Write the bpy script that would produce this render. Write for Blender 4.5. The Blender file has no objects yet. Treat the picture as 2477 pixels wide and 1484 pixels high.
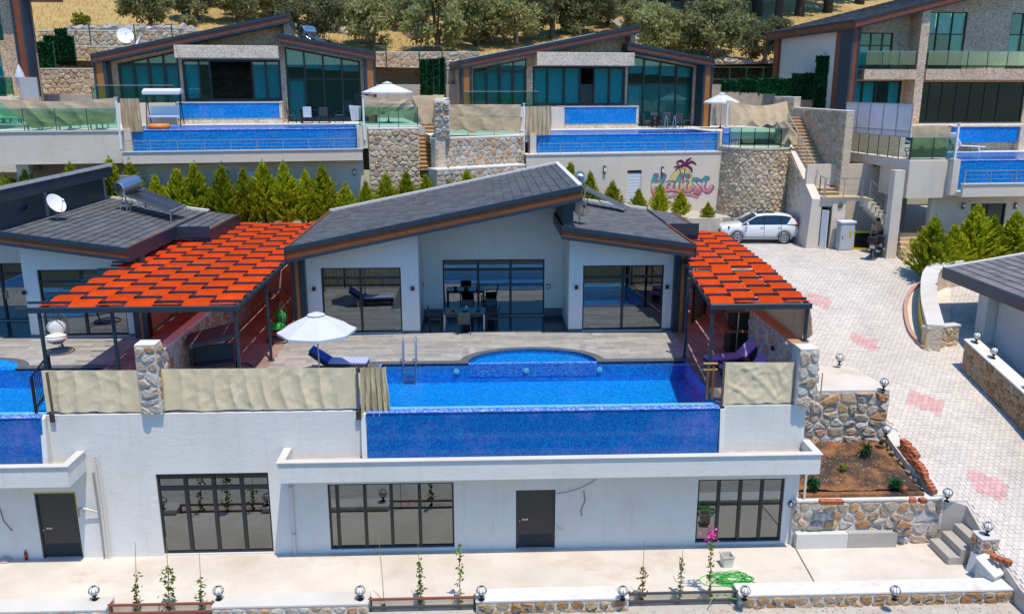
import bpy, bmesh, math, random
import numpy as np
from mathutils import Vector, Matrix, noise
random.seed(7)
S = bpy.context.scene
COL = S.collection
rad = math.radians
# ---------------------------------------------------------------- camera
HC = 9.4; PIT = rad(14.44); YAW = rad(2.2); FPX = 2060.0; CX, CY = 1238.5, 742.0
cd = bpy.data.cameras.new('camera'); cam = bpy.data.objects.new('camera', cd); COL.objects.link(cam)
cam.location = (0, 0, HC); cam.rotation_euler = (math.pi/2 - PIT, 0, -YAW)
cd.sensor_fit = 'HORIZONTAL'; cd.sensor_width = 36; cd.lens = 36*FPX/2477; cd.clip_start = .5; cd.clip_end = 4000
S.camera = cam
# ---------------------------------------------------------------- sky, sun, exposure
SUN = Vector((.15, -.30, 1)).normalized()
w = bpy.data.worlds.new('World'); S.world = w; w.use_nodes = True
nt = w.node_tree; bg = nt.nodes['Background']
sky = nt.nodes.new('ShaderNodeTexSky'); sky.sky_type = 'NISHITA'; sky.sun_disc = False
sky.sun_elevation = math.asin(SUN.z); sky.sun_rotation = math.atan2(SUN.x, SUN.y); sky.air_density = 1.0; sky.dust_density = .6; sky.ozone_density = 2.5
hs = nt.nodes.new('ShaderNodeHueSaturation'); hs.inputs['Saturation'].default_value = 1.5
nt.links.new(sky.outputs[0], hs.inputs['Color']); nt.links.new(hs.outputs[0], bg.inputs[0]); bg.inputs[1].default_value = .15
sl = bpy.data.lights.new('sun', 'SUN'); sl.energy = 3.15; sl.angle = rad(.53); sl.color = (1, .92, .77)
so = bpy.data.objects.new('sun', sl); COL.objects.link(so); so.rotation_euler = (-SUN).to_track_quat('-Z', 'Y').to_euler(); so.location = (20, -20, 60)
S.view_settings.view_transform = 'Standard'; S.view_settings.look = 'None'; S.view_settings.gamma = 1
S.view_settings.exposure = .5; S.view_settings.use_curve_mapping = False
S.render.engine = 'CYCLES'
S.cycles.max_bounces = 8; S.cycles.transparent_max_bounces = 16; S.cycles.diffuse_bounces = 3; S.cycles.glossy_bounces = 3
S.cycles.caustics_reflective = False; S.cycles.caustics_refractive = False; S.cycles.sample_clamp_indirect = 6
S.cycles.use_denoising = True
# ---------------------------------------------------------------- pixel rays of the 2477 px wide photograph -> real planes
_fw = Vector((math.sin(YAW)*math.cos(PIT), math.cos(YAW)*math.cos(PIT), -math.sin(PIT)))
_rt = Vector((math.cos(YAW), -math.sin(YAW), 0)); _up = Vector((math.sin(YAW)*math.sin(PIT), math.cos(YAW)*math.sin(PIT), math.cos(PIT)))
EYE = Vector((0, 0, HC))
def ray(px, py): return _fw + _rt*((px-CX)/FPX) + _up*((CY-py)/FPX)
def proj(p):
    d = Vector(p)-EYE; k = d.dot(_fw); return CX+FPX*d.dot(_rt)/k, CY-FPX*d.dot(_up)/k
class Fr:                       # a local frame: origin, turn about z
    def __init__(s, x=0, y=0, z=0, rz=0):
        s.o = Vector((x, y, z)); s.rz = rz; s.m = Matrix.Translation(s.o) @ Matrix.Rotation(rz, 4, 'Z'); s.i = s.m.inverted()
        s.e = s.i @ EYE; s.r = s.m.to_3x3().inverted()
    def _hit(s, px, py, k, v):
        d = s.r @ ray(px, py); t = (v-s.e[k])/d[k]; return s.e + d*t
    def G(s, px, py, z=0): return s._hit(px, py, 2, z)
    def W(s, px, py, y=0): return s._hit(px, py, 1, y)
    def X(s, px, py, x=0): return s._hit(px, py, 0, x)
    def to(s, x, y, z): return s.m @ Vector((x, y, z))
    def sub(s, x, y, z, rz=0):
        p = s.to(x, y, z); return Fr(p.x, p.y, p.z, s.rz+rz)
O = Fr()
# ---------------------------------------------------------------- objects
RM = {}
def setp(o, label=None, cat=None, group=None, kind=None):
    for k, v in (('label', label), ('category', cat), ('group', group), ('kind', kind)):
        if v: o[k] = v
    return o
def thing(name, label, cat, fr, group=None, kind=None):
    o = bpy.data.objects.new(name, None); COL.objects.link(o); o.empty_display_size = .2
    o.location = fr.o; o.rotation_euler = (0, 0, fr.rz); RM[o.name] = fr.i
    return setp(o, label, cat, group, kind)
def kids(o): return [c for c in o.children]
def copy_tree(o, fr=None, label=None, sc=None, parent=None):
    c = o.copy(); COL.objects.link(c)
    if parent: c.parent = parent
    if fr: c.location = fr.o; c.rotation_euler = (0, 0, fr.rz)
    if sc: c.scale = sc if hasattr(sc, '__len__') else (sc, sc, sc)
    if label: c['label'] = label
    for k in o.children: copy_tree(k, parent=c)
    return c
class MB:
    def __init__(s, fr=O): s.v = []; s.f = []; s.mi = []; s.m = fr.m; s.fr = fr; s.cur = 0
    def add(s, vs, fs):
        n = len(s.v); M = s.m
        s.v += [M @ Vector(p) for p in vs]; s.f += [tuple(i+n for i in f) for f in fs]; s.mi += [s.cur]*len(fs); return s
    def box(s, x0, x1, y0, y1, z0, z1):
        return s.add([(x0,y0,z0),(x1,y0,z0),(x1,y1,z0),(x0,y1,z0),(x0,y0,z1),(x1,y0,z1),(x1,y1,z1),(x0,y1,z1)],
              [(0,3,2,1),(4,5,6,7),(0,1,5,4),(1,2,6,5),(2,3,7,6),(3,0,4,7)])
    def hexa(s, a): return s.add(a, [(0,3,2,1),(4,5,6,7),(0,1,5,4),(1,2,6,5),(2,3,7,6),(3,0,4,7)])   # 4 bottom, 4 top
    def bar(s, p, q, w, h=None, up=(0,0,1)):
        p = Vector(p); q = Vector(q); h = h or w; d = (q-p).normalized(); u = Vector(up)
        if abs(d.dot(u)) > .98: u = Vector((0,1,0))
        r = d.cross(u).normalized(); u = r.cross(d).normalized(); a = r*w/2; b = u*h/2
        return s.add([p-a-b,p+a-b,q+a-b,q-a-b,p-a+b,p+a+b,q+a+b,q-a+b], [(0,1,2,3),(4,7,6,5),(0,4,5,1),(1,5,6,2),(2,6,7,3),(3,7,4,0)])
    def tube(s, pts, r, n=6, cap=True):
        pts = [Vector(p) for p in pts]; R = r if hasattr(r, '__len__') else [r]*len(pts); vs = []; fs = []; a0 = None
        for i, p in enumerate(pts):
            d = (pts[min(i+1, len(pts)-1)]-pts[max(i-1, 0)]).normalized()
            if a0 is None: a0 = d.orthogonal().normalized()
            a0 = (a0-d*a0.dot(d)); a0 = a0.normalized() if a0.length > 1e-6 else d.orthogonal().normalized(); b = d.cross(a0)
            for k in range(n):
                t = 2*math.pi*k/n; vs.append(p+(a0*math.cos(t)+b*math.sin(t))*R[i])
        for i in range(len(pts)-1):
            for k in range(n): fs.append((i*n+k, i*n+(k+1)%n, (i+1)*n+(k+1)%n, (i+1)*n+k))
        if cap: fs.append(tuple(range(n-1, -1, -1))); fs.append(tuple((len(pts)-1)*n+k for k in range(n)))
        return s.add(vs, fs)
    def lathe(s, c, prof, n=16, ax='z'):
        vs = []; fs = []; c = Vector(c)
        for r, z in prof:
            for k in range(n):
                t = 2*math.pi*k/n; p = (r*math.cos(t), r*math.sin(t), z)
                if ax == 'x': p = (p[2], p[0], p[1])
                if ax == 'y': p = (p[0], p[2], p[1])
                vs.append(c+Vector(p))
        for i in range(len(prof)-1):
            for k in range(n):
                q = (i*n+k, i*n+(k+1)%n, (i+1)*n+(k+1)%n, (i+1)*n+k); fs.append(q if ax != 'y' else q[::-1])
        fs.append(tuple(range(n-1,-1,-1))); fs.append(tuple((len(prof)-1)*n+k for k in range(n)))
        return s.add(vs, fs)
    def sphere(s, c, r, n=12, m=8, sc=(1,1,1)):
        vs = [Vector(c)+Vector((0,0,-r*sc[2]))]; fs = []
        for i in range(1, m):
            a = math.pi*i/m-math.pi/2
            for k in range(n):
                t = 2*math.pi*k/n; vs.append(Vector(c)+Vector((r*sc[0]*math.cos(a)*math.cos(t), r*sc[1]*math.cos(a)*math.sin(t), r*sc[2]*math.sin(a))))
        vs.append(Vector(c)+Vector((0,0,r*sc[2]))); e = len(vs)-1
        for k in range(n):
            fs.append((0, 1+(k+1)%n, 1+k)); fs.append((e, e-n+k, e-n+(k+1)%n))
            for i in range(m-2): fs.append((1+i*n+k, 1+i*n+(k+1)%n, 1+(i+1)*n+(k+1)%n, 1+(i+1)*n+k))
        return s.add(vs, fs)
    def prism(s, poly, a, b, ax='z'):      # polygon extruded between a and b along an axis
        n = len(poly)
        def P(p, t): return {'z': (p[0],p[1],t), 'y': (p[0],t,p[1]), 'x': (t,p[0],p[1])}[ax]
        return s.add([P(p,a) for p in poly]+[P(p,b) for p in poly], [tuple(range(n-1,-1,-1)), tuple(range(n,2*n))]+[(i,(i+1)%n,n+(i+1)%n,n+i) for i in range(n)])
    def quad(s, *p): return s.add(p, [tuple(range(len(p)))])
    def grid(s, fn, nu, nv):
        vs = [fn(i/nu, j/nv) for j in range(nv+1) for i in range(nu+1)]
        return s.add(vs, [(j*(nu+1)+i, j*(nu+1)+i+1, (j+1)*(nu+1)+i+1, (j+1)*(nu+1)+i) for j in range(nv) for i in range(nu)])
    def build(s, name, mat, parent=None, smooth=False, label=None, kind=None, loc=None, **kw):
        me = bpy.data.meshes.new(name); o = bpy.data.objects.new(name, me)
        if parent is not None: inv = RM[parent.name]
        elif loc is not None: inv = loc.i; o.location = loc.o; o.rotation_euler = (0,0,loc.rz)
        else: inv = None
        me.from_pydata([tuple(inv @ p) for p in s.v] if inv else [tuple(p) for p in s.v], [], s.f)
        for m in (mat if isinstance(mat, (list, tuple)) else [mat]): me.materials.append(m)
        if any(s.mi): me.polygons.foreach_set('material_index', s.mi)
        if smooth: me.polygons.foreach_set('use_smooth', [True]*len(s.f))
        me.update(); COL.objects.link(o)
        if parent is not None: o.parent = parent; RM[o.name] = inv
        else: RM[o.name] = inv if inv else Matrix()
        if smooth == 2: smooth_by_angle(o)
        return setp(o, label, kind=kind, **kw)
def smooth_by_angle(o, a=35):
    me = o.data; bm = bmesh.new(); bm.from_mesh(me); bmesh.ops.recalc_face_normals(bm, faces=bm.faces)
    for e in bm.edges: e.smooth = len(e.link_faces) == 2 and e.calc_face_angle(0) < rad(a)
    bm.to_mesh(me); bm.free()
def bevel(o, w=.01, n=2):
    m = o.modifiers.new('bevel', 'BEVEL'); m.width = w; m.segments = n; m.limit_method = 'ANGLE'; return o
def place(o, mesh_of, parent, inv=None): pass
def inst(src, parent, mat4):            # another object of the same mesh as src, under parent, at a WORLD matrix
    o = bpy.data.objects.new(src.name.split('.')[0], src.data); COL.objects.link(o); o.parent = parent
    o.matrix_local = RM[parent.name] @ mat4; RM[o.name] = RM[parent.name]; return o
# ---------------------------------------------------------------- materials
def srgb(h):
    h = h.lstrip('#'); c = [int(h[i:i+2], 16)/255 for i in (0,2,4)]
    return tuple(x/12.92 if x <= .04045 else ((x+.055)/1.055)**2.4 for x in c)
class NT:
    def __init__(s, name):
        s.mat = bpy.data.materials.new(name); s.mat.use_nodes = True; s.t = s.mat.node_tree; s.n = s.t.nodes
        s.b = s.n['Principled BSDF']; s.out = s.n['Material Output']; s.tc = s.n.new('ShaderNodeTexCoord')
    def new(s, ty, **kw):
        x = s.n.new('ShaderNode'+ty)
        for k, v in kw.items(): setattr(x, k, v)
        return x
    def ln(s, a, b): s.t.links.new(a, b)
    def put(s, inp, v):
        if hasattr(v, 'is_linked') or hasattr(v, 'links'): s.ln(v, inp)
        elif isinstance(v, (tuple, list)) and len(v) == 3 and inp.type == 'RGBA': inp.default_value = (*v, 1)
        else: inp.default_value = v
    def noise(s, scale, detail=4, rough=.6, vec=None, sc=None):
        n = s.new('TexNoise'); n.inputs['Scale'].default_value = scale; n.inputs['Detail'].default_value = detail; n.inputs['Roughness'].default_value = rough
        v = vec or s.tc.outputs['Object']
        if sc: v = s.scale(v, sc)
        s.ln(v, n.inputs['Vector']); return n.outputs['Fac']
    def scale(s, v, sc):
        m = s.new('Mapping'); m.inputs['Scale'].default_value = sc; s.ln(v, m.inputs['Vector']); return m.outputs[0]
    def ramp(s, f, stops):
        r = s.new('ValToRGB'); e = r.color_ramp.elements
        while len(e) < len(stops): e.new(.5)
        for i, (p, c) in enumerate(stops): e[i].position = p; e[i].color = (*c, 1) if len(c) == 3 else c
        s.ln(f, r.inputs[0]); return r.outputs[0]
    def rr(s, f, a, b, c=0, d=1):
        r = s.new('MapRange'); s.put(r.inputs[0], f); r.inputs[1].default_value = a; r.inputs[2].default_value = b; r.inputs[3].default_value = c; r.inputs[4].default_value = d; return r.outputs[0]
    def mix(s, f, a, b, mode='MIX'):
        m = s.new('Mix', data_type='RGBA', blend_type=mode); s.put(m.inputs[0], f); s.put(m.inputs[6], a); s.put(m.inputs[7], b); return m.outputs[2]
    def math(s, op, a, b=0):
        m = s.new('Math', operation=op); s.put(m.inputs[0], a); s.put(m.inputs[1], b); return m.outputs[0]
    def rnd(s):
        oi = s.new('ObjectInfo'); g = s.new('NewGeometry')
        return s.math('FRACT', s.math('ADD', oi.outputs['Random'], g.outputs['Random Per Island']))
    def bump(s, h, d=.01, st=1.):
        b = s.new('Bump'); b.inputs['Strength'].default_value = st; b.inputs['Distance'].default_value = d; s.ln(h, b.inputs['Height']); return b.outputs[0]
    def shader(s, sh): s.ln(sh, s.out.inputs[0]); return s.mat
def M(name, col, rough=.6, metal=0, var=0, vs=2., col2=None, cs=1.5, c2=(.45,.65), bump=0, bs=30., bd=.01, rnd=0, spec=.5, coat=0):
    t = NT(name); c = col
    if col2: c = t.mix(t.rr(t.noise(cs, 6), c2[0], c2[1]), c, col2)
    if var: c = t.mix(1, c, t.ramp(t.noise(vs, 5, .65), [(.25, (1-var,)*3), (.75, (1+var,)*3)]), 'MULTIPLY')
    if rnd: c = t.mix(1, c, t.ramp(t.rnd(), [(0, (1-rnd,)*3), (1, (1+rnd*.6,)*3)]), 'MULTIPLY')
    t.put(t.b.inputs['Base Color'], c); t.b.inputs['Roughness'].default_value = rough; t.b.inputs['Metallic'].default_value = metal
    t.b.inputs['Specular IOR Level'].default_value = spec; t.b.inputs['Coat Weight'].default_value = coat
    if bump: t.ln(t.bump(t.noise(bs, 4), bd, bump), t.b.inputs['Normal'])
    return t.mat
# ---------------------------------------------------------------- material set
def m_stucco(name, col, stain=(.50,.45,.38), amt=.38):
    t = NT(name)
    c = t.mix(t.rr(t.noise(.7, 6, .65, sc=(1,1,.55)), .48, .8, 0, amt), col, stain)
    c = t.mix(t.rr(t.noise(1.6, 6, .75, sc=(3,3,.22)), .54, .8, 0, amt*1.2), c, stain); c = t.mix(t.rr(t.noise(5, 4, .8), .62, .75, 0, amt*.5), c, stain)
    t.put(t.b.inputs['Base Color'], c); t.b.inputs['Roughness'].default_value = .85; t.b.inputs['Specular IOR Level'].default_value = .2
    h = t.math('ADD', t.math('MULTIPLY', t.noise(4, 6, .7, sc=(.8,.8,1.5)), .9), t.math('MULTIPLY', t.noise(45, 3), .3))
    t.ln(t.bump(h, .016, .8), t.b.inputs['Normal']); return t.mat
def m_pebble(name, a, b, c):
    t = NT(name); v = t.new('TexVoronoi'); v.inputs['Scale'].default_value = 22; t.ln(t.tc.outputs['Object'], v.inputs['Vector'])
    col = t.ramp(v.outputs['Color'], [(.15, a), (.5, b), (.85, c)])
    col = t.mix(1, col, t.ramp(t.noise(1.3, 4), [(.3, (.85,)*3), (.7, (1.1,)*3)]), 'MULTIPLY')
    t.put(t.b.inputs['Base Color'], col); t.b.inputs['Roughness'].default_value = .85
    t.ln(t.bump(t.rr(v.outputs['Distance'], 0, .6, 1, 0), .02, .8), t.b.inputs['Normal']); return t.mat
def m_glass(name, tint, refl=.5, ior=1.6, rough=.0):
    t = NT(name); tr = t.new('BsdfTransparent'); tr.inputs[0].default_value = (*tint, 1)
    gl = t.new('BsdfGlossy'); gl.inputs['Roughness'].default_value = rough; gl.inputs[0].default_value = (.85,.95,1,1)
    fr = t.new('Fresnel'); fr.inputs[0].default_value = ior
    f = t.math('MAXIMUM', t.math('MULTIPLY', fr.outputs[0], 1), refl); mx = t.new('MixShader')
    t.ln(f, mx.inputs[0]); t.ln(tr.outputs[0], mx.inputs[1]); t.ln(gl.outputs[0], mx.inputs[2])
    return t.shader(mx.outputs[0])
def m_water(name, tint, sc=2.2, bd=.09):
    t = NT(name); tr = t.new('BsdfTransparent'); tr.inputs[0].default_value = (*tint, 1)
    gl = t.new('BsdfGlossy'); gl.inputs['Roughness'].default_value = .03
    fr = t.new('Fresnel'); fr.inputs[0].default_value = 1.33
    nb = t.bump(t.math('ADD', t.noise(sc, 3, .5), t.math('MULTIPLY', t.noise(sc*4, 2), .3)), bd, .6); t.ln(nb, gl.inputs['Normal']); t.ln(nb, fr.inputs['Normal'])
    mx = t.new('MixShader'); t.ln(fr.outputs[0], mx.inputs[0]); t.ln(tr.outputs[0], mx.inputs[1]); t.ln(gl.outputs[0], mx.inputs[2])
    return t.shader(mx.outputs[0])
def m_mosaic(name, a, b, c, sc=22., rough=.25, glare=None, joint=(.02,.05,.2)):
    t = NT(name); mp = t.scale(t.tc.outputs['Object'], (sc,sc,sc))
    fl = t.new('VectorMath', operation='FLOOR'); t.ln(mp, fl.inputs[0])
    wn = t.new('TexWhiteNoise', noise_dimensions='3D'); t.ln(fl.outputs[0], wn.inputs['Vector'])
    col = t.ramp(wn.outputs['Value'], [(.1, a), (.5, b), (.92, c)])
    frac = t.new('VectorMath', operation='FRACTION'); t.ln(mp, frac.inputs[0]); sx = t.new('SeparateXYZ'); t.ln(frac.outputs[0], sx.inputs[0])
    e = [t.math('ABSOLUTE', t.math('SUBTRACT', sx.outputs[k], .5)) for k in (0, 2)]
    j = t.math('GREATER_THAN', t.math('MAXIMUM', e[0], e[1]), .445); col = t.mix(t.math('MULTIPLY', j, .3), col, joint)
    if glare:  # purplish glare and reflections painted into the colour of the overflow tiles
        f = t.rr(t.noise(.55, 5, .62, sc=(1,1,1.3)), .52, .76, 0, .34); col = t.mix(f, col, glare)
        st = t.new('TexWhiteNoise', noise_dimensions='1D'); t.ln(t.math('FLOOR', t.math('MULTIPLY', t.sep(mp, 0), .34)), st.inputs['W']); col = t.mix(t.math('MULTIPLY', t.rr(st.outputs['Value'], .55, 1), t.math('MULTIPLY', f, 1.0)), col, glare)
    t.put(t.b.inputs['Base Color'], col); t.b.inputs['Roughness'].default_value = rough; return t.mat
def _sep(s, v, k):
    x = s.new('SeparateXYZ'); s.ln(v, x.inputs[0]); return x.outputs[k]
NT.sep = _sep
def m_cloth(name, col, trans=.35, var=.12, weave=False):
    t = NT(name); c = t.mix(1, col, t.ramp(t.noise(3, 5, .6), [(.3, (1-var,)*3), (.7, (1+var,)*3)]), 'MULTIPLY')
    c = t.mix(1, c, t.ramp(t.rnd(), [(0, (1-var,)*3), (1, (1+var*.7,)*3)]), 'MULTIPLY')
    d = t.new('BsdfDiffuse'); l = t.new('BsdfTranslucent'); t.ln(c, d.inputs[0]); t.ln(c, l.inputs[0])
    if weave: b = t.bump(t.noise(80, 2), .01, .6); t.ln(b, d.inputs['Normal'])
    mx = t.new('MixShader'); mx.inputs[0].default_value = trans; t.ln(d.outputs[0], mx.inputs[1]); t.ln(l.outputs[0], mx.inputs[2])
    return t.shader(mx.outputs[0])
def m_leaf(name, a, b, c, trans=.3, rnd=.35):
    t = NT(name); col = t.ramp(t.rnd(), [(.0, a), (.5, b), (1, c)])
    oi = t.new('ObjectInfo'); col = t.mix(1, col, t.ramp(oi.outputs['Random'], [(0, (1-rnd*1.2,)*3), (1, (1+rnd*.6, 1+rnd*.5, 1))]), 'MULTIPLY')
    d = t.new('BsdfDiffuse'); l = t.new('BsdfTranslucent'); t.ln(col, d.inputs[0]); t.ln(col, l.inputs[0])
    mx = t.new('MixShader'); mx.inputs[0].default_value = trans; t.ln(d.outputs[0], mx.inputs[1]); t.ln(l.outputs[0], mx.inputs[2])
    return t.shader(mx.outputs[0])
def m_stone(name, cols, bump=.9):
    t = NT(name); n = len(cols); col = t.ramp(t.rnd(), [((i+.5)/n, c) for i, c in enumerate(cols)])
    col = t.mix(1, col, t.ramp(t.noise(6, 6, .7), [(.25, (.62,.58,.52)), (.55, (1,1,1)), (.8, (1.25,1.22,1.15))]), 'MULTIPLY')
    t.put(t.b.inputs['Base Color'], col); t.b.inputs['Roughness'].default_value = .9; t.b.inputs['Specular IOR Level'].default_value = .15
    t.ln(t.bump(t.noise(14, 6, .7), .06, bump), t.b.inputs['Normal']); return t.mat
def m_concrete(name, a, b, stain, rough=.85, sc=.5, amt=.5):
    t = NT(name); c = t.mix(t.rr(t.noise(sc, 7, .65), .35, .68), a, b)
    c = t.mix(t.rr(t.noise(sc*.6, 6, .75, sc=(1,1.7,1)), .55, .72, 0, amt), c, stain)
    c = t.mix(t.rr(t.noise(9, 4, .7), .6, .8, 0, .25), c, stain)
    t.put(t.b.inputs['Base Color'], c); t.b.inputs['Roughness'].default_value = rough; t.b.inputs['Specular IOR Level'].default_value = .2
    t.ln(t.bump(t.noise(12, 6, .65), .015, .6), t.b.inputs['Normal']); return t.mat
STUCCO = m_stucco('white_stucco', (.70,.678,.64)); CREAM = m_stucco('cream_render', (.66,.57,.475), (.44,.35,.26), .3)
PEBBLE = m_pebble('pebble_render', (.36,.22,.13), (.62,.44,.30), (.78,.62,.46)); PEBBLE2 = m_pebble('pale_pebble_render', (.46,.33,.22), (.70,.57,.43), (.82,.71,.57))
TRIM = M('anthracite_trim', (.016,.036,.058), .45, var=.15); FASCIA = M('brown_fascia_board', (.20,.056,.014), .5, var=.25, vs=3); ORANGE = M('orange_brown_column', (.36,.13,.028), .5, var=.15)
FASCIA2 = M('red_brown_fascia_board', (.20,.05,.02), .5, var=.2)
FRAME = M('dark_window_frame', (.012,.018,.023), .35); DOORM = M('dark_steel_door', (.028,.028,.03), .38, var=.12); BLACK = M('black_metal', (.012,.013,.015), .4)
STEEL = M('stainless_steel', (.58,.58,.59), .35, 1); ALU = M('grey_aluminium', (.42,.43,.45), .4, .8); GALV = M('grey_galvanised', (.33,.34,.35), .5, .5)
GLASS = m_glass('dark_reflective_glass', (.16,.19,.22), .24); GLASSL = m_glass('clear_reflective_glass', (.16,.16,.15), .22); GLASST = m_glass('teal_tinted_glass', (.42,.93,.95), .05, 1.45)
BALG = m_glass('green_balustrade_glass', (.60,.86,.77), .04); BALD = m_glass('dark_green_balustrade_glass', (.34,.68,.60), .05)
ROOM = M('dim_room_fill', (.10,.10,.10), .8); ROOML = M('room_plaster', (.34,.31,.27), .8); BLIND = m_cloth('pale_blind', (.86,.88,.86), .4, .05); TEALP = m_cloth('teal_curtain', (.52,.90,.88), .3, .08)  # ROOM's dark grey puts the dimness behind the panes into the colour
TILE = M('grey_roof_tile', (.082,.083,.092), .7, var=.25, vs=8, rnd=.35, bump=.5, bs=30); TILE2 = M('grey_flat_roof_tile', (.105,.107,.115), .75, var=.25, vs=6, rnd=.3, bump=.4)
DECK = M('grey_wood_look_tile', (.36,.34,.315), .55, var=.22, vs=2.5, rnd=.22); DECKF = M('tile_joint', (.28,.27,.26), .8); FLOORT = M('red_lit_floor_tile', (.30,.21,.18), .6, var=.2, rnd=.2)  # FLOORT's brown holds the red light that falls through the pergola cloth
COPING = M('dark_granite_coping', (.11,.115,.125), .5, var=.5, vs=14); MARBLE = M('white_coping', (.67,.64,.59), .6, var=.12, vs=4, col2=(.60,.46,.36), cs=1.2, c2=(.58,.75))
POOLIN = m_mosaic('pool_mosaic', (.0,.16,.62), (.0,.27,.80), (.02,.42,.92)); POOLW = m_mosaic('overflow_wall_mosaic', (.0,.085,.36), (.0,.13,.45), (.0,.185,.55), glare=(.22,.22,.60), rough=.2); POOLE = m_mosaic('pool_edge_mosaic', (.02,.14,.56), (.08,.22,.70), (.40,.42,.85), rough=.15)
POOLU = m_mosaic('upper_pool_mosaic', (.0,.12,.46), (.0,.20,.60), (.0,.28,.72), glare=(.16,.26,.66), rough=.2)
WATER = m_water('pool_water', (.45,.93,1)); WATER2 = m_water('upper_pool_water', (.4,.9,1))
REDC = m_cloth('orange_shade_cloth', (.72,.075,.012), .32, .13); TARP = m_cloth('beige_tarpaulin', (.90,.75,.50), .2, .05, True); TARPU = m_cloth('tan_tarpaulin', (.70,.54,.35), .3, .08, True); TARPD = m_cloth('tan_shade_net', (.42,.32,.20), .4, .12); NETW = m_cloth('white_net', (.62,.60,.64), .45, .06)
CURT = m_cloth('cream_curtain', (.86,.70,.42), .35, .12); WHITEC = m_cloth('white_canvas', (.72,.73,.76), .25, .03)
STONE = m_stone('pale_rubble_stone', [(.42,.38,.34),(.50,.38,.26),(.58,.54,.50),(.48,.25,.12),(.54,.48,.41),(.44,.33,.22),(.62,.58,.53),(.55,.34,.18)]); MORTAR = M('pale_mortar', (.60,.57,.54), .9, var=.25, vs=5, bump=1, bs=12, bd=.05)
STONET = m_stone('tan_rubble_stone', [(.58,.44,.30),(.64,.53,.39),(.54,.37,.23),(.68,.58,.45),(.60,.45,.30),(.50,.35,.22)]); MORTART = M('tan_mortar', (.62,.50,.37), .9, var=.25, vs=5, bump=1, bs=12, bd=.05)
STONEB = m_stone('brown_rubble_stone', [(.36,.20,.09),(.42,.26,.13),(.46,.36,.24),(.40,.29,.18),(.48,.33,.18)])
STONEG = m_stone('grey_field_stone', [(.40,.37,.33),(.50,.47,.43),(.33,.29,.25),(.46,.40,.33)])
CONC = m_concrete('patio_concrete', (.68,.61,.53), (.54,.47,.39), (.46,.30,.19), amt=.65); CONCG = m_concrete('grey_concrete', (.44,.40,.35), (.36,.33,.29), (.27,.23,.19)); CONCW = m_concrete('white_washed_concrete', (.63,.60,.55), (.55,.52,.47), (.52,.42,.33))
PAVE = M('concrete_paver', (.585,.52,.455), .85, var=.14, vs=.5, rnd=.09, col2=(.46,.415,.37), cs=.35, c2=(.5,.75)); PAVEP = M('pink_paver', (.60,.36,.33), .85, var=.12, vs=1.5, rnd=.12); PAVEJ = M('paver_bedding', (.50,.445,.39), .9, var=.15, vs=3)
BRICK = M('red_brick', (.43,.13,.055), .8, var=.2, vs=6, rnd=.25); SOIL = M('garden_soil', (.06,.038,.028), .95, col2=(.30,.125,.045), cs=1.1, c2=(.44,.62), var=.4, vs=9, bump=1, bs=9, bd=.08)
GRAVEL = m_concrete('gravel_bed', (.50,.45,.39), (.40,.34,.28), (.30,.22,.16), .95, 3); DRY = m_concrete('dry_grass_ground', (.46,.31,.11), (.36,.25,.10), (.26,.18,.09), .95, .12, .8)
LEAFO = m_leaf('olive_leaf', (.19,.21,.09), (.31,.33,.16), (.46,.46,.28), .5); LEAFC = m_leaf('conifer_leaf', (.17,.25,.015), (.38,.44,.02), (.62,.58,.045), .5, .25); LEAFP = m_leaf('pine_leaf', (.035,.055,.014), (.06,.085,.02), (.10,.125,.03)); LEAFB = m_leaf('bright_leaf', (.09,.15,.02), (.16,.24,.03), (.24,.30,.06)); LEAFS = m_leaf('shrub_leaf', (.12,.16,.02), (.20,.22,.03), (.30,.27,.05))
LEAFG = m_leaf('artificial_hedge_leaf', (.008,.045,.020), (.014,.075,.030), (.025,.11,.045), .1); BARK = M('olive_bark', (.13,.095,.065), .9, var=.4, vs=6, bump=1, bs=15, bd=.04); BARKD = M('dark_bark', (.045,.032,.024), .9, var=.4, vs=6)
WHITEP = M('white_plastic', (.76,.76,.77), .4); CREAMP = M('cream_plastic', (.66,.60,.52), .5, var=.08); GREYB = M('grey_cabinet_paint', (.45,.48,.51), .5, var=.06); YEL = M('yellow_paint', (.55,.43,.02), .5, var=.25, vs=4); RED = M('red_lamp', (.5,.012,.012), .2); NAVY = M('navy_cushion', (.02,.05,.24), .8); PURP = M('purple_cushion', (.25,.16,.50), .8); WHITEF = M('white_cushion', (.75,.72,.66), .85, var=.1, vs=5)
GREENF = M('green_cushion', (.03,.40,.06), .8, var=.2, vs=6); RATTAN = M('dark_rattan', (.03,.032,.035), .6); DGREY = M('dark_grey_textile', (.05,.06,.065), .7); TEAKM = M('brown_wood', (.22,.10,.04), .5, var=.3); GLOBE = M('white_globe', (.80,.80,.80), .3); CARP = M('white_car_paint', (.74,.76,.77), .22, coat=1); TYRE = M('tyre_rubber', (.025,.025,.027), .8); CGLASS = M('car_glass', (.012,.025,.045), .05, spec=.8)
PVC = M('white_pipe', (.62,.58,.54), .5); HOSE = M('green_hose', (.05,.42,.07), .4); CANE = M('bamboo_cane', (.42,.28,.12), .7); STEPM = M('travertine_step', (.58,.42,.25), .7, var=.15, vs=3); RAILB = M('brown_painted_rail', (.22,.065,.035), .5); RAILD = M('dark_painted_rail', (.055,.055,.052), .5)
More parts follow.
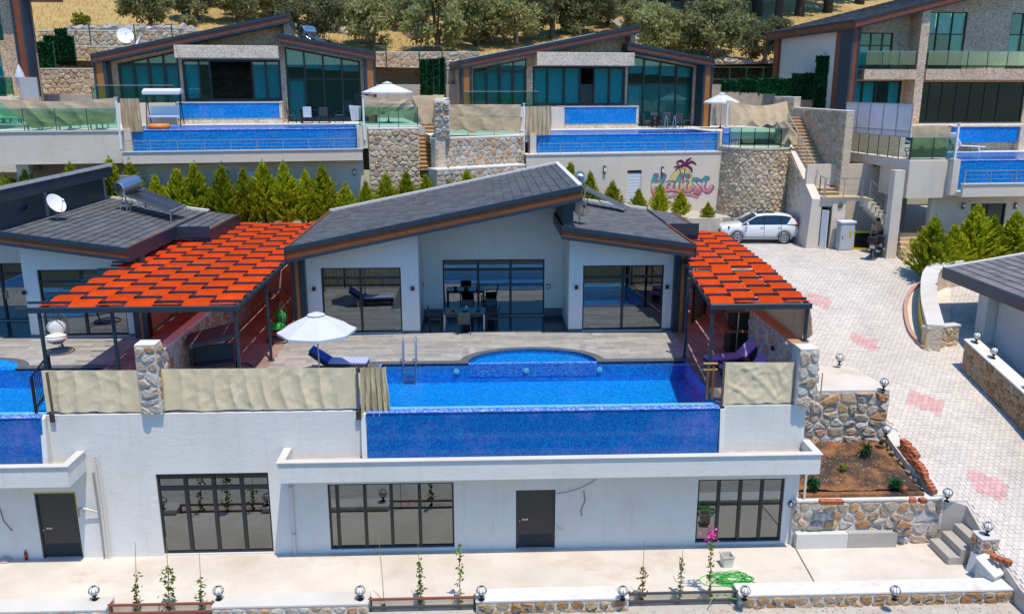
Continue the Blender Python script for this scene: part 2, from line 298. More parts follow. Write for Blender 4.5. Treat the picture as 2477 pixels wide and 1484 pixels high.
SKIN = M('skin', (.46,.27,.18), .6); MAROON = M('maroon_fabric', (.14,.008,.022), .85); BLACKF = M('black_fabric', (.01,.01,.012), .85); HAIR = M('dark_hair', (.012,.008,.006), .6); TANF = M('tan_fabric', (.40,.25,.14), .85); ORNG = M('orange_vinyl', (.75,.22,.02), .4); PINKL = M('pink_petal', (.62,.05,.30), .7); SOLARC = M('solar_collector', (.025,.028,.035), .2, spec=.6)
# ---------------------------------------------------------------- masonry: rubble stones one by one
def clip(poly, p, n):                   # keep the side where (q-p).n <= 0
    out = []
    for i in range(len(poly)):
        a = poly[i]; b = poly[(i+1) % len(poly)]
        da = (a[0]-p[0])*n[0]+(a[1]-p[1])*n[1]; db = (b[0]-p[0])*n[0]+(b[1]-p[1])*n[1]
        if da <= 0: out.append(a)
        if da*db < 0: t = da/(da-db); out.append((a[0]+(b[0]-a[0])*t, a[1]+(b[1]-a[1])*t))
    return out
def cells(poly, cw, ch, rng):
    us = [p[0] for p in poly]; vs = [p[1] for p in poly]; pts = []; r = 0; v = min(vs)+ch*.5
    hull = [(poly[i], ((poly[(i+1)%len(poly)][1]-poly[i][1]), -(poly[(i+1)%len(poly)][0]-poly[i][0]))) for i in range(len(poly))]
    while v < max(vs)+ch*.3:
        u = min(us)+cw*(.5 if r % 2 else .05)
        while u < max(us)+cw*.5:
            q = (u+rng.uniform(-.36,.36)*cw, v+rng.uniform(-.33,.33)*ch)
            if all((q[0]-p[0])*n[0]+(q[1]-p[1])*n[1] <= 0 for p, n in hull) and rng.random() > .08: pts.append(q)
            u += cw
        v += ch; r += 1
    out = []; k = cw/ch
    for i, p in enumerate(pts):
        c = [(p[0]-cw*1.3, p[1]-ch*1.3), (p[0]+cw*1.3, p[1]-ch*1.3), (p[0]+cw*1.3, p[1]+ch*1.3), (p[0]-cw*1.3, p[1]+ch*1.3)]
        for q in pts:
            if q is p or abs(q[0]-p[0]) > cw*2.4 or abs(q[1]-p[1]) > ch*2.4: continue
            c = clip(c, ((p[0]+q[0])/2, (p[1]+q[1])/2), (q[0]-p[0], (q[1]-p[1])*k*k))
        for a, n in hull:
            if c: c = clip(c, a, n)
        if len(c) > 2:
            a = abs(sum(c[j][0]*c[(j+1)%len(c)][1]-c[(j+1)%len(c)][0]*c[j][1] for j in range(len(c))))/2
            if a > cw*ch*.18: out.append(c)
    return out
def ccw(p): return p if sum(p[j][0]*p[(j+1)%len(p)][1]-p[(j+1)%len(p)][0]*p[j][1] for j in range(len(p))) > 0 else p[::-1]
def stones(parent, fn, poly, cw=.32, ch=.24, dep=.05, joint=.02, mat=None, seed=1, maxn=300, name='stone'):
    """fn(u, v, d) -> world point; poly counter-clockwise in (u, v) seen from outside"""
    rng = random.Random(seed); cs = cells(ccw(poly), cw, ch, rng); rng.shuffle(cs); rest = MB(); mat = mat or STONE
    for i, c in enumerate(cs):
        n = len(c); cx = sum(p[0] for p in c)/n; cy = sum(p[1] for p in c)/n; r = min(math.hypot(p[0]-cx, p[1]-cy) for p in c)
        if r < .03: continue
        s1 = max(.5, 1-joint/r); d1 = dep*rng.uniform(.35, 1.25); mb = MB() if i < maxn else rest; vs = []
        tu, tv = rng.uniform(-.7,.7), rng.uniform(-.7,.7)
        cc = []                                             # rounded corners
        for j in range(n):
            a, b, e = c[j-1], c[j], c[(j+1)%n]
            cc += [tuple(b[k]*.72+a[k]*.28 for k in (0,1)), tuple(b[k]*.72+e[k]*.28 for k in (0,1))] if n < 7 else [b]
        n2 = len(cc)
        for s, d in ((s1, -.03), (s1*.96, d1*.55), (s1*.7, d1)):
            for p in cc:
                u, v = cx+(p[0]-cx)*s*rng.uniform(.95,1.03), cy+(p[1]-cy)*s*rng.uniform(.95,1.03)
                vs.append(fn(u, v, d if d < 0 else max(.004, d*(1+rng.uniform(-.25,.25))+ (p[0]-cx)*tu*.25*d/max(r,.05)+(p[1]-cy)*tv*.25*d/max(r,.05))))
        vs.append(fn(cx, cy, d1*rng.uniform(.9,1.15)))
        fs = [(k*n2+j, k*n2+(j+1)%n2, (k+1)*n2+(j+1)%n2, (k+1)*n2+j) for k in (0,1) for j in range(n2)]+[(2*n2+j, 2*n2+(j+1)%n2, 3*n2) for j in range(n2)]
        mb.add(vs, fs)
        if i < maxn: mb.build(name, mat, parent, smooth=False)
    if rest.v: rest.build('small_stones', mat, parent, kind='stuff')
    return len(cs)
def face(p, u, n):                      # (u, v, d) on an upright face starting at world p, running along u, facing n
    p = Vector(p); u = Vector(u).normalized(); n = Vector(n).normalized()
    return lambda a, b, d: p+u*a+n*d+Vector((0,0,b))
def wall_seg(label, a, b, z0, z1a, z1b=None, th=.35, cap=.09, group=None, mat=None, mort=None, cw=.32, ch=.24, dep=.05, seed=1, side=-1, capmat=None, over=.04, name='stone_wall', ends=(), maxn=300, back=False, cat='wall', fcut=None):
    """rubble wall from a to b (xy); visible face on the right hand side of a->b looking along when side=-1"""
    z1b = z1a if z1b is None else z1b; A = Vector((a[0],a[1],0)); B = Vector((b[0],b[1],0)); L = (B-A).length; u = (B-A)/L; n = Vector((u.y,-u.x,0))*(-side)
    fr = Fr(a[0], a[1], z0, math.atan2(u.y, u.x)); t = thing(name, label, cat, fr, group)
    s = -1 if side == -1 else 1
    mb = MB(fr); y0, y1 = (0, th) if s == -1 else (-th, 0); h0, h1 = z1a-z0, z1b-z0
    mb.hexa([(0,y0,0),(L,y0,0),(L,y1,0),(0,y1,0),(0,y0,h0),(L,y0,h1),(L,y1,h1),(0,y1,h0)]); mb.build('mortar', mort or MORTAR, t)
    nn = fr.m.to_3x3() @ Vector((0, s, 0)); uu = fr.m.to_3x3() @ Vector((1,0,0))
    if s == -1: stones(t, face((a[0],a[1],z0), uu, nn), [(0,0),(L,0),(L,h1),(0,h0)], cw, ch, dep, mat=mat, seed=seed, maxn=maxn)
    else: stones(t, face((b[0],b[1],z0), -uu, nn), [(0,0),(L,0),(L,h0),(0,h1)], cw, ch, dep, mat=mat, seed=seed, maxn=maxn)
    if 'end' in ends: stones(t, face(fr.to(L, y0, 0), fr.m.to_3x3() @ Vector((0,1,0)), uu), [(0,0),(th,0),(th,h1),(0,h1)], cw*.8, ch, dep, mat=mat, seed=seed+5)
    if 'start' in ends: stones(t, face(fr.to(0, y1, 0), fr.m.to_3x3() @ Vector((0,-1,0)), -uu), [(0,0),(th,0),(th,h0),(0,h0)], cw*.8, ch, dep, mat=mat, seed=seed+6)
    if cap:
        mb = MB(fr); o = over; mb.hexa([(-o,y0-o,h0),(L+o,y0-o,h1),(L+o,y1+o,h1),(-o,y1+o,h0),(-o,y0-o,h0+cap),(L+o,y0-o,h1+cap),(L+o,y1+o,h1+cap),(-o,y1+o,h0+cap)])
        bevel(mb.build('coping', capmat or MARBLE, t), .012, 1)
    return t
# ---------------------------------------------------------------- ground sheets and road
ROADP = [(15,-5.2),(19,-4.62),(21,-4.45),(23,-3.82),(25,-2.98),(28,-1.92),(32,-.78),(36,.28),(39,.95),(42,1.25),(46,1.3),(60,1.3)]
def road_z(y):
    if y <= ROADP[0][0]: return ROADP[0][1]
    for (a, p), (b, q) in zip(ROADP, ROADP[1:]):
        if y <= b: return p+(q-p)*(y-a)/(b-a)
    return ROADP[-1][1]
def Rd(px, py):                         # pixel ray -> road surface
    d = ray(px, py); lo, hi = 12., 60.
    for _ in range(50):
        m = (lo+hi)/2; p = EYE+d*(m/d.y)
        if p.z > road_z(p.y): lo = m
        else: hi = m
    p = EYE+d*(lo/d.y); return Vector((p.x, p.y, road_z(p.y)))
def hill_z(x, y):
    # terraced slope behind the upper villas, falling valley in front of the camera
    if y < 25: return -5.6-(20-y)*.30+ (noise.noise((x*.03, y*.03, 0))*1.2 if y < 10 else 0)
    b = 2.2 if y < 56 else (7 if y < 72 else 7)
    t = max(0, y-(66+.12*x)); z = 10.6+.02*abs(x)+t*.27+ .9*noise.noise((x*.06, y*.06, 3))*min(1, t/8)+ max(0, t-30)*.10
    return z
tm = MB(); tm.grid(lambda u, v: Vector((-120+240*u, -420+441*v, 0)), 48, 60)
tm.v = [Vector((p.x*(1 if p.y > 0 else 1+(-p.y)/60), p.y, (hill_z(p.x, p.y) if p.y > -140 else -53.6+ (1-math.cos(min(1, (-140-p.y)/280)*math.pi))*38+6*noise.noise((p.x*.008, p.y*.008, 1))))) for p in tm.v]
valley = tm.build('valley_ground', m_concrete('valley_scrub', (.075,.085,.055), (.045,.06,.035), (.13,.12,.08), .95, .02, .6), smooth=True, kind='structure')
hm = MB(); hm.grid(lambda u, v: (lambda x, y: Vector((x, y, hill_z(x, y))))((u-.5)*(150+130*v), 60+150*v*(.4+.6*v)), 90, 90)
hillside = hm.build('hillside', DRY, smooth=True, kind='structure')
g0 = MB(); g0.box(-70, 70, 19.5, 64, -7.5, -5.2); g0.build('earth_base', GRAVEL, kind='structure')
PZ = -4.8
g = MB(); g.box(-24, 15.2, 21.75, 24.6, PZ-.35, PZ); patio = g.build('patio', CONC, kind='structure')
g = MB(); g.box(-24, 17, 18.5, 21.75, PZ-.5, PZ-.25); g.build('gravel_strip', GRAVEL, kind='structure')
g = MB(); p0 = O.G(1925,1327,PZ); p1 = O.G(1980,1425,PZ); d = Vector((.02,0,0)); z = Vector((0,0,.003))
g.quad(p0-d+z, p1-d+z, p1+d+z, p0+d+z); g.build('slab_joint', M('slab_joint_dark', (.06,.05,.04), .9), patio)
# yard behind the main villas (raised bed for the conifers) and fill under the decks
g = MB(); g.box(-40, 9, 41.25, 47, -1, 2.6); g.box(9, 13, 45.3, 50.0, -1, 2.55); g.build('planting_bed', GRAVEL, kind='structure')
# road sheet with paver blocks
def road_x(y): return 10.2 if y > 27.6 else (14.3 if y > 24.05 else 15.35)
rm = MB(); ny = 90
for i in range(ny):
    a, b = 15+45*i/ny, 15+45*(i+1)/ny
    rm.quad((road_x(a),a,road_z(a)-.03), (34,a,road_z(a)-.03), (34,b,road_z(b)-.03), (road_x(b),b,road_z(b)-.03))
for i in range(ny):
    a, b = 15+45*i/ny, 15+45*(i+1)/ny
    if b < 28: rm.quad((road_x(a),a,-6), (road_x(a),a,road_z(a)-.03), (road_x(b),b,road_z(b)-.03), (road_x(b),b,-6))
road = rm.build('paved_road', PAVEJ, kind='structure')
# pink patches in the paving (corner pixels of the photograph put on the road)
PATCH = [[Rd(*q) for q in c] for c in (((1952,708),(2010,722),(2003,748),(1945,730)), ((2063,803),(2127,822),(2120,852),(2054,825)), ((2200,943),(2280,968),(2278,1008),(2196,978)), ((2347,1132),(2433,1166),(2436,1218),(2344,1180)))]
def inpoly(p, poly):
    c = False
    for i in range(len(poly)):
        a, b = poly[i], poly[i-1]
        if (a.y > p[1]) != (b.y > p[1]) and p[0] < (b.x-a.x)*(p[1]-a.y)/(b.y-a.y)+a.x: c = not c
    return c
PW, PD = .205, .15; pav = MB(); near = []; rng = random.Random(3); row = 0; y = 18.0
while y < 48:
    dz = (road_z(y+PD)-road_z(y))
    x = 10.3+(row % 2)*PW*.5
    while x < 33:
        px, py = proj((x, y, road_z(y)))
        if -60 < px < 2560 and 480 < py < 1560 and x > road_x(y)+.05:
            zz = road_z(y)+rng.uniform(-.004,.005); e = .006; h = [(x+e,y+e,zz-.03),(x+PW-e,y+e,zz-.03),(x+PW-e,y+PD-e,zz-.03+dz),(x+e,y+PD-e,zz-.03+dz)]
            near.append((y, x, h+[(a,b,c+.034) for a,b,c in h], any(inpoly((x+PW/2, y+PD/2), q) for q in PATCH)))
        x += PW
    y += PD*(1.0); row += 1
near.sort(key=lambda n: n[0]); k = 0
pav2 = MB()
for y, x, h, pk in near:
    px, py = proj((x, y, road_z(y)))
    if k < 300 and py < 1484 and 0 < px < 2470 and x > 14.3:
        k += 1; b = MB(); b.hexa(h); b.build('paver', PAVEP if pk else PAVE, road)
    else: (pav2 if pk else pav).hexa(h)
pav.build('small_pavers', PAVE, road, kind='stuff'); pav2.build('small_pink_pavers', PAVEP, road, kind='stuff')
# ---------------------------------------------------------------- villa kit
def wall(mb, x0, x1, y0, y1, zb, top, ops=()):
    """upright wall slab between y0 and y1 with rectangular openings (xa, xb, za, zb) and a top line top(x)"""
    xs = sorted({x0, x1, *[min(max(o[i], x0), x1) for o in ops for i in (0,1)]})
    for a, b in zip(xs, xs[1:]):
        if b-a < 1e-4: continue
        m = (a+b)/2; z = zb
        for o in sorted([o for o in ops if o[0] < m < o[1]], key=lambda o: o[2])+[None]:
            e = o[2] if o else None
            if o is None or e > z+1e-4:
                ta, tb = (top(a), top(b)) if o is None else (e, e)
                if ta > z: mb.hexa([(a,y0,z),(b,y0,z),(b,y1,z),(a,y1,z),(a,y0,ta),(b,y0,tb),(b,y1,tb),(a,y1,ta)])
            if o: z = o[3]
def window(root, fr, y, x0, x1, z0, z1, xs=(), zs=(), skip=(), glass=None, frm=None, fw=.06, dep=.1, blinds=None, blindm=None, name='window', topf=None, mull=None, panes=None, pull=()):
    """framed window: outer frame, mullions at xs, transoms at zs, one pane object per field"""
    glass = glass or GLASS; mb = MB(fr); ya, yb = y, y+dep; top = topf or (lambda x: z1); mw = mull or fw
    mb.box(x0, x0+fw, ya, yb, z0, top(x0+fw/2)); mb.box(x1-fw, x1, ya, yb, z0, top(x1-fw/2)); mb.box(x0+fw, x1-fw, ya, yb, z0, z0+fw)
    mb.hexa([(x0,ya-.004,top(x0)-fw),(x1,ya-.004,top(x1)-fw),(x1,yb,top(x1)-fw),(x0,yb,top(x0)-fw),(x0,ya-.004,top(x0)),(x1,ya-.004,top(x1)),(x1,yb,top(x1)),(x0,yb,top(x0))])
    for x in xs: mb.box(x-mw/2, x+mw/2, ya-.006, yb-.004, z0+fw, top(x)-fw)
    for z in zs: mb.box(x0+fw, x1-fw, ya-.010, yb-.01, z-mw/2, z+mw/2)
    w = mb.build(name, frm or FRAME, root)
    ex = [x0+fw]+sorted(xs)+[x1-fw]; ez = [z0+fw]+sorted(zs)+[None]; k = 0
    for j in range(len(ez)-1):
        for i in range(len(ex)-1):
            if (i, j) in skip: continue
            a, b, c = ex[i]+(mw/2 if i else 0), ex[i+1]-(mw/2 if i+2 < len(ex) else 0), ez[j]+(mw/2 if j else 0)
            ta = (top(a)-fw) if ez[j+1] is None else ez[j+1]-mw/2; tb = (top(b)-fw) if ez[j+1] is None else ta
            if min(ta, tb)-c < .05: continue
            g = glass[(i+j) % len(glass)] if isinstance(glass, (list, tuple)) else glass
            q = MB(fr); yy = y+dep*.45+.006*((i+j) % 2); q.hexa([(a,yy,c),(b,yy,c),(b,yy+.014,c),(a,yy+.014,c),(a,yy,ta),(b,yy,tb),(b,yy+.014,tb),(a,yy+.014,ta)]); q.build('pane', g, w)
            if blinds and (i, j) in blinds:
                f0, f1 = blinds[(i, j)]; q = MB(fr); n = 10; yb2 = y+dep+.12; m0 = c+(min(ta,tb)-c)*f0
                t2a, t2b = (ta, tb) if f1 >= 1 else (c+(ta-c)*f1, c+(tb-c)*f1)
                q.grid(lambda u, v: Vector((a+(b-a)*u, yb2+.025*math.sin(u*n*6.28), m0+((t2a+(t2b-t2a)*u)-m0)*v)), 40, 1); q.build('curtain', blindm or BLIND, w)
    for x, z in pull:
        q = MB(fr); q.box(x-.012, x+.012, ya-.05, ya-.004, z-.16, z+.16); q.build('handle', ALU, w)
    return w
ROOFY = (7.1, 16.9)
def tiles(root, fr, P, U, V, mat, cw=.32, chh=.36, n0=0, cuts=None):
    """lapped roof tiles on the plane P + u*U(len) + v*V(len) (V climbs)"""
    P = Vector(P); U = Vector(U); V = Vector(V); lu, lv = U.length, V.length; U /= lu; V /= lv; N = U.cross(V).normalized()
    if N.z < 0: N = -N
    nu, nv = round(lu/cw), round(lv/chh); cu, cv = lu/nu, lv/nv; rest = MB(fr); k = 0; proto = None; rng = random.Random(5)
    for j in range(nv):
        for i in range(nu):
            u0, v0 = i*cu+.004, j*cv
            if cuts and cuts(P+U*(u0+cu/2)+V*(v0+cv/2)): continue
            jz = rng.uniform(0, .006); vs = []
            for (a, b, h) in ((0,0,.012),(cu-.008,0,.012),(cu-.008,cv*1.08,.004),(0,cv*1.08,.004),(0,0,.045+jz),(cu-.008,0,.045+jz),(cu-.008,cv*1.08,.012+jz),(0,cv*1.08,.012+jz)):
                vs.append(P+U*(u0+a)+V*(v0+b)+N*h)
            near = (i*37+j*11) % max(1, (nu*nv)//300) == 0
            if near and k < 300:
                k += 1; q = MB(fr); q.hexa(vs); q.build('roof_tile', mat, root)
            else: rest.hexa(vs)
    if rest.v: rest.build('roof_tiles', mat, root, kind='stuff')
def slope(x0, z0, x1, z1): return lambda x: z0+(z1-z0)*(x-x0)/(x1-x0)
def roof(root, fr, x0, z0, x1, z1, y0, y1, fasc, th=.55, top=.13, bot=.11, tilem=None, tiled=True, notch=None):
    f = slope(x0, z0, x1, z1)
    def band(a, b, ya, yb, xa=x0, xb=x1): return [(xa,ya,f(xa)-b),(xb,ya,f(xb)-b),(xb,yb,f(xb)-b),(xa,yb,f(xa)-b),(xa,ya,f(xa)-a),(xb,ya,f(xb)-a),(xb,yb,f(xb)-a),(xa,yb,f(xa)-a)]
    mb = MB(fr)
    if notch:   # main part shorter at the low side, second part deeper in and reaching further out
        xn, yn = notch; mb.hexa(band(.05, th-.02, y0+.05, y1, x0+.02, x1-.02))
        mb.hexa(band(.05, th-.02, yn, y1, min(x1, xn)+.0 if xn > x1 else xn, max(x1, xn)))
    else: mb.hexa(band(.05, th-.02, y0+.05, y1, x0+.02, x1-.02))
    mb.build('roof', TRIM, root)
    mb = MB(fr); mb.hexa(band(top, th-bot, y0+.0, y0+.045)); bevel(mb.build('fascia', fasc, root), .006, 1)
    mb = MB(fr); mb.hexa(band(-.03, top, y0-.05, y0+.05)); mb.hexa(band(th-bot, th, y0-.035, y0+.05)); lo, hi = (x0, x1) if z0 < z1 else (x1, x0)
    s = .06 if lo == x0 else -.06
    mb.hexa([(lo-s*.6,y0-.05,f(lo)-th),(lo,y0-.05,f(lo)-th),(lo,y1,f(lo)-th),(lo-s*.6,y1,f(lo)-th),(lo-s*.6,y0-.05,f(lo)+.03),(lo,y0-.05,f(lo)+.03),(lo,y1,f(lo)+.03),(lo-s*.6,y1,f(lo)+.03)] if s > 0 else
            [(lo,y0-.05,f(lo)-th),(lo-s*.6,y0-.05,f(lo)-th),(lo-s*.6,y1,f(lo)-th),(lo,y1,f(lo)-th),(lo,y0-.05,f(lo)+.03),(lo-s*.6,y0-.05,f(lo)+.03),(lo-s*.6,y1,f(lo)+.03),(lo,y1,f(lo)+.03)])
    mb.build('fascia_trim', TRIM, root)
    if tiled:
        xl, xh = (x0, x1) if z0 < z1 else (x1, x0); tm_ = tilem or TILE
        tiles(root, fr, (xl+(.12 if xh > xl else -.12), y0+.06, f(xl)-.03), (0, y1-y0-.16, 0), (xh-xl-(.16 if xh > xl else -.16), 0, f(xh)-f(xl)), tm_)
        if notch:
            xn, yn = notch; xe = max(xn, x1)
            tiles(root, fr, (xe, yn+.05, f(xe)-.03), (0, y1-yn-.12, 0), (x1-xe, 0, f(x1)-f(xe)), tm_)
    mb = MB(fr); mb.hexa(band(-.09, .12, y1-.2, y1+.02, x0, x1)); mb.build('ridge_flashing', MARBLE, root)
    return f
# ---------------------------------------------------------------- main villa and its copy on the left
HF = Fr(-3.46, 24.1, 0)
def px_win(fr, y, l, t, r, b): a = fr.W(l, t, y); c = fr.W(r, b, y); return a.x, c.x, c.z, a.z
def build_villa():
    fr = HF; V = thing('villa', 'white villa with dark split roof and pool terrace in the middle of the photo', 'villa', fr, 'split roof villas')
    L = slope(-3.71, 3.67, 7.23, 5.9); Rr = slope(6.5, 4.42, 11.55, 3.69)
    roof(V, fr, -3.71, 3.67, 7.23, 5.9, 7.1, 16.9, FASCIA)
    roof(V, fr, 6.5, 4.42, 11.55, 3.69, 7.1, 16.9, FASCIA, th=.48, notch=(12.9, 12.2), tilem=TILE2)
    mb = MB(fr); mb.hexa([(7.08,7.2,5.80),(7.24,7.2,5.84),(7.24,16.9,5.84),(7.08,16.9,5.80),(7.08,7.2,5.95),(7.24,7.2,5.98),(7.24,16.9,5.98),(7.08,16.9,5.95)]); mb.build('verge_flashing', MARBLE, V)
    # notch side boards of the right roof
    mb = MB(fr); f = Rr; mb.box(11.55, 12.96, 12.14, 12.2, f(12.3)-.36, f(12.3)+.12); mb.box(12.9, 12.96, 12.2, 16.9, f(12.9)-.45, f(12.9)+.04); mb.build('eaves_board', TRIM, V)
    mb = MB(fr); mb.box(11.47, 11.55, 7.2, 12.14, f(11.5)-.03, f(11.5)+.045); mb.box(12.8, 12.9, 12.2, 16.8, f(12.85)-.03, f(12.85)+.045); mb.box(-3.70, -3.60, 7.2, 16.8, L(-3.65)-.03, L(-3.65)+.05); mb.build('eaves_strip', FASCIA, V)
    # openings
    w1 = px_win(fr, 8.4, 775, 648, 974, 803); w2 = px_win(fr, 10.8, 1070, 628, 1316, 781); w3 = px_win(fr, 8.4, 1411, 642, 1600, 800)
    w1 = (w1[0], w1[1], .03, w1[3]); w2 = (w2[0], w2[1], .03, w2[3]); w3 = (w3[0], w3[1], .03, w3[3])
    mb = MB(fr); lt = lambda x: L(x)-.35; rt = lambda x: Rr(x)-.3
    wall(mb, -3.42, 1.07, 8.4, 8.65, 0, lt, [w1]); wall(mb, 1.07, 6.95, 10.8, 11.05, 0, lt, [w2]); wall(mb, 6.95, 11.2, 8.4, 8.65, 0, rt, [w3])
    mb.hexa([(.82,8.65,0),(1.07,8.65,0),(1.07,10.8,0),(.82,10.8,0),(.82,8.65,lt(.9)),(1.07,8.65,lt(1.)),(1.07,10.8,lt(1.)),(.82,10.8,lt(.9))])
    mb.box(6.95, 7.2, 8.65, 16.6, 0, 4.2)
    mb.hexa([(-3.42,8.65,0),(-3.17,8.65,0),(-3.17,16.6,0),(-3.42,16.6,0),(-3.42,8.65,lt(-3.4)),(-3.17,8.65,lt(-3.2)),(-3.17,16.6,lt(-3.2)),(-3.42,16.6,lt(-3.4))])
    mb.box(10.95, 11.2, 8.65, 16.6, 0, rt(11.1)); wall(mb, -3.17, 6.95, 16.35, 16.6, 0, lt); wall(mb, 7.2, 10.95, 16.35, 16.6, 0, rt)
    mb.box(11.2, 12.5, 12.6, 16.6, 0, rt(12.3))
    mb.build('wall', STUCCO, V)
    mb = MB(fr); mb.hexa([(6.6,7.3,4.30),(6.95,7.3,4.30),(6.95,16.6,4.30),(6.6,16.6,4.30),(6.6,7.3,L(6.6)-.5),(6.95,7.3,L(6.95)-.5),(6.95,16.6,L(6.95)-.5),(6.6,16.6,L(6.6)-.5)]); mb.build('clerestory_wall', TRIM, V)
    mb = MB(fr)
    for x0, x1 in ((-3.42, w1[0]), (w1[1], 1.07), (6.95, w3[0]), (w3[1], 11.2)): mb.box(x0, x1, 8.385, 8.4, 0, .1)
    mb.box(1.07, w2[0], 10.78, 10.8, 0, .35); mb.box(w2[1], 6.95, 10.78, 10.8, 0, .35); mb.build('plinth', COPING, V)
    mb = MB(fr); mb.box(1.07, 6.95, 8.4, 10.8, -.1, .012); mb.build('porch_floor', M('dark_polished_floor', (.02,.026,.035), .18), V)
    # corner columns
    for a, b, y, z in ((-3.76,-3.62,8.0,L(-3.7)-.5),(-3.49,-3.27,8.1,L(-3.4)-.5),(11.05,11.3,8.1,Rr(11.2)-.43),(11.43,11.62,8.0,Rr(11.5)-.43)): mb = MB(fr); mb.box(a, b, y, 8.398, 0, z); mb.build('column_trim', TRIM, V)
    mb = MB(fr); mb.box(-3.62, -3.49, 8.05, 8.4, 0, L(-3.6)-.5); mb.build('column', ORANGE, V); mb = MB(fr); mb.box(11.3, 11.43, 8.05, 8.4, 0, Rr(11.4)-.43); mb.build('column', ORANGE, V)
    # rooms
    for (a, b, y, z) in ((w1[0]-.6, .8, 8.66, 2.9), (w2[0]-.5, 6.9, 11.06, 2.9), (7.2, 10.9, 8.66, 2.9)):
        mb = MB(fr); yb = min(y+4.5, 16.3)
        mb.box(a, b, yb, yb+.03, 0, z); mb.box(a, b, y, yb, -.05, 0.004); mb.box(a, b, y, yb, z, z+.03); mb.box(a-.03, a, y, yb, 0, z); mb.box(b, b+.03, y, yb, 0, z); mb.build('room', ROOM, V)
    def zz(py, y): return fr.W(1238, py, y).z
    m1 = fr.W(872, 700, 8.4).x; m3 = fr.W(1507, 700, 8.4).x; c1 = fr.W(1157, 700, 10.8).x; c2 = fr.W(1235, 700, 10.8).x
    window(V, fr, 8.47, *w1, xs=[m1], zs=[w1[2]+(w1[3]-w1[2])*.84], pull=[(m1-.12, 1.1)], mull=.09)
    window(V, fr, 10.87, *w2, xs=[c1, c2], zs=[w2[2]+(w2[3]-w2[2])*.82], pull=[(c2+.1, 1.1)], mull=.1)
    window(V, fr, 8.47, *w3, xs=[m3], zs=[w3[2]+(w3[3]-w3[2])*.82], mull=.1)
    return V
VILLA = build_villa()
COPYS = Fr(HF.o.x-20.95, HF.o.y, 0)
VILLA_L = copy_tree(VILLA, COPYS, 'white villa with dark split roof cut off by the left edge, egg chair in front')
# terrace substructure of the middle villa: one building with the flats below, separate root
B = thing('terrace_building', 'white lower storey with glazed doors and balcony under the middle pool', 'building', Fr(0, 24.3, PZ))
fr = O
def pw(l, t, r, b, y=24.3): a = O.W(l, t, y); c = O.W(r, b, y); return (a.x, c.x, PZ+.02, a.z)
g1 = pw(375,1145,659,1340); g1 = (O.W(376,1148,24.3).x, O.W(648,1142,24.3).x, PZ+.05, O.W(510,1144,24.3).z); g2 = (O.W(791,1168,24.3).x, O.W(1097,1165,24.3).x, PZ+.1, O.W(940,1168,24.3).z); g3 = (O.W(1690,1158,24.3).x, O.W(1900,1157,24.3).x, PZ+.08, O.W(1790,1158,24.3).z)
d1 = (O.W(1248,1184,24.3).x, O.W(1344,1184,24.3).x, PZ, O.W(1300,1184,24.3).z); d2 = (O.W(81,1193,24.3).x, O.W(180,1191,24.3).x, PZ, O.W(130,1192,24.3).z)
XR = 10.02
mb = MB(); wall(mb, -22, XR, 24.3, 24.6, PZ, lambda x: -.06, [g1, g2, g3, d1, d2]); mb.box(XR-.3, XR, 24.6, 31, PZ, -.06)
mb.build('wall', STUCCO, B)
for (a, b) in ((-5.97, 10.16), (-22, -12.0)):                     # balconies
    mb = MB(); mb.box(a, b, 23.2, 23.36, -1.86, -1.23)
    if a > -10: mb.box(a, a+.18, 23.36, 24.28, -1.86, -1.23)
    mb.box(b-.18, b, 23.36, 24.28, -1.86, -1.23); mb.build('parapet', STUCCO, B)
    mb = MB(); mb.box(a+.18 if a > -10 else a, b-.18, 23.36, 24.298, -1.86, -1.56); mb.build('gutter_floor', GRAVEL, B)
    mb = MB(); mb.box(a-.04, b+.04, 23.15, 23.38, -1.23, -1.19)
    if a > -10: mb.box(a-.04, a+.2, 23.38, 24.27, -1.23, -1.19)
    mb.box(b-.2, b+.04, 23.38, 24.27, -1.23, -1.19); bevel(mb.build('coping', CONCW, B), .01, 1)
for x, s in ((-3.62, 1), (7.30, 1), (-13.1, 1)):                   # sloping fins beside the overflow walls
    mb = MB(); mb.prism([(23.98,-1.56),(24.296,-1.56),(24.296,-.02),(24.16,-.12)], x-.0, x+.15, ax='x'); mb.build('fin', STUCCO, B)
W1 = (g1[1]-g1[0])/4
window(B, fr, 24.36, *g1, xs=[g1[0]+W1*k for k in (1,2,3)], zs=[g1[3]-.52], glass=[GLASSL, GLASSL], mull=.11, blinds={(0,0):(0,1),(0,1):(0,1)}, blindm=ROOML)
a, b = g2[0], g2[1]; window(B, fr, 24.36, *g2, xs=[a+(b-a)*k for k in (.07,.29,.5,.725)], glass=[GLASSL, GLASSL], mull=.1)
a, b = g3[0], g3[1]; window(B, fr, 24.36, *g3, xs=[a+(b-a)*k for k in (.25,.5,.75)], glass=[GLASSL, GLASSL], mull=.1)
for gg in (g1, g2, g3):
    mb = MB(); a, b = gg[0]-.3, gg[1]+.3; mb.box(a, b, 28.5, 28.53, PZ, -2); mb.box(a, b, 24.61, 28.5, PZ-.03, PZ+.01); mb.box(a, b, 24.61, 28.5, -2.03, -2); mb.box(a-.03, a, 24.61, 28.5, PZ, -2); mb.box(b, b+.03, 24.61, 28.5, PZ, -2); mb.build('room', ROOML, B)
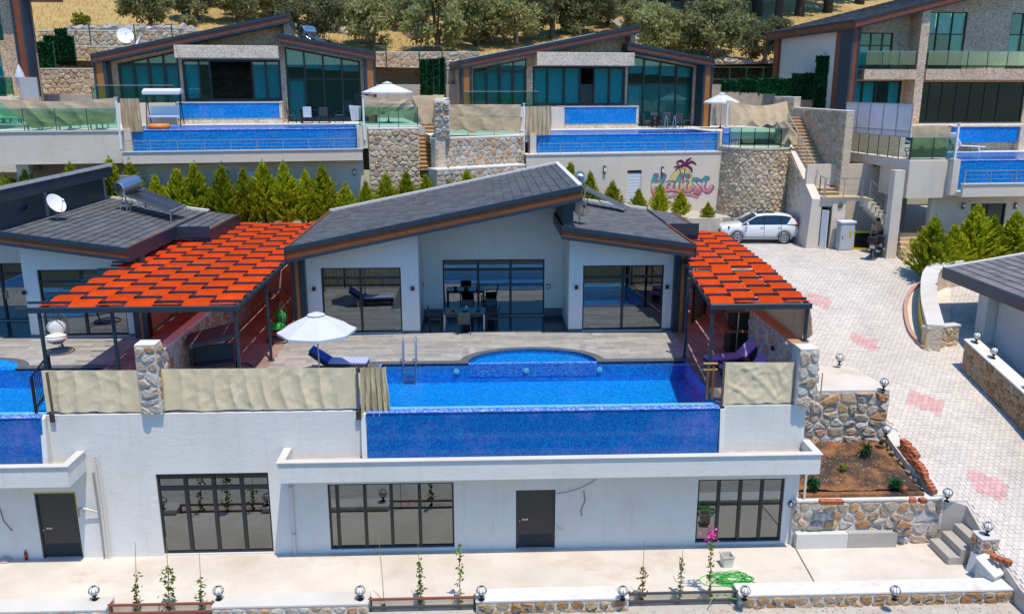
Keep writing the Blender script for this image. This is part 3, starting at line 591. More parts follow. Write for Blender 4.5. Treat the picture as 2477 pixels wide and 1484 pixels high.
for dd in (d1, d2):
    mb = MB(); x0, x1, z0, z1 = dd; mb.box(x0, x0+.05, 24.33, 24.42, z0, z1); mb.box(x1-.05, x1, 24.33, 24.42, z0, z1); mb.box(x0+.05, x1-.05, 24.33, 24.42, z1-.05, z1); mb.box(x0+.05, x1-.05, 24.37, 24.41, z0+.02, z1-.05)
    D = mb.build('door', DOORM, B)
    mb = MB()
    for k in range(7): z = z0+.08+k*.058; mb.hexa([(x0+.1,24.355,z),(x1-.1,24.355,z),(x1-.1,24.37,z+.012),(x0+.1,24.37,z+.012),(x0+.1,24.355,z+.018),(x1-.1,24.355,z+.018),(x1-.1,24.37,z+.042),(x0+.1,24.37,z+.042)])
    mb.build('louvre_vent', BLACK, D)
    mb = MB(); mb.bar((x0+.22,24.34,z0+1.0),(x0+.36,24.34,z0+1.0), .025); mb.box(x0+.2, x0+.38, 24.355, 24.37, z0+.975, z0+1.03); mb.build('handle', STEEL, D); mb = MB(); mb.lathe((x0+.12,24.36,z0+.95), [(.02,-.01),(.02,.015)], 8, 'y'); mb.build('lock', M('brass', (.6,.42,.1), .3, 1) if 'brass' not in bpy.data.materials else bpy.data.materials['brass'], D)
mb = MB(); mb.box(d2[0]-.03, d2[1]+.03, 24.29, 24.33, d2[3], d2[3]+.03); mb.box(d2[1]-.0, d2[1]+.03, 24.29, 24.33, d2[3]-.7, d2[3]); mb.build('foam_bead', YEL, B)
# ---------------------------------------------------------------- pools
def pool(fr, label, x0, x1, y1, zb, wmat, tile, edge, water, y0=0, wz=-.03, floor=-.72, ybot=None, cop=COPING, sidecop=True, gutter_y=-.02):
    T = thing('swimming_pool', label, 'pool', fr, 'overflow pools')
    mb = MB(fr); mb.box(x0, x1, y0, y0+.26, zb, wz-.012); mb.build('overflow_wall', wmat, T)
    mb = MB(fr); mb.prism([(y0+.0,wz-.012),(y0+.26,wz-.012),(y0+.26,wz+.005),(y0+.05,wz+.018),(y0-.03,wz-.02)], x0, x1, ax='x'); mb.build('spill_edge', edge, T)
    mb = MB(fr); mb.box(x0, x1, y0+.26, y1, floor-.1, floor); mb.box(x0-.1, x0, y0+.26, y1+.1, floor, -.02); mb.box(x1, x1+.1, y0+.26, y1+.1, floor, -.02); mb.box(x0, x1, y1, y1+.1, floor, -.02)
    mb.quad((x0,y0+.262,floor),(x1,y0+.262,floor),(x1,y0+.262,wz-.012),(x0,y0+.262,wz-.012)); mb.build('basin', tile, T)
    mb = MB(fr); mb.quad((x0,y0+.2,wz),(x1,y0+.2,wz),(x1,y1,wz),(x0,y1,wz)); mb.build('water', water, T)
    return T
POOL = pool(HF, 'large blue overflow pool in front of the middle villa', .0, 10.72, 4.5, -1.6, POOLW, POOLIN, POOLE, WATER)
# arc-shaped shallow bay and coping, real steps
fr = HF; c = fr.G(1288, 872, 0); bx, by, br, bh = c.x, 4.5, 2.28, 1.48
arc = [(bx+br*math.cos(t), by+.1+bh*math.sin(t)) for t in [math.pi*k/24 for k in range(25)]]
arc2 = [(bx+(br+.32)*math.cos(t), by+.1+(bh+.24)*math.sin(t)) for t in [math.pi*k/24 for k in range(25)]]
mb = MB(fr); mb.prism(arc, -.5, -.16); mb.build('bay_floor', POOLIN, POOL)
mb = MB(fr)
for (p, q) in zip(arc, arc[1:]): mb.quad((p[0],p[1],-.32),(q[0],q[1],-.32),(q[0],q[1],.0),(p[0],p[1],.0))
mb.build('bay_wall', POOLIN, POOL); mb = MB(fr); mb.box(bx-br, bx+br, by-.02, by+.1, -.5, -.018); mb.build('bay_rim', POOLE, POOL)
mb = MB(fr); mb.add([(p[0],p[1],-.03) for p in arc], [tuple(range(25))]); mb.build('water', WATER, POOL)
mb = MB(fr)
for i in range(24):
    a, b, e, d = arc[i], arc[i+1], arc2[i+1], arc2[i]; mb.hexa([(*a,-.08),(*d,-.08),(*e,-.08),(*b,-.08),(*a,.02),(*d,.02),(*e,.02),(*b,.02)])
mb.box(-.42, bx-br, 4.5, 4.78, -.08, .018); mb.box(bx+br, 11.05, 4.5, 4.78, -.08, .018); mb.box(10.74, 11.05, .3, 4.5, -.08, .018); mb.box(-.45, -.0, .3, 4.5, -.08, .018); mb.build('coping', COPING, POOL)
mb = MB(fr); mb.hexa([(-.42,.2,.019),(0,.2,.019),(0,4.5,.019),(-.05,4.5,.019),(-.42,.2,.024),(0,.2,.024),(0,4.5,.024),(-.05,4.5,.024)]); mb.build('side_spill_strip', POOLE, POOL)
for px, py, y in ((1104,890,4.48),(1273,890,4.48),(1450,889,4.48)):
    p = fr.W(px, py, y); mb = MB(fr); mb.lathe((p.x, y, -.28), [(.10,-.03),(.10,-.045),(.07,-.055)], 14, 'y'); mb.build('underwater_light', WHITEP, POOL)
POOL_L = pool(Fr(HF.o.x-20.3, 24.1, 0), 'blue overflow pool cut off at the left edge beside the iron railing', 0, 10.72, 4.5, -1.6, POOLW, POOLIN, POOLE, WATER)
fr = Fr(HF.o.x-20.3, 24.1, 0); bx = fr.G(-20, 860, 0).x
arc = [(bx+1.6*math.cos(t), 4.6+.95*math.sin(t)) for t in [math.pi*k/20 for k in range(21)]]; arc2 = [(bx+1.95*math.cos(t), 4.6+1.2*math.sin(t)) for t in [math.pi*k/20 for k in range(21)]]
mb = MB(fr); mb.prism(arc, -.1, .0205); mb.build('water', POOLIN, POOL_L); mb = MB(fr)
for i in range(20):
    a, b, e, d = arc[i], arc[i+1], arc2[i+1], arc2[i]; mb.hexa([(*a,-.08),(*d,-.08),(*e,-.08),(*b,-.08),(*a,.022),(*d,.022),(*e,.022),(*b,.022)])
mb.box(bx+1.6, 11.0, 4.5, 4.8, -.08, .018); mb.build('coping', COPING, POOL_L)
# ---------------------------------------------------------------- terrace floors, tile by tile
def tilefloor(name, mat, base, rects, tw, td, z=0, stag=True, hole=None, seed=2, jn=.006):
    mb = MB()
    for x0, x1, y0, y1 in rects: mb.box(x0, x1, y0, y1, z-.25, z-.012)
    fl = mb.build(name, base, kind='structure'); rng = random.Random(seed); k = 0; rest = MB()
    for x0, x1, y0, y1 in rects:
        ny = max(1, round((y1-y0)/td)); d = (y1-y0)/ny
        for j in range(ny):
            x = x0-(rng.random()*tw if stag else 0)
            while x < x1:
                a, b = max(x, x0), min(x+tw, x1); y = y0+j*d; x += tw
                if b-a < .05 or (hole and hole((a+b)/2, y+d/2, a, b, y, y+d)): continue
                q = MB() if k < 300 else rest; k += 1; zz = z+rng.uniform(-.001,.0015); e = jn/2
                q.box(a+e, b-e, y+e, y+d-e, z-.012, zz)
                if q is not rest: q.build('floor_tile', mat, fl)
    if rest.v: rest.build('floor_tiles', mat, fl, kind='stuff')
    return fl
BX = HF.G(1288, 872, 0).x+HF.o.x
def bayhole(cx, cy, a, b, c, d):
    f = lambda x, y: ((x-BX)/2.6)**2+((y-28.7)/1.73)**2 < 1
    return f(cx, cy) and f(a, c) and f(b, c)
def cutbay(cx, cy, a, b, c, d): return ((cx-BX)/2.45)**2+((cy-28.7)/1.6)**2 < 1 or (abs(cx-BX) < 2.3 and cy < 30.0)
deck = tilefloor('pool_deck', DECK, DECKF, [(-7.4, BX-2.55, 28.88, 32.5), (BX-2.55, BX+2.55, 30.45, 32.5), (BX+2.55, 7.6, 28.88, 32.5), (-7.4, -3.92, 24.62, 28.88)], 1.18, .30, 0)
mb = MB(); n = 20
for k in range(n):                              # tiles cut round the bay
    t0, t1 = math.pi*k/n, math.pi*(k+1)/n; P = lambda t, r, h: (BX+r*math.cos(t), 28.70+h*math.sin(t))
    a, b = P(t0,2.55,1.69), P(t1,2.55,1.69)
    mb.hexa([(a[0],a[1],-.1),(a[0],30.45,-.1),(b[0],30.45,-.1),(b[0],b[1],-.1),(a[0],a[1],-.001),(a[0],30.45,-.001),(b[0],30.45,-.001),(b[0],b[1],-.001)])
mb.build('cut_tiles', DECK, deck, kind='stuff')
tilefloor('left_pergola_floor', FLOORT, DECKF, [(-9.75, -7.4, 24.62, 41.2)], .6, .6, -.002, False, seed=3)
tilefloor('left_side_yard', FLOORT, DECKF, [(-13.05, -10.05, 24.62, 41.2)], .6, .6, -.002, False, seed=3)
tilefloor('right_pergola_floor', FLOORT, DECKF, [(7.6, 9.6, 24.62, 29.0), (7.6, 10.3, 29.0, 40.0)], .6, .6, -.002, False, seed=4)
tilefloor('left_villa_deck', DECK, DECKF, [(-24, -13.05, 28.88, 32.5)], 1.18, .30, 0, seed=6)
# ---------------------------------------------------------------- front walls, lamps, rails
def m_stripe(name, a, b, ax=0, freq=18, duty=.5):
    t = NT(name); v = t.math('FRACT', t.math('MULTIPLY', t.sep(t.tc.outputs['Object'], ax), freq)); c = t.mix(t.math('GREATER_THAN', v, duty), a, b)
    t.put(t.b.inputs['Base Color'], c); t.b.inputs['Roughness'].default_value = .85; return t.mat
def lamp_proto():
    t = thing('globe_lamp', 'x', 'lamp', O, 'caged globe lamps on the walls')
    mb = MB(); mb.lathe((0,0,0), [(.085,0),(.085,.012),(.03,.02),(.028,.10),(.06,.115),(.065,.14),(.045,.15)], 14); mb.build('lamp_base', BLACK, t, smooth=2)
    mb = MB(); mb.sphere((0,0,.285), .125, 16, 10); mb.build('globe', GLOBE, t, smooth=True)
    mb = MB()
    for k in range(8):
        a = math.pi*k/4; mb.tube([(.148*math.sin(s)*math.cos(a), .148*math.sin(s)*math.sin(a), .285-.148*math.cos(s)) for s in [math.pi*j/12 for j in range(13)]], .0065, 4)
    mb.tube([(.148*math.cos(a), .148*math.sin(a), .285) for a in [2*math.pi*j/24 for j in range(25)]], .0065, 4); mb.build('cage', BLACK, t); return t
LAMP = lamp_proto(); lamp_n = [0]
def lamp(p, label, s=1):
    fr = Fr(p[0], p[1], p[2], lamp_n[0]*.37); lamp_n[0] += 1
    if lamp_n[0] == 1: LAMP.location = fr.o; LAMP['label'] = label; return LAMP
    return copy_tree(LAMP, fr, label, s)
FY, FZ = 21.25, -4.62
def fx(px): return O.W(px, 1450, FY).x
SEG = [(-14.5, fx(251), 'front rubble wall at the far left under a single globe lamp'), (fx(511), fx(889), 'front rubble wall between the two brown railings'), (fx(1152), fx(1521), 'front rubble wall with orange stained coping right of the brown and dark railing'), (fx(1789), 17.2, 'long front rubble wall right of the dark railing')]
for i, (a, b, l) in enumerate(SEG):
    wall_seg(l, (a, FY), (b, FY), -6.0, FZ-.07, th=.58, cap=.07, cw=.36, ch=.27, dep=.07, seed=11+i, over=.02, group='front rubble walls', mat=STONE if i < 2 else STONEB, capmat=CONCW if i < 2 else MARBLE)
for px, l in ((230,'globe lamp on the front wall above the left end of the first brown railing'), (530,'globe lamp on the front wall above the right end of the first brown railing'), (872,'globe lamp on the front wall left of the brown over dark railing'), (1165,'globe lamp on the front wall right of the brown over dark railing'), (1506,'globe lamp on the front wall left of the all dark railing'), (1801,'globe lamp on the front wall beside the green hose'), (2163,'globe lamp on the front wall nearest the stacked white panels')):
    p = O.G(px, 1449, FZ); lamp((p.x, p.y, FZ), l)
for i, (a, b, c1, c2, l) in enumerate(((251,511,RAILB,RAILB,'garden railing with two brown bars between front walls'), (889,1152,RAILB,RAILD,'garden railing with a brown bar over a dark bar'), (1521,1789,RAILD,RAILD,'garden railing with two dark bars in front of the hose'))):
    x0, x1 = fx(a), fx(b); t = thing('garden_railing', l, 'railing', Fr(x0, FY+.2, -5.05), 'front garden railings')
    for z, m in ((-4.64, c1), (-4.90, c2)):
        mb = MB(); mb.box(x0-.02, x1+.02, FY+.17, FY+.23, z-.035, z+.035); bevel(mb.build('rail', m, t), .012)
    for x in (x0+.06, x1-.06):
        mb = MB(); mb.box(x-.025, x+.025, FY+.231, FY+.28, -5.05, -4.6); mb.build('post', m if c2 is RAILD else RAILB, t)
# ---------------------------------------------------------------- climbing plants on canes
def cards(mb, pts, size, rng, flat=.5, asp=1.6):
    for p in pts:
        p = Vector(p); d = Vector((rng.gauss(0,1), rng.gauss(0,1), rng.gauss(0,1)*flat)).normalized(); n = d.orthogonal().normalized(); n.rotate(Matrix.Rotation(rng.uniform(0,6.28), 3, d)); s = size*rng.uniform(.6,1.3)
        mb.add([p-d*s*asp*.5, p+n*s*.5, p+d*s*asp*.5, p-n*s*.5], [(0,1,2,3)])
def climber(px, pyt, pxt, lo, hi, nleaf, spread, label, flowers=0, mat=None, y=21.55, gap=.0, dead=False):
    rng = random.Random(px); b = O.W(px, 1488, y); t0 = O.W(pxt, pyt, y); zb = -5.06; t = thing('climbing_plant', label, 'plant', Fr(b.x, y, zb), 'climbing plants tied to canes')
    mb = MB(); mb.tube([(b.x, y, zb), ((b.x*.5+t0.x*.5)+.01, y, (zb+t0.z)/2), (t0.x, y, t0.z)], [.013,.011,.007], 5); mb.build('cane', CANE, t)
    stem = []; H = t0.z-zb; n = 14
    for k in range(n+1):
        f = k/n*hi; a = k*1.7; stem.append((b.x+(t0.x-b.x)*f+.035*math.cos(a), y+.035*math.sin(a)-.02, zb+H*f))
    mb = MB(); mb.tube(stem, [.010*(1-.6*k/n) for k in range(n+1)], 4); mb.build('stem', BARK, t)
    mb = MB(); pts = []
    for k in range(nleaf):
        f = lo+(hi-lo)*rng.random()**.9; s = spread*(.35+.65*abs(math.sin(f*13+px)))
        if rng.random() < .12: s *= 1.7
        a = rng.uniform(0,6.28); r = s*math.sqrt(rng.random()); pts.append((b.x+(t0.x-b.x)*f+r*math.cos(a), y+r*math.sin(a)*.7, zb+H*f+rng.gauss(0,.03)))
    cards(mb, pts, .075, rng); mb.build('foliage', mat or LEAFB, t)
    if flowers:
        mb = MB(); top = (b.x+(t0.x-b.x)*hi, y, zb+H*hi)
        cards(mb, [(top[0]+rng.gauss(0,.10)-(.2 if rng.random()<.2 else 0), top[1]+rng.gauss(0,.08), top[2]+rng.gauss(.05,.11)) for k in range(flowers)], .075, rng); mb.build('blossom', PINKL, t)
CL = [(330,1310,327,.05,.62,60,.11,'thin climbing plant at the left end of the first brown railing'), (410,1298,402,.05,.62,130,.22,'bushiest climbing plant, bright green on a tan cane'), (488,1333,482,.05,.58,70,.17,'sparse climbing plant beside the second globe lamp'), (931,1296,916,.03,.10,6,.05,'bare brown cane with almost no leaves behind the brown bar'), (1019,1296,1010,.05,.68,90,.10,'climbing plant halfway up its cane near the middle front'), (1112,1312,1112,.05,.98,70,.12,'leggy climbing plant leafy up to its top left of the dark door'), (1551,1305,1558,.05,.60,75,.16,'climbing plant with reddish leaves left of the white slab'), (1641,1325,1652,.05,.82,90,.10,'slim dark green climbing plant crossing the white slab'), (1713,1270,1722,.05,.85,90,.11,'climbing plant with pink blossom at its top')]
for i, (px, pt, pxt, lo, hi, n, sp, l) in enumerate(CL): climber(px, pt, pxt, lo, hi, n, sp, l, flowers=55 if i == 8 else 0, mat=LEAFO if i in (7,) else (m_leaf('reddish_leaf', (.22,.12,.04), (.30,.20,.05), (.34,.10,.06)) if i == 6 else LEAFB))
mb = MB(); rng = random.Random(8)
for k in range(500): p = (rng.uniform(-12,15), rng.uniform(20.6,21.2), PZ-.245); mb.sphere(p, rng.uniform(.01,.03), 5, 3)
mb.build('gravel', STONEG, kind='stuff')
# ---------------------------------------------------------------- things on the patio
p = O.G(1757, 1366, PZ); fr = Fr(p.x, p.y, PZ, .12); t = thing('bucket', 'off white plastic tub standing on the patio near the hose', 'bucket', fr)
mb = MB(fr); a, b, h = .145, .175, .38
mb.add([(-a,-a,0),(a,-a,0),(a,a,0),(-a,a,0),(-b,-b,h),(b,-b,h),(b,b,h),(-b,b,h),(-b+.02,-b+.02,h),(b-.02,-b+.02,h),(b-.02,b-.02,h),(-b+.02,b-.02,h),(-a+.02,-a+.02,.02),(a-.02,-a+.02,.02),(a-.02,a-.02,.02),(-a+.02,a-.02,.02)],
  [(0,3,2,1)]+[(i,(i+1)%4,4+(i+1)%4,4+i) for i in range(4)]+[(4+i,4+(i+1)%4,8+(i+1)%4,8+i) for i in range(4)]+[(8+i,8+(i+1)%4,12+(i+1)%4,12+i) for i in range(4)]+[(12,13,14,15)]); bevel(mb.build('tub', CREAMP, t), .015)
mb = MB(fr); mb.box(-b-.012, b+.012, -b-.012, -b+.0, h-.04, h+.004); mb.box(-b-.012, b+.012, b, b+.012, h-.04, h+.004); mb.build('rim', CREAMP, t)
c = O.G(1772, 1402, PZ); rng = random.Random(4); pts = []
for k in range(150):
    a = k*.42; r = .33+.13*math.sin(k*.9)+.06*math.sin(k*.37); pts.append((c.x+r*math.cos(a)*1.25+.1*math.sin(k*.11), c.y+r*math.sin(a)*.8+.06*math.cos(k*.13), PZ+.02+.10*(k/150)*(1+math.sin(k*.5))/2))
for q in ((1835,1412),(1850,1425)): w_ = O.G(*q, PZ); pts.append((w_.x, w_.y, PZ+.015))
tail = [O.G(*q, PZ) for q in ((1755,1390),(1710,1391),(1692,1402),(1712,1416),(1760,1418),(1800,1430),(1812,1452),(1770,1446),(1745,1436),(1722,1450),(1716,1462))]
sm = []
for i in range(len(tail)-1):
    for f in (0,.25,.5,.75):
        a0, a1, a2, a3 = tail[max(i-1,0)], tail[i], tail[i+1], tail[min(i+2,len(tail)-1)]; sm.append(.5*((2*a1)+(a2-a0)*f+(2*a0-5*a1+4*a2-a3)*f*f+(3*a1-a0-3*a2+a3)*f**3)+Vector((0,0,.014)))
mb = MB(); mb.tube(pts, .014, 5); mb.tube(sm, .014, 5); o = mb.build('garden_hose', HOSE, loc=Fr(c.x, c.y, PZ), smooth=True); setp(o, 'tangled bright green garden hose lying on the patio', 'hose')
p = O.G(1660, 1397, PZ); fr = Fr(p.x, p.y, PZ, .05); mb = MB(fr); mb.box(-.36, .34, -.16, .16, 0, .035); o = bevel(mb.build('access_cover', CREAMP, loc=fr), .008); setp(o, 'flat white rectangular cover lying on the patio behind a climber', 'cover')
p = O.G(2366, 1400, PZ)
for k in range(3):
    fr = Fr(p.x+.05+k*.095, p.y+.22+.03*k, PZ, rad(-63+k*2)); t = thing('leaning_board', ['pale grey panel leaning nearest, in front of two others at the steps','pale grey panel leaning between two others at the steps','pale grey panel leaning last, against the rubble wall by the steps'][k], 'board', fr, 'leaning white panels')
    mb = MB(fr); mb.hexa([(-.32,-.02,0),(.32,-.02,0),(.32,.03,0),(-.32,.03,0),(-.32,.14,.60+.03*k),(.32,.14,.60+.03*k),(.32,.19,.60+.03*k),(-.32,.19,.60+.03*k)]); bevel(mb.build('board_body', GREYB if k == 0 else WHITEP, t), .01); mb = MB(fr); mb.hexa([(-.27,-.012,.05),(.27,-.012,.05),(.27,.0,.05),(-.27,.0,.05),(-.27,.122,.56),(.27,.122,.56),(.27,.134,.56),(-.27,.134,.56)]); mb.build('face_plate', GREYB, t)
p = O.G(2372, 1420, PZ); fr = Fr(p.x, p.y, PZ, -.15); mb = MB(fr); mb.box(-.28, .3, -.1, .12, 0, .03); o = mb.build('white_offcut', WHITEP, loc=fr); setp(o, 'small white offcut lying flat below the leaning panels', 'board')
p = O.G(64, 1352, PZ); fr = Fr(p.x, p.y, PZ); t = thing('drink_bottle', 'small plastic bottle with red label standing by the left wall', 'bottle', fr); mb = MB(fr); mb.lathe((0,0,0), [(.04,0),(.045,.02),(.045,.10),(.04,.13),(.045,.16),(.044,.2),(.02,.27),(.015,.30)], 10); mb.build('body', M('cola_brown', (.10,.02,.012), .15), t, smooth=True); mb = MB(fr); mb.lathe((0,0,.1), [(.047,0),(.047,.09)], 10); mb.build('label', RED, t); mb = MB(fr); mb.lathe((0,0,.295), [(.018,0),(.018,.025)], 8); mb.build('cap', RED, t)
p = O.G(12, 1356, PZ); fr = Fr(p.x, p.y, PZ); mb = MB(fr); mb.grid(lambda u, v: Vector(((u-.5)*.34, (v-.5)*.3, .02+.13*math.exp(-((u-.5)**2+(v-.5)**2)*9)*(1+.6*noise.noise((u*6,v*6,1))))), 10, 10); o = mb.build('plastic_bag', m_cloth('pinkish_film', (.66,.52,.50), .4), loc=fr); setp(o, 'crumpled pinkish plastic bag on the ground at the far left', 'bag')
# pipes on the lower wall
x0 = O.W(708, 1250, 24.25).x; t = thing('drainpipe', 'white vertical drainpipe left of the middle glazed doors', 'pipe', Fr(x0, 24.24, PZ)); mb = MB(); mb.tube([(x0,24.25,PZ),(x0,24.25,-1.87)], .045, 8); mb.build('pipe', PVC, t, smooth=2)
for z in (PZ+.7, PZ+2.3): mb = MB(); mb.lathe((x0,24.25,z), [(.056,0),(.056,.07)], 10); mb.build('bracket', GALV, t)
t = thing('service_pipe', 'bundle of grey and white service pipes at the left balcony end', 'pipe', Fr(-11.75, 24.2, PZ))
for k, (dx, zt, m) in enumerate(((0,-1.9,GALV),(.09,-1.35,PVC),(.17,-1.35,PVC))):
    mb = MB(); mb.tube([(-11.78+dx,24.22,PZ),(-11.78+dx+.02,24.22,(PZ+zt)/2),(-11.78+dx,24.22,zt)], .032, 6); mb.build('pipe', m, t, smooth=2)
mb = MB(); mb.tube([(-11.78,24.2,PZ+1.6),(-12.1,24.15,PZ+1.75),(-12.3,24.12,PZ+1.78),(-12.32,24.1,PZ+1.5)], .03, 6); mb.build('spout', GALV, t, smooth=2)
x0 = O.W(1944, 1250, 24.2).x; t = thing('drainpipe', 'cream downpipe at the right end of the lower wall', 'pipe', Fr(x0, 24.2, PZ)); mb = MB(); mb.tube([(x0-.03,24.24,PZ),(x0-.03,24.24,-2.05),(x0-.03,24.0,-1.9)], .04, 8); mb.build('pipe', CREAMP, t, smooth=2)
for i, (pts, l) in enumerate(((((1345,1194),(1375,1190),(1405,1180),(1430,1168),(1442,1160)),'grey cable curving up from the dark steel door'), (((1345,1268),(1350,1276),(1362,1281)),'short grey cable end right of the dark door'), (((0,1228),(8,1258),(22,1275),(30,1283)),'brown cable hanging on the wall at the far left'), (((1412,1185),(1415,1210),(1405,1235),(1408,1247)),'thin brown wire dangling on the lower wall'))):
    P = [O.W(*q, 24.28) for q in pts]; mb = MB(); mb.tube(P, .016 if i == 0 else .011, 5); o = mb.build('wall_cable', PVC if i < 2 else BARK, loc=Fr(*P[0])); setp(o, l, 'cable')
def intercom(px, py, y, label, fr=O):
    p = fr.W(px, py, y); f = fr.sub(p.x, y, p.z); t = thing('wall_light', label, 'light', f, 'oval wall lights'); mb = MB(f); mb.lathe((0,0,0), [(.075,0),(.075,-.05),(.06,-.06)], 16, 'y')
    mb.v = [Vector((q.x, q.y, f.o.z+(q.z-f.o.z)*1.5)) for q in mb.v]; mb.build('housing', BLACK, t); mb = MB(f); mb.lathe((0,0,0), [(.048,-.061),(.04,-.07)], 16, 'y'); mb.v = [Vector((q.x, q.y, f.o.z+(q.z-f.o.z)*1.5)) for q in mb.v]; mb.build('lens', GLOBE, t)
intercom(1912, 1217, 24.29, 'oval bulkhead light on the lower wall right of the folding doors'); intercom(1326, 692, 34.88, 'oval ring light on the porch wall right of the middle door')
WL = []
def wall_light(px, py, y, label, fr=O):
    p = fr.W(px, py, y)
    if not WL:
        f = fr.sub(p.x, y, p.z); t = thing('wall_light', label, 'light', f, 'black box wall lights'); mb = MB(f); mb.box(-.065, .065, -.11, -.002, -.075, .075); bevel(mb.build('housing', BLACK, t), .008); mb = MB(f); mb.box(-.04, .04, -.09, -.03, -.079, -.076); mb.build('lens', GLOBE, t); mb = MB(f); mb.box(-.03, .03, -.004, .0, -.05, .05); mb.build('mount', BLACK, t); WL.append(t)
    else: copy_tree(WL[0], fr.sub(p.x, y, p.z), label)
for px, py, y, l in ((760,698,32.5,'black box light left of the left sliding door'), (998,697,32.5,'black box light right of the left sliding door'), (1021,687,34.9,'black box light at the left end of the recessed porch'), (1367,686,34.9,'black box light at the right end of the recessed porch'), (1394,694,32.5,'black box light left of the right sliding door'), (1613,693,32.5,'black box light right of the right sliding door'), (60,707,32.5,'black box light on the left villa between its windows')): wall_light(px, py, y, l)
# ---------------------------------------------------------------- right side: beds, retaining walls, steps, bricks
BZ = -3.05
mb = MB(); rng = random.Random(6)
def soilz(u, v):
    x, y = 10.03+3.95*u-(.0), 24.5+2.75*v; z = -3.08+.50*v
    for cx, cy in ((13.1,26.6),(12.3,25.5),(10.5,24.9),(13.4,25.0)): z += .16*math.exp(-((x-cx)**2+(y-cy)**2)*4)
    return Vector((x, y, z+.05*noise.noise((x*2,y*2,0))+.03*noise.noise((x*7,y*7,2))))
mb.grid(soilz, 40, 30); mb.build('garden_bed', SOIL, kind='structure', smooth=True)
mb = MB(); mb.box(10.03, 14.1, 24.3, 27.3, -5, -3.12); mb.build('bed_fill', SOIL, kind='structure')
mb = MB()
for k in range(260): x, y = rng.uniform(10.1,13.9), rng.uniform(24.6,27.1); q = soilz((x-10.03)/3.95, (y-24.5)/2.75); r = rng.uniform(.012,.045); mb.sphere(q, r, 5, 3, (1,.8,.6))
mb.build('pebbles', STONEB, kind='stuff')
def shrub(px, py, z, r, label, n=260, mat=None):
    p = O.G(px, py, z); t = thing('small_shrub', label, 'shrub', Fr(*p), 'small shrubs in the bare bed'); rng = random.Random(px); mb = MB(); cards(mb, [(p.x+rng.gauss(0,r*.42), p.y+rng.gauss(0,r*.42), z+abs(rng.gauss(r*.7,r*.4))) for k in range(n)], .05, rng, asp=1.9); mb.build('foliage', mat or LEAFB, t); mb = MB(); mb.tube([p, p+Vector((0,0,r*.8))], .012, 5); mb.build('stem', BARK, t)
shrub(2095, 1097, -2.6, .26, 'dark leafy shrub at the back of the bed by the white coping', mat=LEAFG); shrub(2040, 1140, -2.85, .16, 'tiny yellow green seedling in the middle of the bed', 70); shrub(1967, 1180, -3.0, .24, 'leafy shrub at the left edge of the bed by the building', mat=LEAFG); shrub(2167, 1178, -3.0, .20, 'leafy shrub at the right of the bed below the bricks', mat=LEAFG)
wall_seg('rubble wall in front of the soil bed with orange stained coping', (9.85, 24.2), (14.62, 24.2), -4.85, -3.3, th=.38, cap=.08, cw=.40, ch=.30, dep=.08, seed=31, mat=STONE, ends=('end',), capmat=MARBLE)
t = thing('concrete_ledge', 'low white concrete ledge at the foot of the bed wall', 'ledge', Fr(11, 23.9, PZ)); mb = MB(); mb.box(9.95, 11.6, 23.94, 24.17, PZ, -4.30); mb.build('slab', CONCW, t); mb = MB(); mb.box(11.61, 13.2, 23.94, 24.17, PZ, -4.29); mb.build('slab', CONCG, t)
wall_seg('tall rubble retaining wall behind the soil bed', (10.24, 27.25), (14.12, 27.25), -3.0, -.76, th=.45, cap=.07, cw=.40, ch=.30, dep=.10, seed=32, mat=STONE, capmat=CONCW, over=.0)
# curved low wall with white coping beside the road
cpts = [(14.0,27.1),(14.05,26.4),(14.15,25.6),(14.35,24.9),(14.45,24.25)]
t = thing('bed_kerb_wall', 'low curved wall with white coping between soil bed and road', 'wall', Fr(14, 27, -3))
for i, (a, b) in enumerate(zip(cpts, cpts[1:])):
    za, zb = road_z(a[1])+.13, road_z(b[1])+.13; mb = MB(); mb.hexa([(a[0]-.02,a[1],za-1.2),(b[0]-.02,b[1],zb-1.2),(b[0]+.3,b[1],zb-1.2),(a[0]+.3,a[1],za-1.2),(a[0]-.02,a[1],za-.07),(b[0]-.02,b[1],zb-.07),(b[0]+.3,b[1],zb-.07),(a[0]+.3,a[1],za-.07)]); mb.build('wall_body', MORTAR, t)
    mb = MB(); mb.hexa([(a[0]-.05,a[1],za-.068),(b[0]-.05,b[1],zb-.068),(b[0]+.33,b[1],zb-.068),(a[0]+.33,a[1],za-.068),(a[0]-.05,a[1],za),(b[0]-.05,b[1],zb),(b[0]+.33,b[1],zb),(a[0]+.33,a[1],za)]); mb.build('coping', CONCW, t)
def stone_loose(p, r, rng):
    mb = MB(); mb.sphere(p, r, 7, 5, (1, rng.uniform(.7,1), rng.uniform(.55,.8))); mb.v = [v+Vector((noise.noise(v*5), noise.noise(v*5+Vector((9,0,0))), noise.noise(v*5+Vector((0,9,0)))))*r*.5 for v in mb.v]; return mb
rng = random.Random(9)
for k, (a, b) in enumerate(zip(cpts, cpts[1:])):
    for j in range(6): f = (j+.5)/6; x, y = a[0]+(b[0]-a[0])*f, a[1]+(b[1]-a[1])*f; stone_loose((x-.06, y, road_z(y)+.13-.22-rng.random()*.25), rng.uniform(.08,.15), rng).build('stone', STONEB, t)
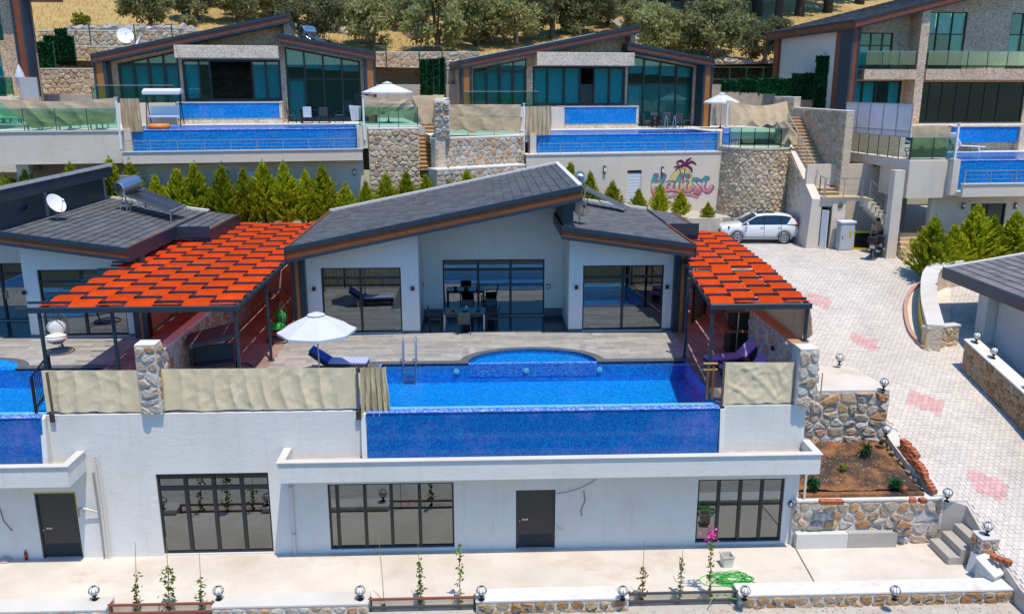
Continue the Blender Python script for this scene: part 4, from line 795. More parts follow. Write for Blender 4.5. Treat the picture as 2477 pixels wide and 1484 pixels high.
# bricks: hollow red bricks stacked on the coping, one by one
BR = None; bn = 0
def brick(x, y, z, rz, label, grp='loose red bricks by the soil bed'):
    global BR, bn; f = Fr(x, y, z, rz); bn += 1
    if BR is None:
        t = thing('red_brick', label, 'brick', O, grp); mb = MB(); mb.box(-.10, .10, -.095, .095, 0, .13); bevel(mb.build('body', BRICK, t), .006, 1); mb = MB()
        for i in range(3):
            for j in range(2): mb.box(-.08+i*.058, -.035+i*.058, -.098, -.0951, .025+j*.05, .06+j*.05)
        mb.build('cell_shade_plates', M('brick_cell_shade', (.16,.045,.02), .9), t); BR = t; t.location = f.o; t.rotation_euler = (0,0,rz); return  # dark plates carry the shade inside the hollow cells as colour
    c = copy_tree(BR, f, label); c['group'] = grp
rng = random.Random(12)
for i in range(15):
    f = i/14; y = 26.1-1.75*f; x = 14.20+.20*f+ (0.03 if i % 2 else 0); lev = 3 if i < 6 else (2 if i < 11 else 1)
    for k in range(lev): brick(x+rng.uniform(-.03,.03)+.02*k, y+.01*k, road_z(y)+.132+.131*k, 1.75+rng.uniform(-.12,.12), ['red hollow brick at the bottom of the stepped stack beside the road','red hollow brick in the second course of the stepped stack','red hollow brick in the top course of the stepped stack'][k], 'red bricks stacked on the bed coping')
for px, py, r, l in ((2185,1180,.5,'red brick lying in the soil below the stack'),(2208,1207,1.2,'red brick at the foot of the stack by the coping'),(2232,1208,.2,'red brick at the lower end of the stack'),(2100,1172,.2,None)):
    if l: p = O.G(px, py, -3.0); brick(p.x, p.y, -3.08, r, l)
for px, l in ((1990,'single red brick on the bed wall coping near the building'),(2003,'red brick in the middle of the row on the coping'),(2018,'red brick in the row on the coping'),(2031,'last red brick of the row on the coping')):
    p = O.G(px, 1217, -3.22); brick(p.x, p.y, -3.218, .03, l)
# steps from patio to road, small pillar, side wall
t = thing('concrete_steps', 'two grey concrete steps from patio up to the road', 'steps', Fr(14.6, 23, PZ))
for k in range(3): mb = MB(); mb.box(14.28+.36*k, 15.36, 22.85+.002*k, 24.0-.002*k, PZ-.1, PZ+.26*(k+1)); bevel(mb.build('step', CONCG, t), .02)
p = O.G(2378, 1352, -4.35); wall_seg('short rubble pillar beside the steps carrying a globe lamp', (p.x-.12, p.y), (p.x+.42, p.y), -4.6, -3.72, th=.5, cap=.06, cw=.26, ch=.2, dep=.06, seed=41, ends=('start',), mat=STONE, capmat=CONCW, over=.02, name='stone_pillar', cat='pillar'); lamp((p.x+.15, p.y+.22, -3.66), 'globe lamp on the short pillar beside the steps')
wall_seg('low rubble wall running down beside the leaning panels', (p.x+.12, p.y-.02), (p.x+.38, FY+.6), PZ-.05, -4.16, -4.50, th=.55, cap=.07, cw=.34, ch=.26, dep=.06, seed=42, side=1, capmat=MARBLE)
for px, py, l in ((2405,1352,'red brick below the short pillar, upper one'),(2418,1358,'red brick below the short pillar, lower one'),(2436,1364,'separate red brick right of the short pillar')):
    p = Rd(px, py); brick(p.x, p.y, p.z+.02, .4, l, 'red bricks dropped by the short pillar')
for px, py, z, l in ((2290,1211,-3.22,'globe lamp at the right end of the bed wall'),(2143,1056,-2.16,'globe lamp at the top of the white kerb wall'),(2137,943,-.69,'globe lamp on the corner of the tall retaining wall'),(2030,882,-.60,'globe lamp at the far end of the concrete pad')):
    p = O.G(px, py, z); lamp((p.x, p.y, z), l)
# concrete pad behind the retaining wall
q = O.G(2035, 884, -.68); mb = MB(); mb.prism([(10.24,27.7),(14.12,27.7),(q.x+.35,q.y),(10.4,q.y+.3)], -2.6, -.70); mb.build('concrete_pad', CONC, kind='structure')
a = O.G(1985, 952, -.69); t = thing('ground_stake', 'thin grey stake standing on the concrete pad', 'stake', Fr(*a)); mb = MB(); mb.tube([a, a+Vector((0,0,.75))], .02, 6); mb.build('rod', GALV, t); mb = MB(); mb.lathe(a, [(.05,0),(.05,.01)], 8); mb.build('foot', GALV, t)
# ---------------------------------------------------------------- pergolas with woven shade cloth
def pergola(label, x0, x1, y0, y1, z, posts, nst, pitch=.6, bext=.0, skew=0, ph=0, pole=.09):
    fr = Fr(x0, y0, 0); t = thing('pergola', label, 'pergola', fr, 'pergolas with woven orange cloth')
    def sx(y): return skew*(y-y0)
    mb = MB(); w_ = .12
    for (xa, xb) in ((x0, x0), (x1, x1)):
        m_ = MB(); m_.hexa([(xa-.05,y0,z-.16),(xa+.05,y0,z-.16),(xa+.05+sx(y1),y1,z-.16),(xa-.05+sx(y1),y1,z-.16),(xa-.05,y0,z-.04),(xa+.05,y0,z-.04),(xa+.05+sx(y1),y1,z-.04),(xa-.05+sx(y1),y1,z-.04)]); bevel(m_.build('beam', TRIM, t), .01, 1)
    for yy in (y0, y1): m_ = MB(); m_.box(x0-.05+sx(yy)-(bext if yy == y0 else 0), x1+.05+sx(yy), yy-.05-(.001 if yy == y0 else -.001), yy+.05, z-.17, z+.0); bevel(m_.build('beam', TRIM, t), .01, 1)
    nb = round((y1-y0)/pitch); d = (y1-y0)/nb
    for j in range(1, nb):
        y = y0+j*d; m_ = MB(); ext = bext if j % 2 else bext*.6; m_.box(x0-ext+sx(y), x1+sx(y)+.04, y-.03, y+.03, z-.035, z+.035); m_.build('cross_bar', TRIM, t)
    sw = (x1-x0)/nst
    for i in range(nst):
        rng = random.Random(i+int(x0*7)); off = rng.uniform(-.02,.02)
        def f(u, v):
            y = y0+.03+(y1-y0-.06)*v; j = (y-y0)/d; up = math.cos(math.pi*(j+i+ph)); s = max(-1, min(1, up*1.5))
            sag = .02*math.sin(u*3.14)*(1 if up < 0 else -.6); wob = .012*noise.noise((y*1.3, i*3.1, u*2))
            return Vector((x0+sw*i+.012+off+(sw-.028)*u+sx(y)+wob, y, z+s*.05-sag))
        m_ = MB(); m_.grid(f, 4, nb*8); m_.build('shade_strip', REDC, t, smooth=True)
    for (px, py, zb) in posts:
        m_ = MB(); m_.box(px-pole/2, px+pole/2, py-pole/2, py+pole/2, zb, z-.05); bevel(m_.build('post', TRIM, t), .008, 1); m_ = MB(); m_.box(px-.11, px+.11, py-.11, py+.11, zb, zb+.012); m_.build('foot_plate', TRIM, t)
    return t
pergola('large pergola with woven orange cloth left of the middle villa', -13.35, -7.42, 25.3, 41.6, 3.0, ((-13.3,25.35,0), (-7.47,25.35,0), (-7.45,29.2,0), (-11.2,25.5,0), (-13.3,33.2,0)), 7, .62, .55)
pergola('front part of the orange cloth pergola on the right with two front posts', 7.08, 10.12, 24.95, 29.85, 3.0, ((7.12,25.0,0), (10.06,25.0,1.78), (7.3,28.9,0)), 4, .6, 0, .10, ph=1)
pergola('rear part of the orange cloth pergola on the right behind the eaves', 7.75, 10.72, 30.0, 38.4, 2.98, ((10.6,30.2,0), (11.1,38.2,0), (7.9,37.9,0)), 4, .6, .0, .06)
# ---------------------------------------------------------------- masonry on the terrace
wall_seg('rubble divider wall between the two villas under the left pergola', (-9.75, 24.45), (-9.75, 38.5), 0, 1.55, th=.32, cap=.06, cw=.40, ch=.30, dep=.05, seed=51, mat=STONE, capmat=MARBLE, over=.015)
wall_seg('rubble pillar standing between the two beige tarpaulins', (-10.1, 24.16), (-9.5, 24.16), -.02, 2.1, th=.5, cap=.05, cw=.34, ch=.27, dep=.06, seed=52, ends=('end',), capmat=MARBLE, over=.0, name='stone_pillar', cat='pillar')
wall_seg('rubble side wall under the right pergola with tan coping', (9.6, 29.0), (9.6, 24.7), 0, 1.72, th=.5, cap=.06, cw=.40, ch=.30, dep=.05, seed=53, capmat=M('tan_coping', (.42,.25,.14), .7, var=.2), over=.01)
wall_seg('rubble side wall further back under the right pergola', (10.3, 38.5), (10.3, 30.2), 0, 1.5, th=.3, cap=.06, cw=.40, ch=.30, dep=.05, seed=54, over=.01)
wall_seg('rubble corner pillar at the right end of the terrace', (9.62, 24.14), (10.2, 24.14), -.02, 1.74, th=.56, cap=.05, cw=.34, ch=.28, dep=.07, seed=55, ends=('end',), capmat=MARBLE, over=.0, name='stone_pillar', cat='pillar')
f = Fr(9.6, 26.3, 1.15, rad(-90)); copy_tree(WL[0], f, 'black box light on the rubble side wall under the right pergola')
# ---------------------------------------------------------------- tarpaulins on rails
def sheet(name, label, cat, pts, mat, nu=60, nv=18, amp=.05, fold=.03, ff=9, seed=0, sag=0, loc=None, nrm=None, group=None, bottom=0, tie=True):
    """wrinkled cloth between four corners bl, br, tr, tl"""
    bl, br, tr, tl = [Vector(p) for p in pts]; n = nrm or (br-bl).cross(tl-bl).normalized()
    def f(u, v):
        p = (bl*(1-u)+br*u)*(1-v)+(tl*(1-u)+tr*u)*v; q = Vector((u*(br-bl).length, v*(tl-bl).length, seed*3.7))
        rd = lambda x, y, k: .5-min(.5, abs(noise.noise(Vector((x, y, seed+k))))*1.6)     # sharp creases
        a = .55*noise.noise(q*.8)+.75*rd(q.x*.9+q.y*1.3, q.y*.7-q.x*.5, 7)+.5*rd(q.x*2.1-q.y*1.6, q.y*1.2+q.x*.6, 11)+.35*rd(q.x*4.2+q.y*.8, q.y*1.4, 15)+.16*noise.noise(q*7)
        e = min(1, 6*min(u, 1-u)+.15)*min(1, 5*min(v, 1-v)+.2)
        return p+n*(amp*a*e+fold*(1-2.2*abs(math.sin(u*ff*3.1416+1.6*noise.noise(q*.6)))**.7)*(.35+.65*e)*(.5+.9*abs(noise.noise(Vector((u*ff*.4, seed, 3))))))+Vector((0,0,-sag*math.sin(u*math.pi)*v+bottom*noise.noise((u*7,seed,0))*(1-v)))
    mb = MB(); mb.grid(f, nu, nv); o = mb.build(name, mat, loc=loc or Fr(*bl), smooth=True)
    return setp(o, label, cat, group)
def rail_frame(label, x0, x1, y, z0, z1, posts, m=None, group=None, drop=-.15):
    m = m or BARK; t = thing('metal_railing', label, 'railing', Fr(x0, y, z0), group); m = BLACK
    for z in (z0+.06, z1): mb = MB(); mb.box(x0, x1, y-.02, y+.02, z-.02, z+.02); mb.build('rail', m, t)
    for x in posts: mb = MB(); mb.box(x-.025, x+.025, y-.025, y+.025, z0+drop, z1); mb.build('post', m, t)
    n = round((x1-x0)/.14)
    for k in range(1, n): x = x0+(x1-x0)*k/n; mb = MB(); mb.box(x-.007, x+.007, y-.007, y+.007, z0+.08, z1-.02); mb.build('baluster', m, t)
    return t
for k, (a, b, l, lr) in enumerate(((-12.95,-10.14,'narrow beige tarpaulin left of the rubble pillar','iron railing behind the narrow tarpaulin left of the pillar'), (-9.48,-3.72,'long beige tarpaulin between rubble pillar and gathered curtain','iron railing behind the long tarpaulin'), (7.42,9.55,'beige tarpaulin at the right end of the terrace','iron railing behind the right hand tarpaulin'))):
    rail_frame(lr, a+.02, b-.02, 24.45, 0, 1.22, [a+.05, (a+b)/2, b-.05])
    sheet('tarpaulin', l, 'tarpaulin', [(a,24.34,.02 if k < 2 else -.02),(b,24.34,.0),(b,24.36,1.3),(a,24.36,1.33)], TARP, nu=int((b-a)*34), nv=36, amp=.035 if k < 2 else .07, fold=.012 if k == 2 else .06, ff=(b-a)*1.9, seed=k, sag=.0, group='beige tarpaulins tied to the railings', bottom=.06)
t = thing('railing_post', 'rusty brown post at the left end of the tarpaulin beside the pool', 'post', Fr(-12.75, 24.25, -.25), 'rusty railing posts fixed to the wall'); mb = MB(); mb.box(-12.78, -12.72, 24.24, 24.298, -.22, 1.3); mb.build('shaft', BARK, t); mb = MB(); mb.box(-12.83, -12.69, 24.2, 24.239, -.25, -.0); mb.build('bracket', BARKD, t)
t = thing('railing_post', 'dark brown post beside the gathered cream curtain', 'post', Fr(-3.68, 24.25, -.3), 'rusty railing posts fixed to the wall'); mb = MB(); mb.box(-3.72, -3.66, 24.22, 24.298, -.28, 1.36); mb.build('shaft', BARK, t); mb = MB(); mb.box(-3.77, -3.62, 24.18, 24.219, -.3, -.02); mb.build('bracket', BARKD, t)
t = thing('railing_post', 'dark post at the right end of the pool edge', 'post', Fr(7.36, 24.25, -.35), 'rusty railing posts fixed to the wall'); mb = MB(); mb.box(7.33, 7.39, 24.22, 24.298, -.3, 1.36); mb.build('shaft', BARK, t); mb = MB(); mb.box(7.29, 7.43, 24.18, 24.219, -.34, -.02); mb.build('bracket', BARKD, t)
def gather(label, x0, x1, y, z0, z1, mat, fr=O, folds=7, amp=.07, seed=1, flare=.12, name='gathered_curtain'):
    def f(u, v):
        w_ = (x1-x0)*(1+flare*(1-v)); x = x0+(x1-x0)*.5+(u-.5)*w_+.05*(1-v)*math.sin(seed+v*3); s = math.sin(u*folds*6.283+.8*math.sin(v*4+seed))+.45*math.sin(u*folds*2.3*6.283+seed)
        return Vector((x+.03*noise.noise((u*5,v*3,seed)), y-amp*s*(.5+.5*(1-v))+.04*noise.noise((u*6, v*2, seed)), z0+(z1-z0)*v+.03*noise.noise((u*2,seed,2))*(1-v)))
    mb = MB(fr); mb.grid(f, 90, 16); c = fr.to(x0, y, z0); return setp(mb.build(name, mat, loc=Fr(c.x, c.y, c.z, fr.rz), smooth=True), label, 'curtain')
gather('cream curtain gathered in folds at the left end of the pool', -3.60, -2.82, 24.2, -.16, 1.36, CURT, folds=5, amp=.09, seed=1)
t = thing('curtain_wire', 'thin steel curtain wire stretched across the pool front', 'wire', Fr(-3.6, 24.26, 1.28)); mb = MB(); mb.tube([(-3.66,24.26,1.30),(1.8,24.26,1.265),(7.36,24.26,1.31)], .006, 4); mb.build('wire', STEEL, t); mb = MB(); mb.tube([(-3.66,24.2,.1),(7.36,24.2,.11)], .005, 4); mb.build('lower_wire', STEEL, t)
sheet('shade_net', 'translucent tan net hanging over the right rubble wall', 'net', [(10.02,28.9,1.8),(10.02,25.1,1.8),(10.08,25.0,2.86),(10.2,28.9,2.86)], TARPD, nu=40, nv=14, amp=.05, fold=.02, ff=6, seed=5)
sheet('shade_net', 'tan net edge wrapped round the right pergola corner', 'net', [(10.1,24.98,1.82),(10.42,25.3,1.9),(10.3,25.4,2.8),(10.1,24.98,2.84)], TARPD, nu=12, nv=14, amp=.06, fold=.02, ff=2, seed=6)
# left pool railing
t = thing('metal_railing', 'black iron railing at the right side of the left pool', 'railing', Fr(-13.25, 24.4, 0))
for z in (.12, 1.12): mb = MB(); mb.bar((-13.3,24.4,z),(-13.85,26.6,z), .04); mb.build('rail', BLACK, t)
for k in range(14): f = k/13; x, y = -13.3-.55*f, 24.4+2.2*f; mb = MB(); r = .03 if k in (0,13) else .009; mb.box(x-r, x+r, y-r, y+r, -.02, 1.1); mb.build('post' if k in (0,13) else 'baluster', BLACK, t)
# bamboo poles leaning by the pool corner
p = O.G(1708, 985, 0)
t = thing('wooden_post', 'weathered wooden post pair at the right pool corner', 'post', Fr(7.15, 24.9, 0)); 
for k in range(2): mb = MB(); x = 7.02+.16*k; mb.tube([(x,24.75,0),(x,24.75,1.08)], .05, 8); mb.build('post', TEAKM, t)
for z in (.95, 1.14): mb = MB(); mb.box(6.86, 7.3, 24.70, 24.80, z, z+.04); mb.build('cap', CANE, t)
# ---------------------------------------------------------------- furniture
def chair_proto():
    t = thing('dining_chair', 'x', 'chair', O, 'dining chairs round the terrace table')
    mb = MB(); mb.box(-.24, .24, -.22, .24, .40, .45); bevel(mb.build('seat', DGREY, t), .015)
    mb = MB(); mb.hexa([(-.24,.22,.45),(.24,.22,.45),(.24,.25,.45),(-.24,.25,.45),(-.24,.31,.90),(.24,.31,.90),(.24,.34,.90),(-.24,.34,.90)]); bevel(mb.build('backrest', DGREY, t), .012)
    for x in (-.25, .25):
        for y in (-.21, .23): mb = MB(); mb.bar((x,y,.40),(x*1.02,y*1.06,0), .035); mb.build('leg', BLACK, t)
        mb = MB(); mb.bar((x,-.22,.64),(x,.27,.66), .045, .03); mb.bar((x,-.2,.40),(x,-.2,.64), .03); mb.build('armrest', BLACK, t)
    return t
def place(proto, used, fr, label, sc=None):
    if proto not in used: used.append(proto); proto.location = fr.o; proto.rotation_euler = (0,0,fr.rz); proto['label'] = label; return proto
    return copy_tree(proto, fr, label, sc)
USED = []
CH = chair_proto()
tc = O.G(1123, 806, 0); TX, TY = tc.x, 33.15
t = thing('dining_table', 'dark rectangular dining table in front of the recessed porch', 'table', Fr(TX, TY, 0)); mb = MB(); mb.box(TX-.85, TX+.85, TY-.45, TY+.45, .72, .745); bevel(mb.build('tabletop', M('smoked_glass', (.05,.07,.075), .1), t), .008)
mb = MB(); mb.box(TX-.83, TX+.83, TY-.43, TY+.43, .66, .719); mb.build('apron', DGREY, t)
for x in (-.79, .79):
    for y in (-.39, .39): mb = MB(); mb.box(TX+x-.035, TX+x+.035, TY+y-.035, TY+y+.035, 0, .66); mb.build('leg', GALV, t)
for dx, dy, rz, l in ((0,-.72,180,'dining chair with its back to the pool'),(-1.15,.02,90,'dining chair at the left end of the table'),(1.12,.05,-90,'dining chair at the right end of the table, facing left'),(.1,.78,0,'dining chair behind the table nearest the door'),(1.0,1.0,-20,'dining chair behind the table at the right corner')): place(CH, USED, Fr(TX+dx, TY+dy, 0, rad(rz)), l)
for dx, dy, m, r, l in ((-.45,0,ORNG,.09,'orange bowl on the left half of the dining table'),(.02,-.1,M('green_glass', (.05,.35,.25), .1),.13,'green glass bowl in the middle of the dining table'),(.55,0,M('teal_glass', (.02,.16,.18), .1),.10,'dark teal bowl on the right of the dining table')):
    f = Fr(TX+dx, TY+dy, .746); mb = MB(f); mb.lathe((0,0,0), [(r*.5,0),(r*.85,.04),(r,.10),(r*.92,.10),(r*.7,.04)], 14); setp(mb.build('bowl', m, loc=f, smooth=True), l, 'bowl', 'bowls on the dining table')
f = Fr(TX+.08, TY+.15, .746); t = thing('flower_vase', 'small vase with yellow and white flowers on the dining table', 'vase', f); mb = MB(f); mb.lathe((0,0,0), [(.04,0),(.06,.06),(.035,.13)], 10); mb.build('vase', WHITEP, t, smooth=True); mb = MB(f); rng = random.Random(2); cards(mb, [f.o+Vector((rng.gauss(0,.07),rng.gauss(0,.07),.2+rng.gauss(0,.05))) for k in range(60)], .05, rng); mb.build('flowers', m_leaf('yellow_petal', (.6,.5,.05),(.7,.65,.4),(.1,.2,.05)), t)
def parasol(p, r, zr, zt, label, fr0=None, rz=.2, nr=8, mat=None, tilt=0):
    f = Fr(p[0], p[1], p[2], rz); t = thing('parasol', label, 'parasol', f, 'white parasols'); h, k = zr-p[2], zt-p[2]; n = nr*6
    def R_(a): s = (a*nr/(2*math.pi)) % 1; return 1-.085*math.sin(s*math.pi)
    vs = []; fs = []
    for j, q in enumerate((.16,.4,.7,1)):
        for i in range(n): a = 2*math.pi*i/n; rr = r*q*R_(a); vs.append((rr*math.cos(a), rr*math.sin(a), k-(k-h)*q**1.12-.03*(1-R_(a))*20*q*.3))
    m0 = len(vs)
    for i in range(n): a = 2*math.pi*i/n; vs.append((r*R_(a)*.995*math.cos(a), r*R_(a)*.995*math.sin(a), h-.09))
    for j in range(4):
        for i in range(n): fs.append((j*n+i, j*n+(i+1)%n, (j+1)*n+(i+1)%n, (j+1)*n+i))
    mb = MB(f); mb.add(vs, fs); mb.build('canopy', mat or WHITEC, t)
    mb = MB(f); mb.add([(0,0,k+.05)]+[(r*.22*math.cos(a), r*.22*math.sin(a), k-(k-h)*.14+.03) for a in [2*math.pi*i/16 for i in range(16)]], [(0,1+i,1+(i+1)%16) for i in range(16)]); mb.build('vent_cap', mat or WHITEC, t)
    mb = MB(f); mb.tube([(0,0,.05),(0,0,k+.08)], .024, 8); mb.build('pole', ALU, t); mb = MB(f); mb.lathe((0,0,0), [(.25,0),(.25,.05),(.06,.08),(.03,.25)], 14); mb.build('base', BLACK, t)
    for i in range(nr): a = 2*math.pi*i/nr; mb = MB(f); mb.bar((.03*math.cos(a),.03*math.sin(a),k-.02),(r*.97*math.cos(a),r*.97*math.sin(a),h-.02), .018); mb.build('rib', ALU, t)
    return t
p = O.W(765, 770, 26.8); parasol((p.x, 26.8, 0), 1.27, 1.78, 2.36, 'white parasol by the left end of the middle pool')
def lounger(f, label, m, group, back=38, towel=None):
    t = thing('sun_lounger', label, 'sun lounger', f, group); mb = MB(f)
    def fpt(x, y, z): return (x, y, z)
    mb.prism([(-.95,.16),(.35,.16),(.35,.30),(-.95,.30)], -.33, .33, ax='y'); bevel(mb.build('base', RATTAN, t), .02)
    mb = MB(f); mb.prism([(-.97,.302),(.34,.302),(.34,.375),(-.97,.375)], -.31, .31, ax='y'); bevel(mb.build('seat_cushion', towel or m, t), .02)
    a = rad(back); c, s = math.cos(a), math.sin(a); L = .78
    mb = MB(f); mb.prism([(.36,.30),(.36+L*c,.30+L*s),(.36+L*c-.07*s,.30+L*s+.07*c),(.36-.07*s,.30+.07*c+.01)], -.31, .31, ax='y'); bevel(mb.build('back_cushion', m, t), .02)
    mb = MB(f); mb.prism([(.36,.16),(.40+L*c*.95,.24+L*s*.9),(.37+L*c*.95,.285+L*s*.95),(.36,.285)], -.33, .33, ax='y'); mb.build('backrest', RATTAN, t)
    for x in (-.85, .3):
        for y in (-.28, .28): mb = MB(f); mb.box(x-.03, x+.03, y-.03, y+.03, 0, .16); mb.build('leg', RATTAN, t)
    return t
SB = m_stripe('navy_blue_stripe', (.015,.04,.26), (.03,.09,.42), 1, 14); SWH = m_stripe('white_blue_stripe', (.62,.63,.72), (.30,.34,.62), 0, 10, .25); SP = m_stripe('purple_white_stripe', (.22,.13,.50), (.62,.58,.70), 1, 16, .72)
p = O.G(838, 887, .0); lounger(Fr(p.x-.15, 28.05, 0, rad(176)), 'navy striped lounger with pale striped seat under the parasol', SB, 'sun loungers on the middle terrace', 34, SWH)
p = O.G(1750, 880, 0); lounger(Fr(8.75, 28.0, 0, rad(14)), 'purple striped lounger by the pool corner, fully in view', SP, 'sun loungers on the middle terrace', 44)
lounger(Fr(9.0, 26.9, 0, rad(14)), 'purple striped lounger with only its raised back above the tarpaulin', SP, 'sun loungers on the middle terrace', 50)
f = Fr(9.15, 27.55, 0); t = thing('side_table', 'small round dark table between the purple loungers', 'table', f, None); mb = MB(f); mb.lathe((0,0,.36), [(.24,0),(.24,.03)], 18); mb.build('tabletop', BLACK, t); mb = MB(f); mb.lathe((0,0,0), [(.15,0),(.04,.05),(.04,.359)], 12); mb.build('leg', BLACK, t)
def eggchair(f, label, m, frame=None):
    t = thing('hanging_egg_chair', label, 'chair', f, 'hanging egg chairs'); mb = MB(f)
    arcp = [(0,.55,.04),(0,.72,.5),(0,.74,1.1),(0,.60,1.65),(0,.30,1.95),(0,.0,1.98),(0,-.08,1.9)]; mb.tube(arcp, .03, 8); mb.build('stand', frame or RATTAN, t, smooth=2)
    mb = MB(f); mb.tube([(.5*math.cos(a), .12+.5*math.sin(a), .03) for a in [2*math.pi*k/28 for k in range(29)]], .025, 6); mb.build('base_ring', frame or RATTAN, t, smooth=2)
    mb = MB(f); mb.tube([(0,-.06,1.88),(0,-.04,1.62)], .008, 4); mb.build('chain', STEEL, t)
    C = Vector((0, 0, 1.0)); rx, ry, rz_ = .46, .40, .66
    def E(th, ph): return C+Vector((rx*math.sin(th)*math.cos(ph), ry*math.sin(th)*math.sin(ph), rz_*math.cos(th)))
    mb = MB(f)
    for k in range(13): ph = math.pi*(-.08+1.16*k/12); mb.tube([E(math.pi*(.03+.94*j/14), ph) for j in range(15)], .009, 4)
    for j in range(2, 15): th = math.pi*(.03+.94*j/15.); mb.tube([E(th, math.pi*(-.08+1.16*k/14)) for k in range(15)], .007, 4)
    for th in (.66,.72,.78,.84,.9): mb.tube([E(math.pi*th, 2*math.pi*k/24) for k in range(25)], .012, 4)
    mb.build('basket', frame or RATTAN, t)
    mb = MB(f); mb.tube([E(math.pi*(.03+.80*j/14), math.pi*-.08) for j in range(15)], .02, 6); mb.tube([E(math.pi*(.03+.80*j/14), math.pi*1.08) for j in range(15)], .02, 6); mb.build('rim', frame or RATTAN, t, smooth=2)
    mb = MB(f); mb.sphere((0,-.03,.60), .40, 16, 8, (1,.9,.34)); mb.build('seat_cushion', m, t, smooth=True); mb = MB(f); mb.sphere((0,.20,.92), .34, 14, 8, (1,.35,.8)); mb.build('back_cushion', m, t, smooth=True)
    return t
p = O.G(146, 850, 0); eggchair(Fr(p.x, p.y-.15, 0, rad(12)), 'hanging egg chair with white cushions on the left villa deck', WHITEF, M('grey_rattan', (.10,.10,.11), .6))
p = O.G(683, 822, 0); eggchair(Fr(p.x-.15, p.y-.1, 0, rad(-40)), 'hanging egg chair with bright green cushions by the pergola post', GREENF)
# covered swing seat
f = Fr(-8.9, 27.5, 0, rad(20)); t = thing('swing_seat', 'dark canopy swing seat under the left pergola by the divider wall', 'swing', f)
mb = MB(f); mb.hexa([(-.85,-.5,1.26),(.85,-.45,1.52),(.85,.5,1.66),(-.85,.5,1.38),(-.85,-.5,1.31),(.85,-.45,1.58),(.85,.5,1.72),(-.85,.5,1.44)]); bevel(mb.build('canopy', DGREY, t), .03)
mb = MB(f); mb.hexa([(-.86,-.53,1.18),(.86,-.48,1.45),(.86,-.46,1.45),(-.86,-.51,1.18),(-.86,-.53,1.31),(.86,-.48,1.58),(.86,-.46,1.58),(-.86,-.51,1.31)]); mb.build('valance', DGREY, t)
for x in (-.72, .72):
    mb = MB(f); mb.tube([(x,-.62,.02),(x,-.3,.5),(x,-.02,1.36),(x,.3,.5),(x,.62,.02)], .03, 6); mb.build('leg', BLACK, t, smooth=2)
mb = MB(f); mb.box(-.66, .66, -.25, .28, .40, .50); bevel(mb.build('seat_cushion', DGREY, t), .03); mb = MB(f); mb.hexa([(-.66,.24,.5),(.66,.24,.5),(.66,.34,.5),(-.66,.34,.5),(-.66,.38,1.0),(.66,.38,1.0),(.66,.48,1.0),(-.66,.48,1.0)]); bevel(mb.build('backrest', DGREY, t), .03)
for x in (-.6, .6): mb = MB(f); mb.tube([(x,0,1.33),(x,.05,.5)], .012, 5); mb.build('hanger', BLACK, t)
mb = MB(f); mb.tube([(.74,.0,.35),(1.05,.1,.3),(1.2,.05,.18),(1.22,0,.02)], .04, 6); mb.build('curved_foot', BLACK, t, smooth=2)
# outdoor kitchen under the right pergola
t = thing('outdoor_kitchen', 'black barbecue counter with brown wooden shelves at the rubble wall', 'barbecue', Fr(9.2, 29.6, 0))
mb = MB(); mb.box(9.0, 9.75, 29.15, 29.9, 0, .88); mb.build('cabinet', BLACK, t); mb = MB(); mb.box(8.72, 9.9, 29.02, 30.0, .88, .94); bevel(mb.build('counter', TEAKM, t), .01); mb = MB(); mb.box(9.1, 9.75, 29.2, 29.9, .94, 1.62); mb.build('hood', BLACK, t); mb = MB(); mb.box(8.85, 9.85, 29.05, 30.0, 1.62, 1.70); bevel(mb.build('shelf', TEAKM, t), .01); mb = MB(); mb.box(9.2, 9.7, 29.25, 29.85, 1.70, 2.3); mb.build('chimney', TEAKM, t); mb = MB(); mb.tube([(9.22,29.05,.94),(9.22,29.05,1.62)], .018, 6); mb.tube([(9.22,29.10,0),(9.22,29.10,.88)], .018, 6); mb.build('support', STEEL, t)
# lattice screen
t = thing('lattice_screen', 'dark slatted screen under the rear right pergola', 'screen', Fr(8.9, 34.0, 0)); a, b = Vector((8.75,33.6,0)), Vector((9.6,34.9,0))
for k in range(16): z = .1+k*.145; mb = MB(); mb.bar(a+Vector((0,0,z)), b+Vector((0,0,z+.02)), .03, .09); mb.build('slat', BLACK, t)
for q in (a, b): mb = MB(); mb.box(q.x-.04, q.x+.04, q.y-.04, q.y+.04, 0, 2.4); mb.build('post', BLACK, t)
# pool ladder
lx0, lx1 = O.G(975, 880, 0).x, O.G(1006, 880, 0).x; t = thing('pool_ladder', 'chrome pool ladder with two tall hoops at the back edge', 'ladder', Fr(lx0, 28.75, 0))
for x in (lx0, lx1):
    mb = MB(); mb.tube([(x,28.95,.0),(x,28.95,.75),(x,28.88,.88),(x,28.72,.88),(x,28.62,.72),(x,28.52,.1),(x,28.5,-.9)], .024, 8); mb.build('rail', STEEL, t, smooth=2); mb = MB(); mb.lathe((x,28.95,.019), [(.05,0),(.05,.02)], 10); mb.build('flange', STEEL, t)
for z in (-.25,-.5,-.75): mb = MB(); mb.box(lx0, lx1, 28.46, 28.54, z-.012, z+.012); mb.build('tread', STEEL, t)
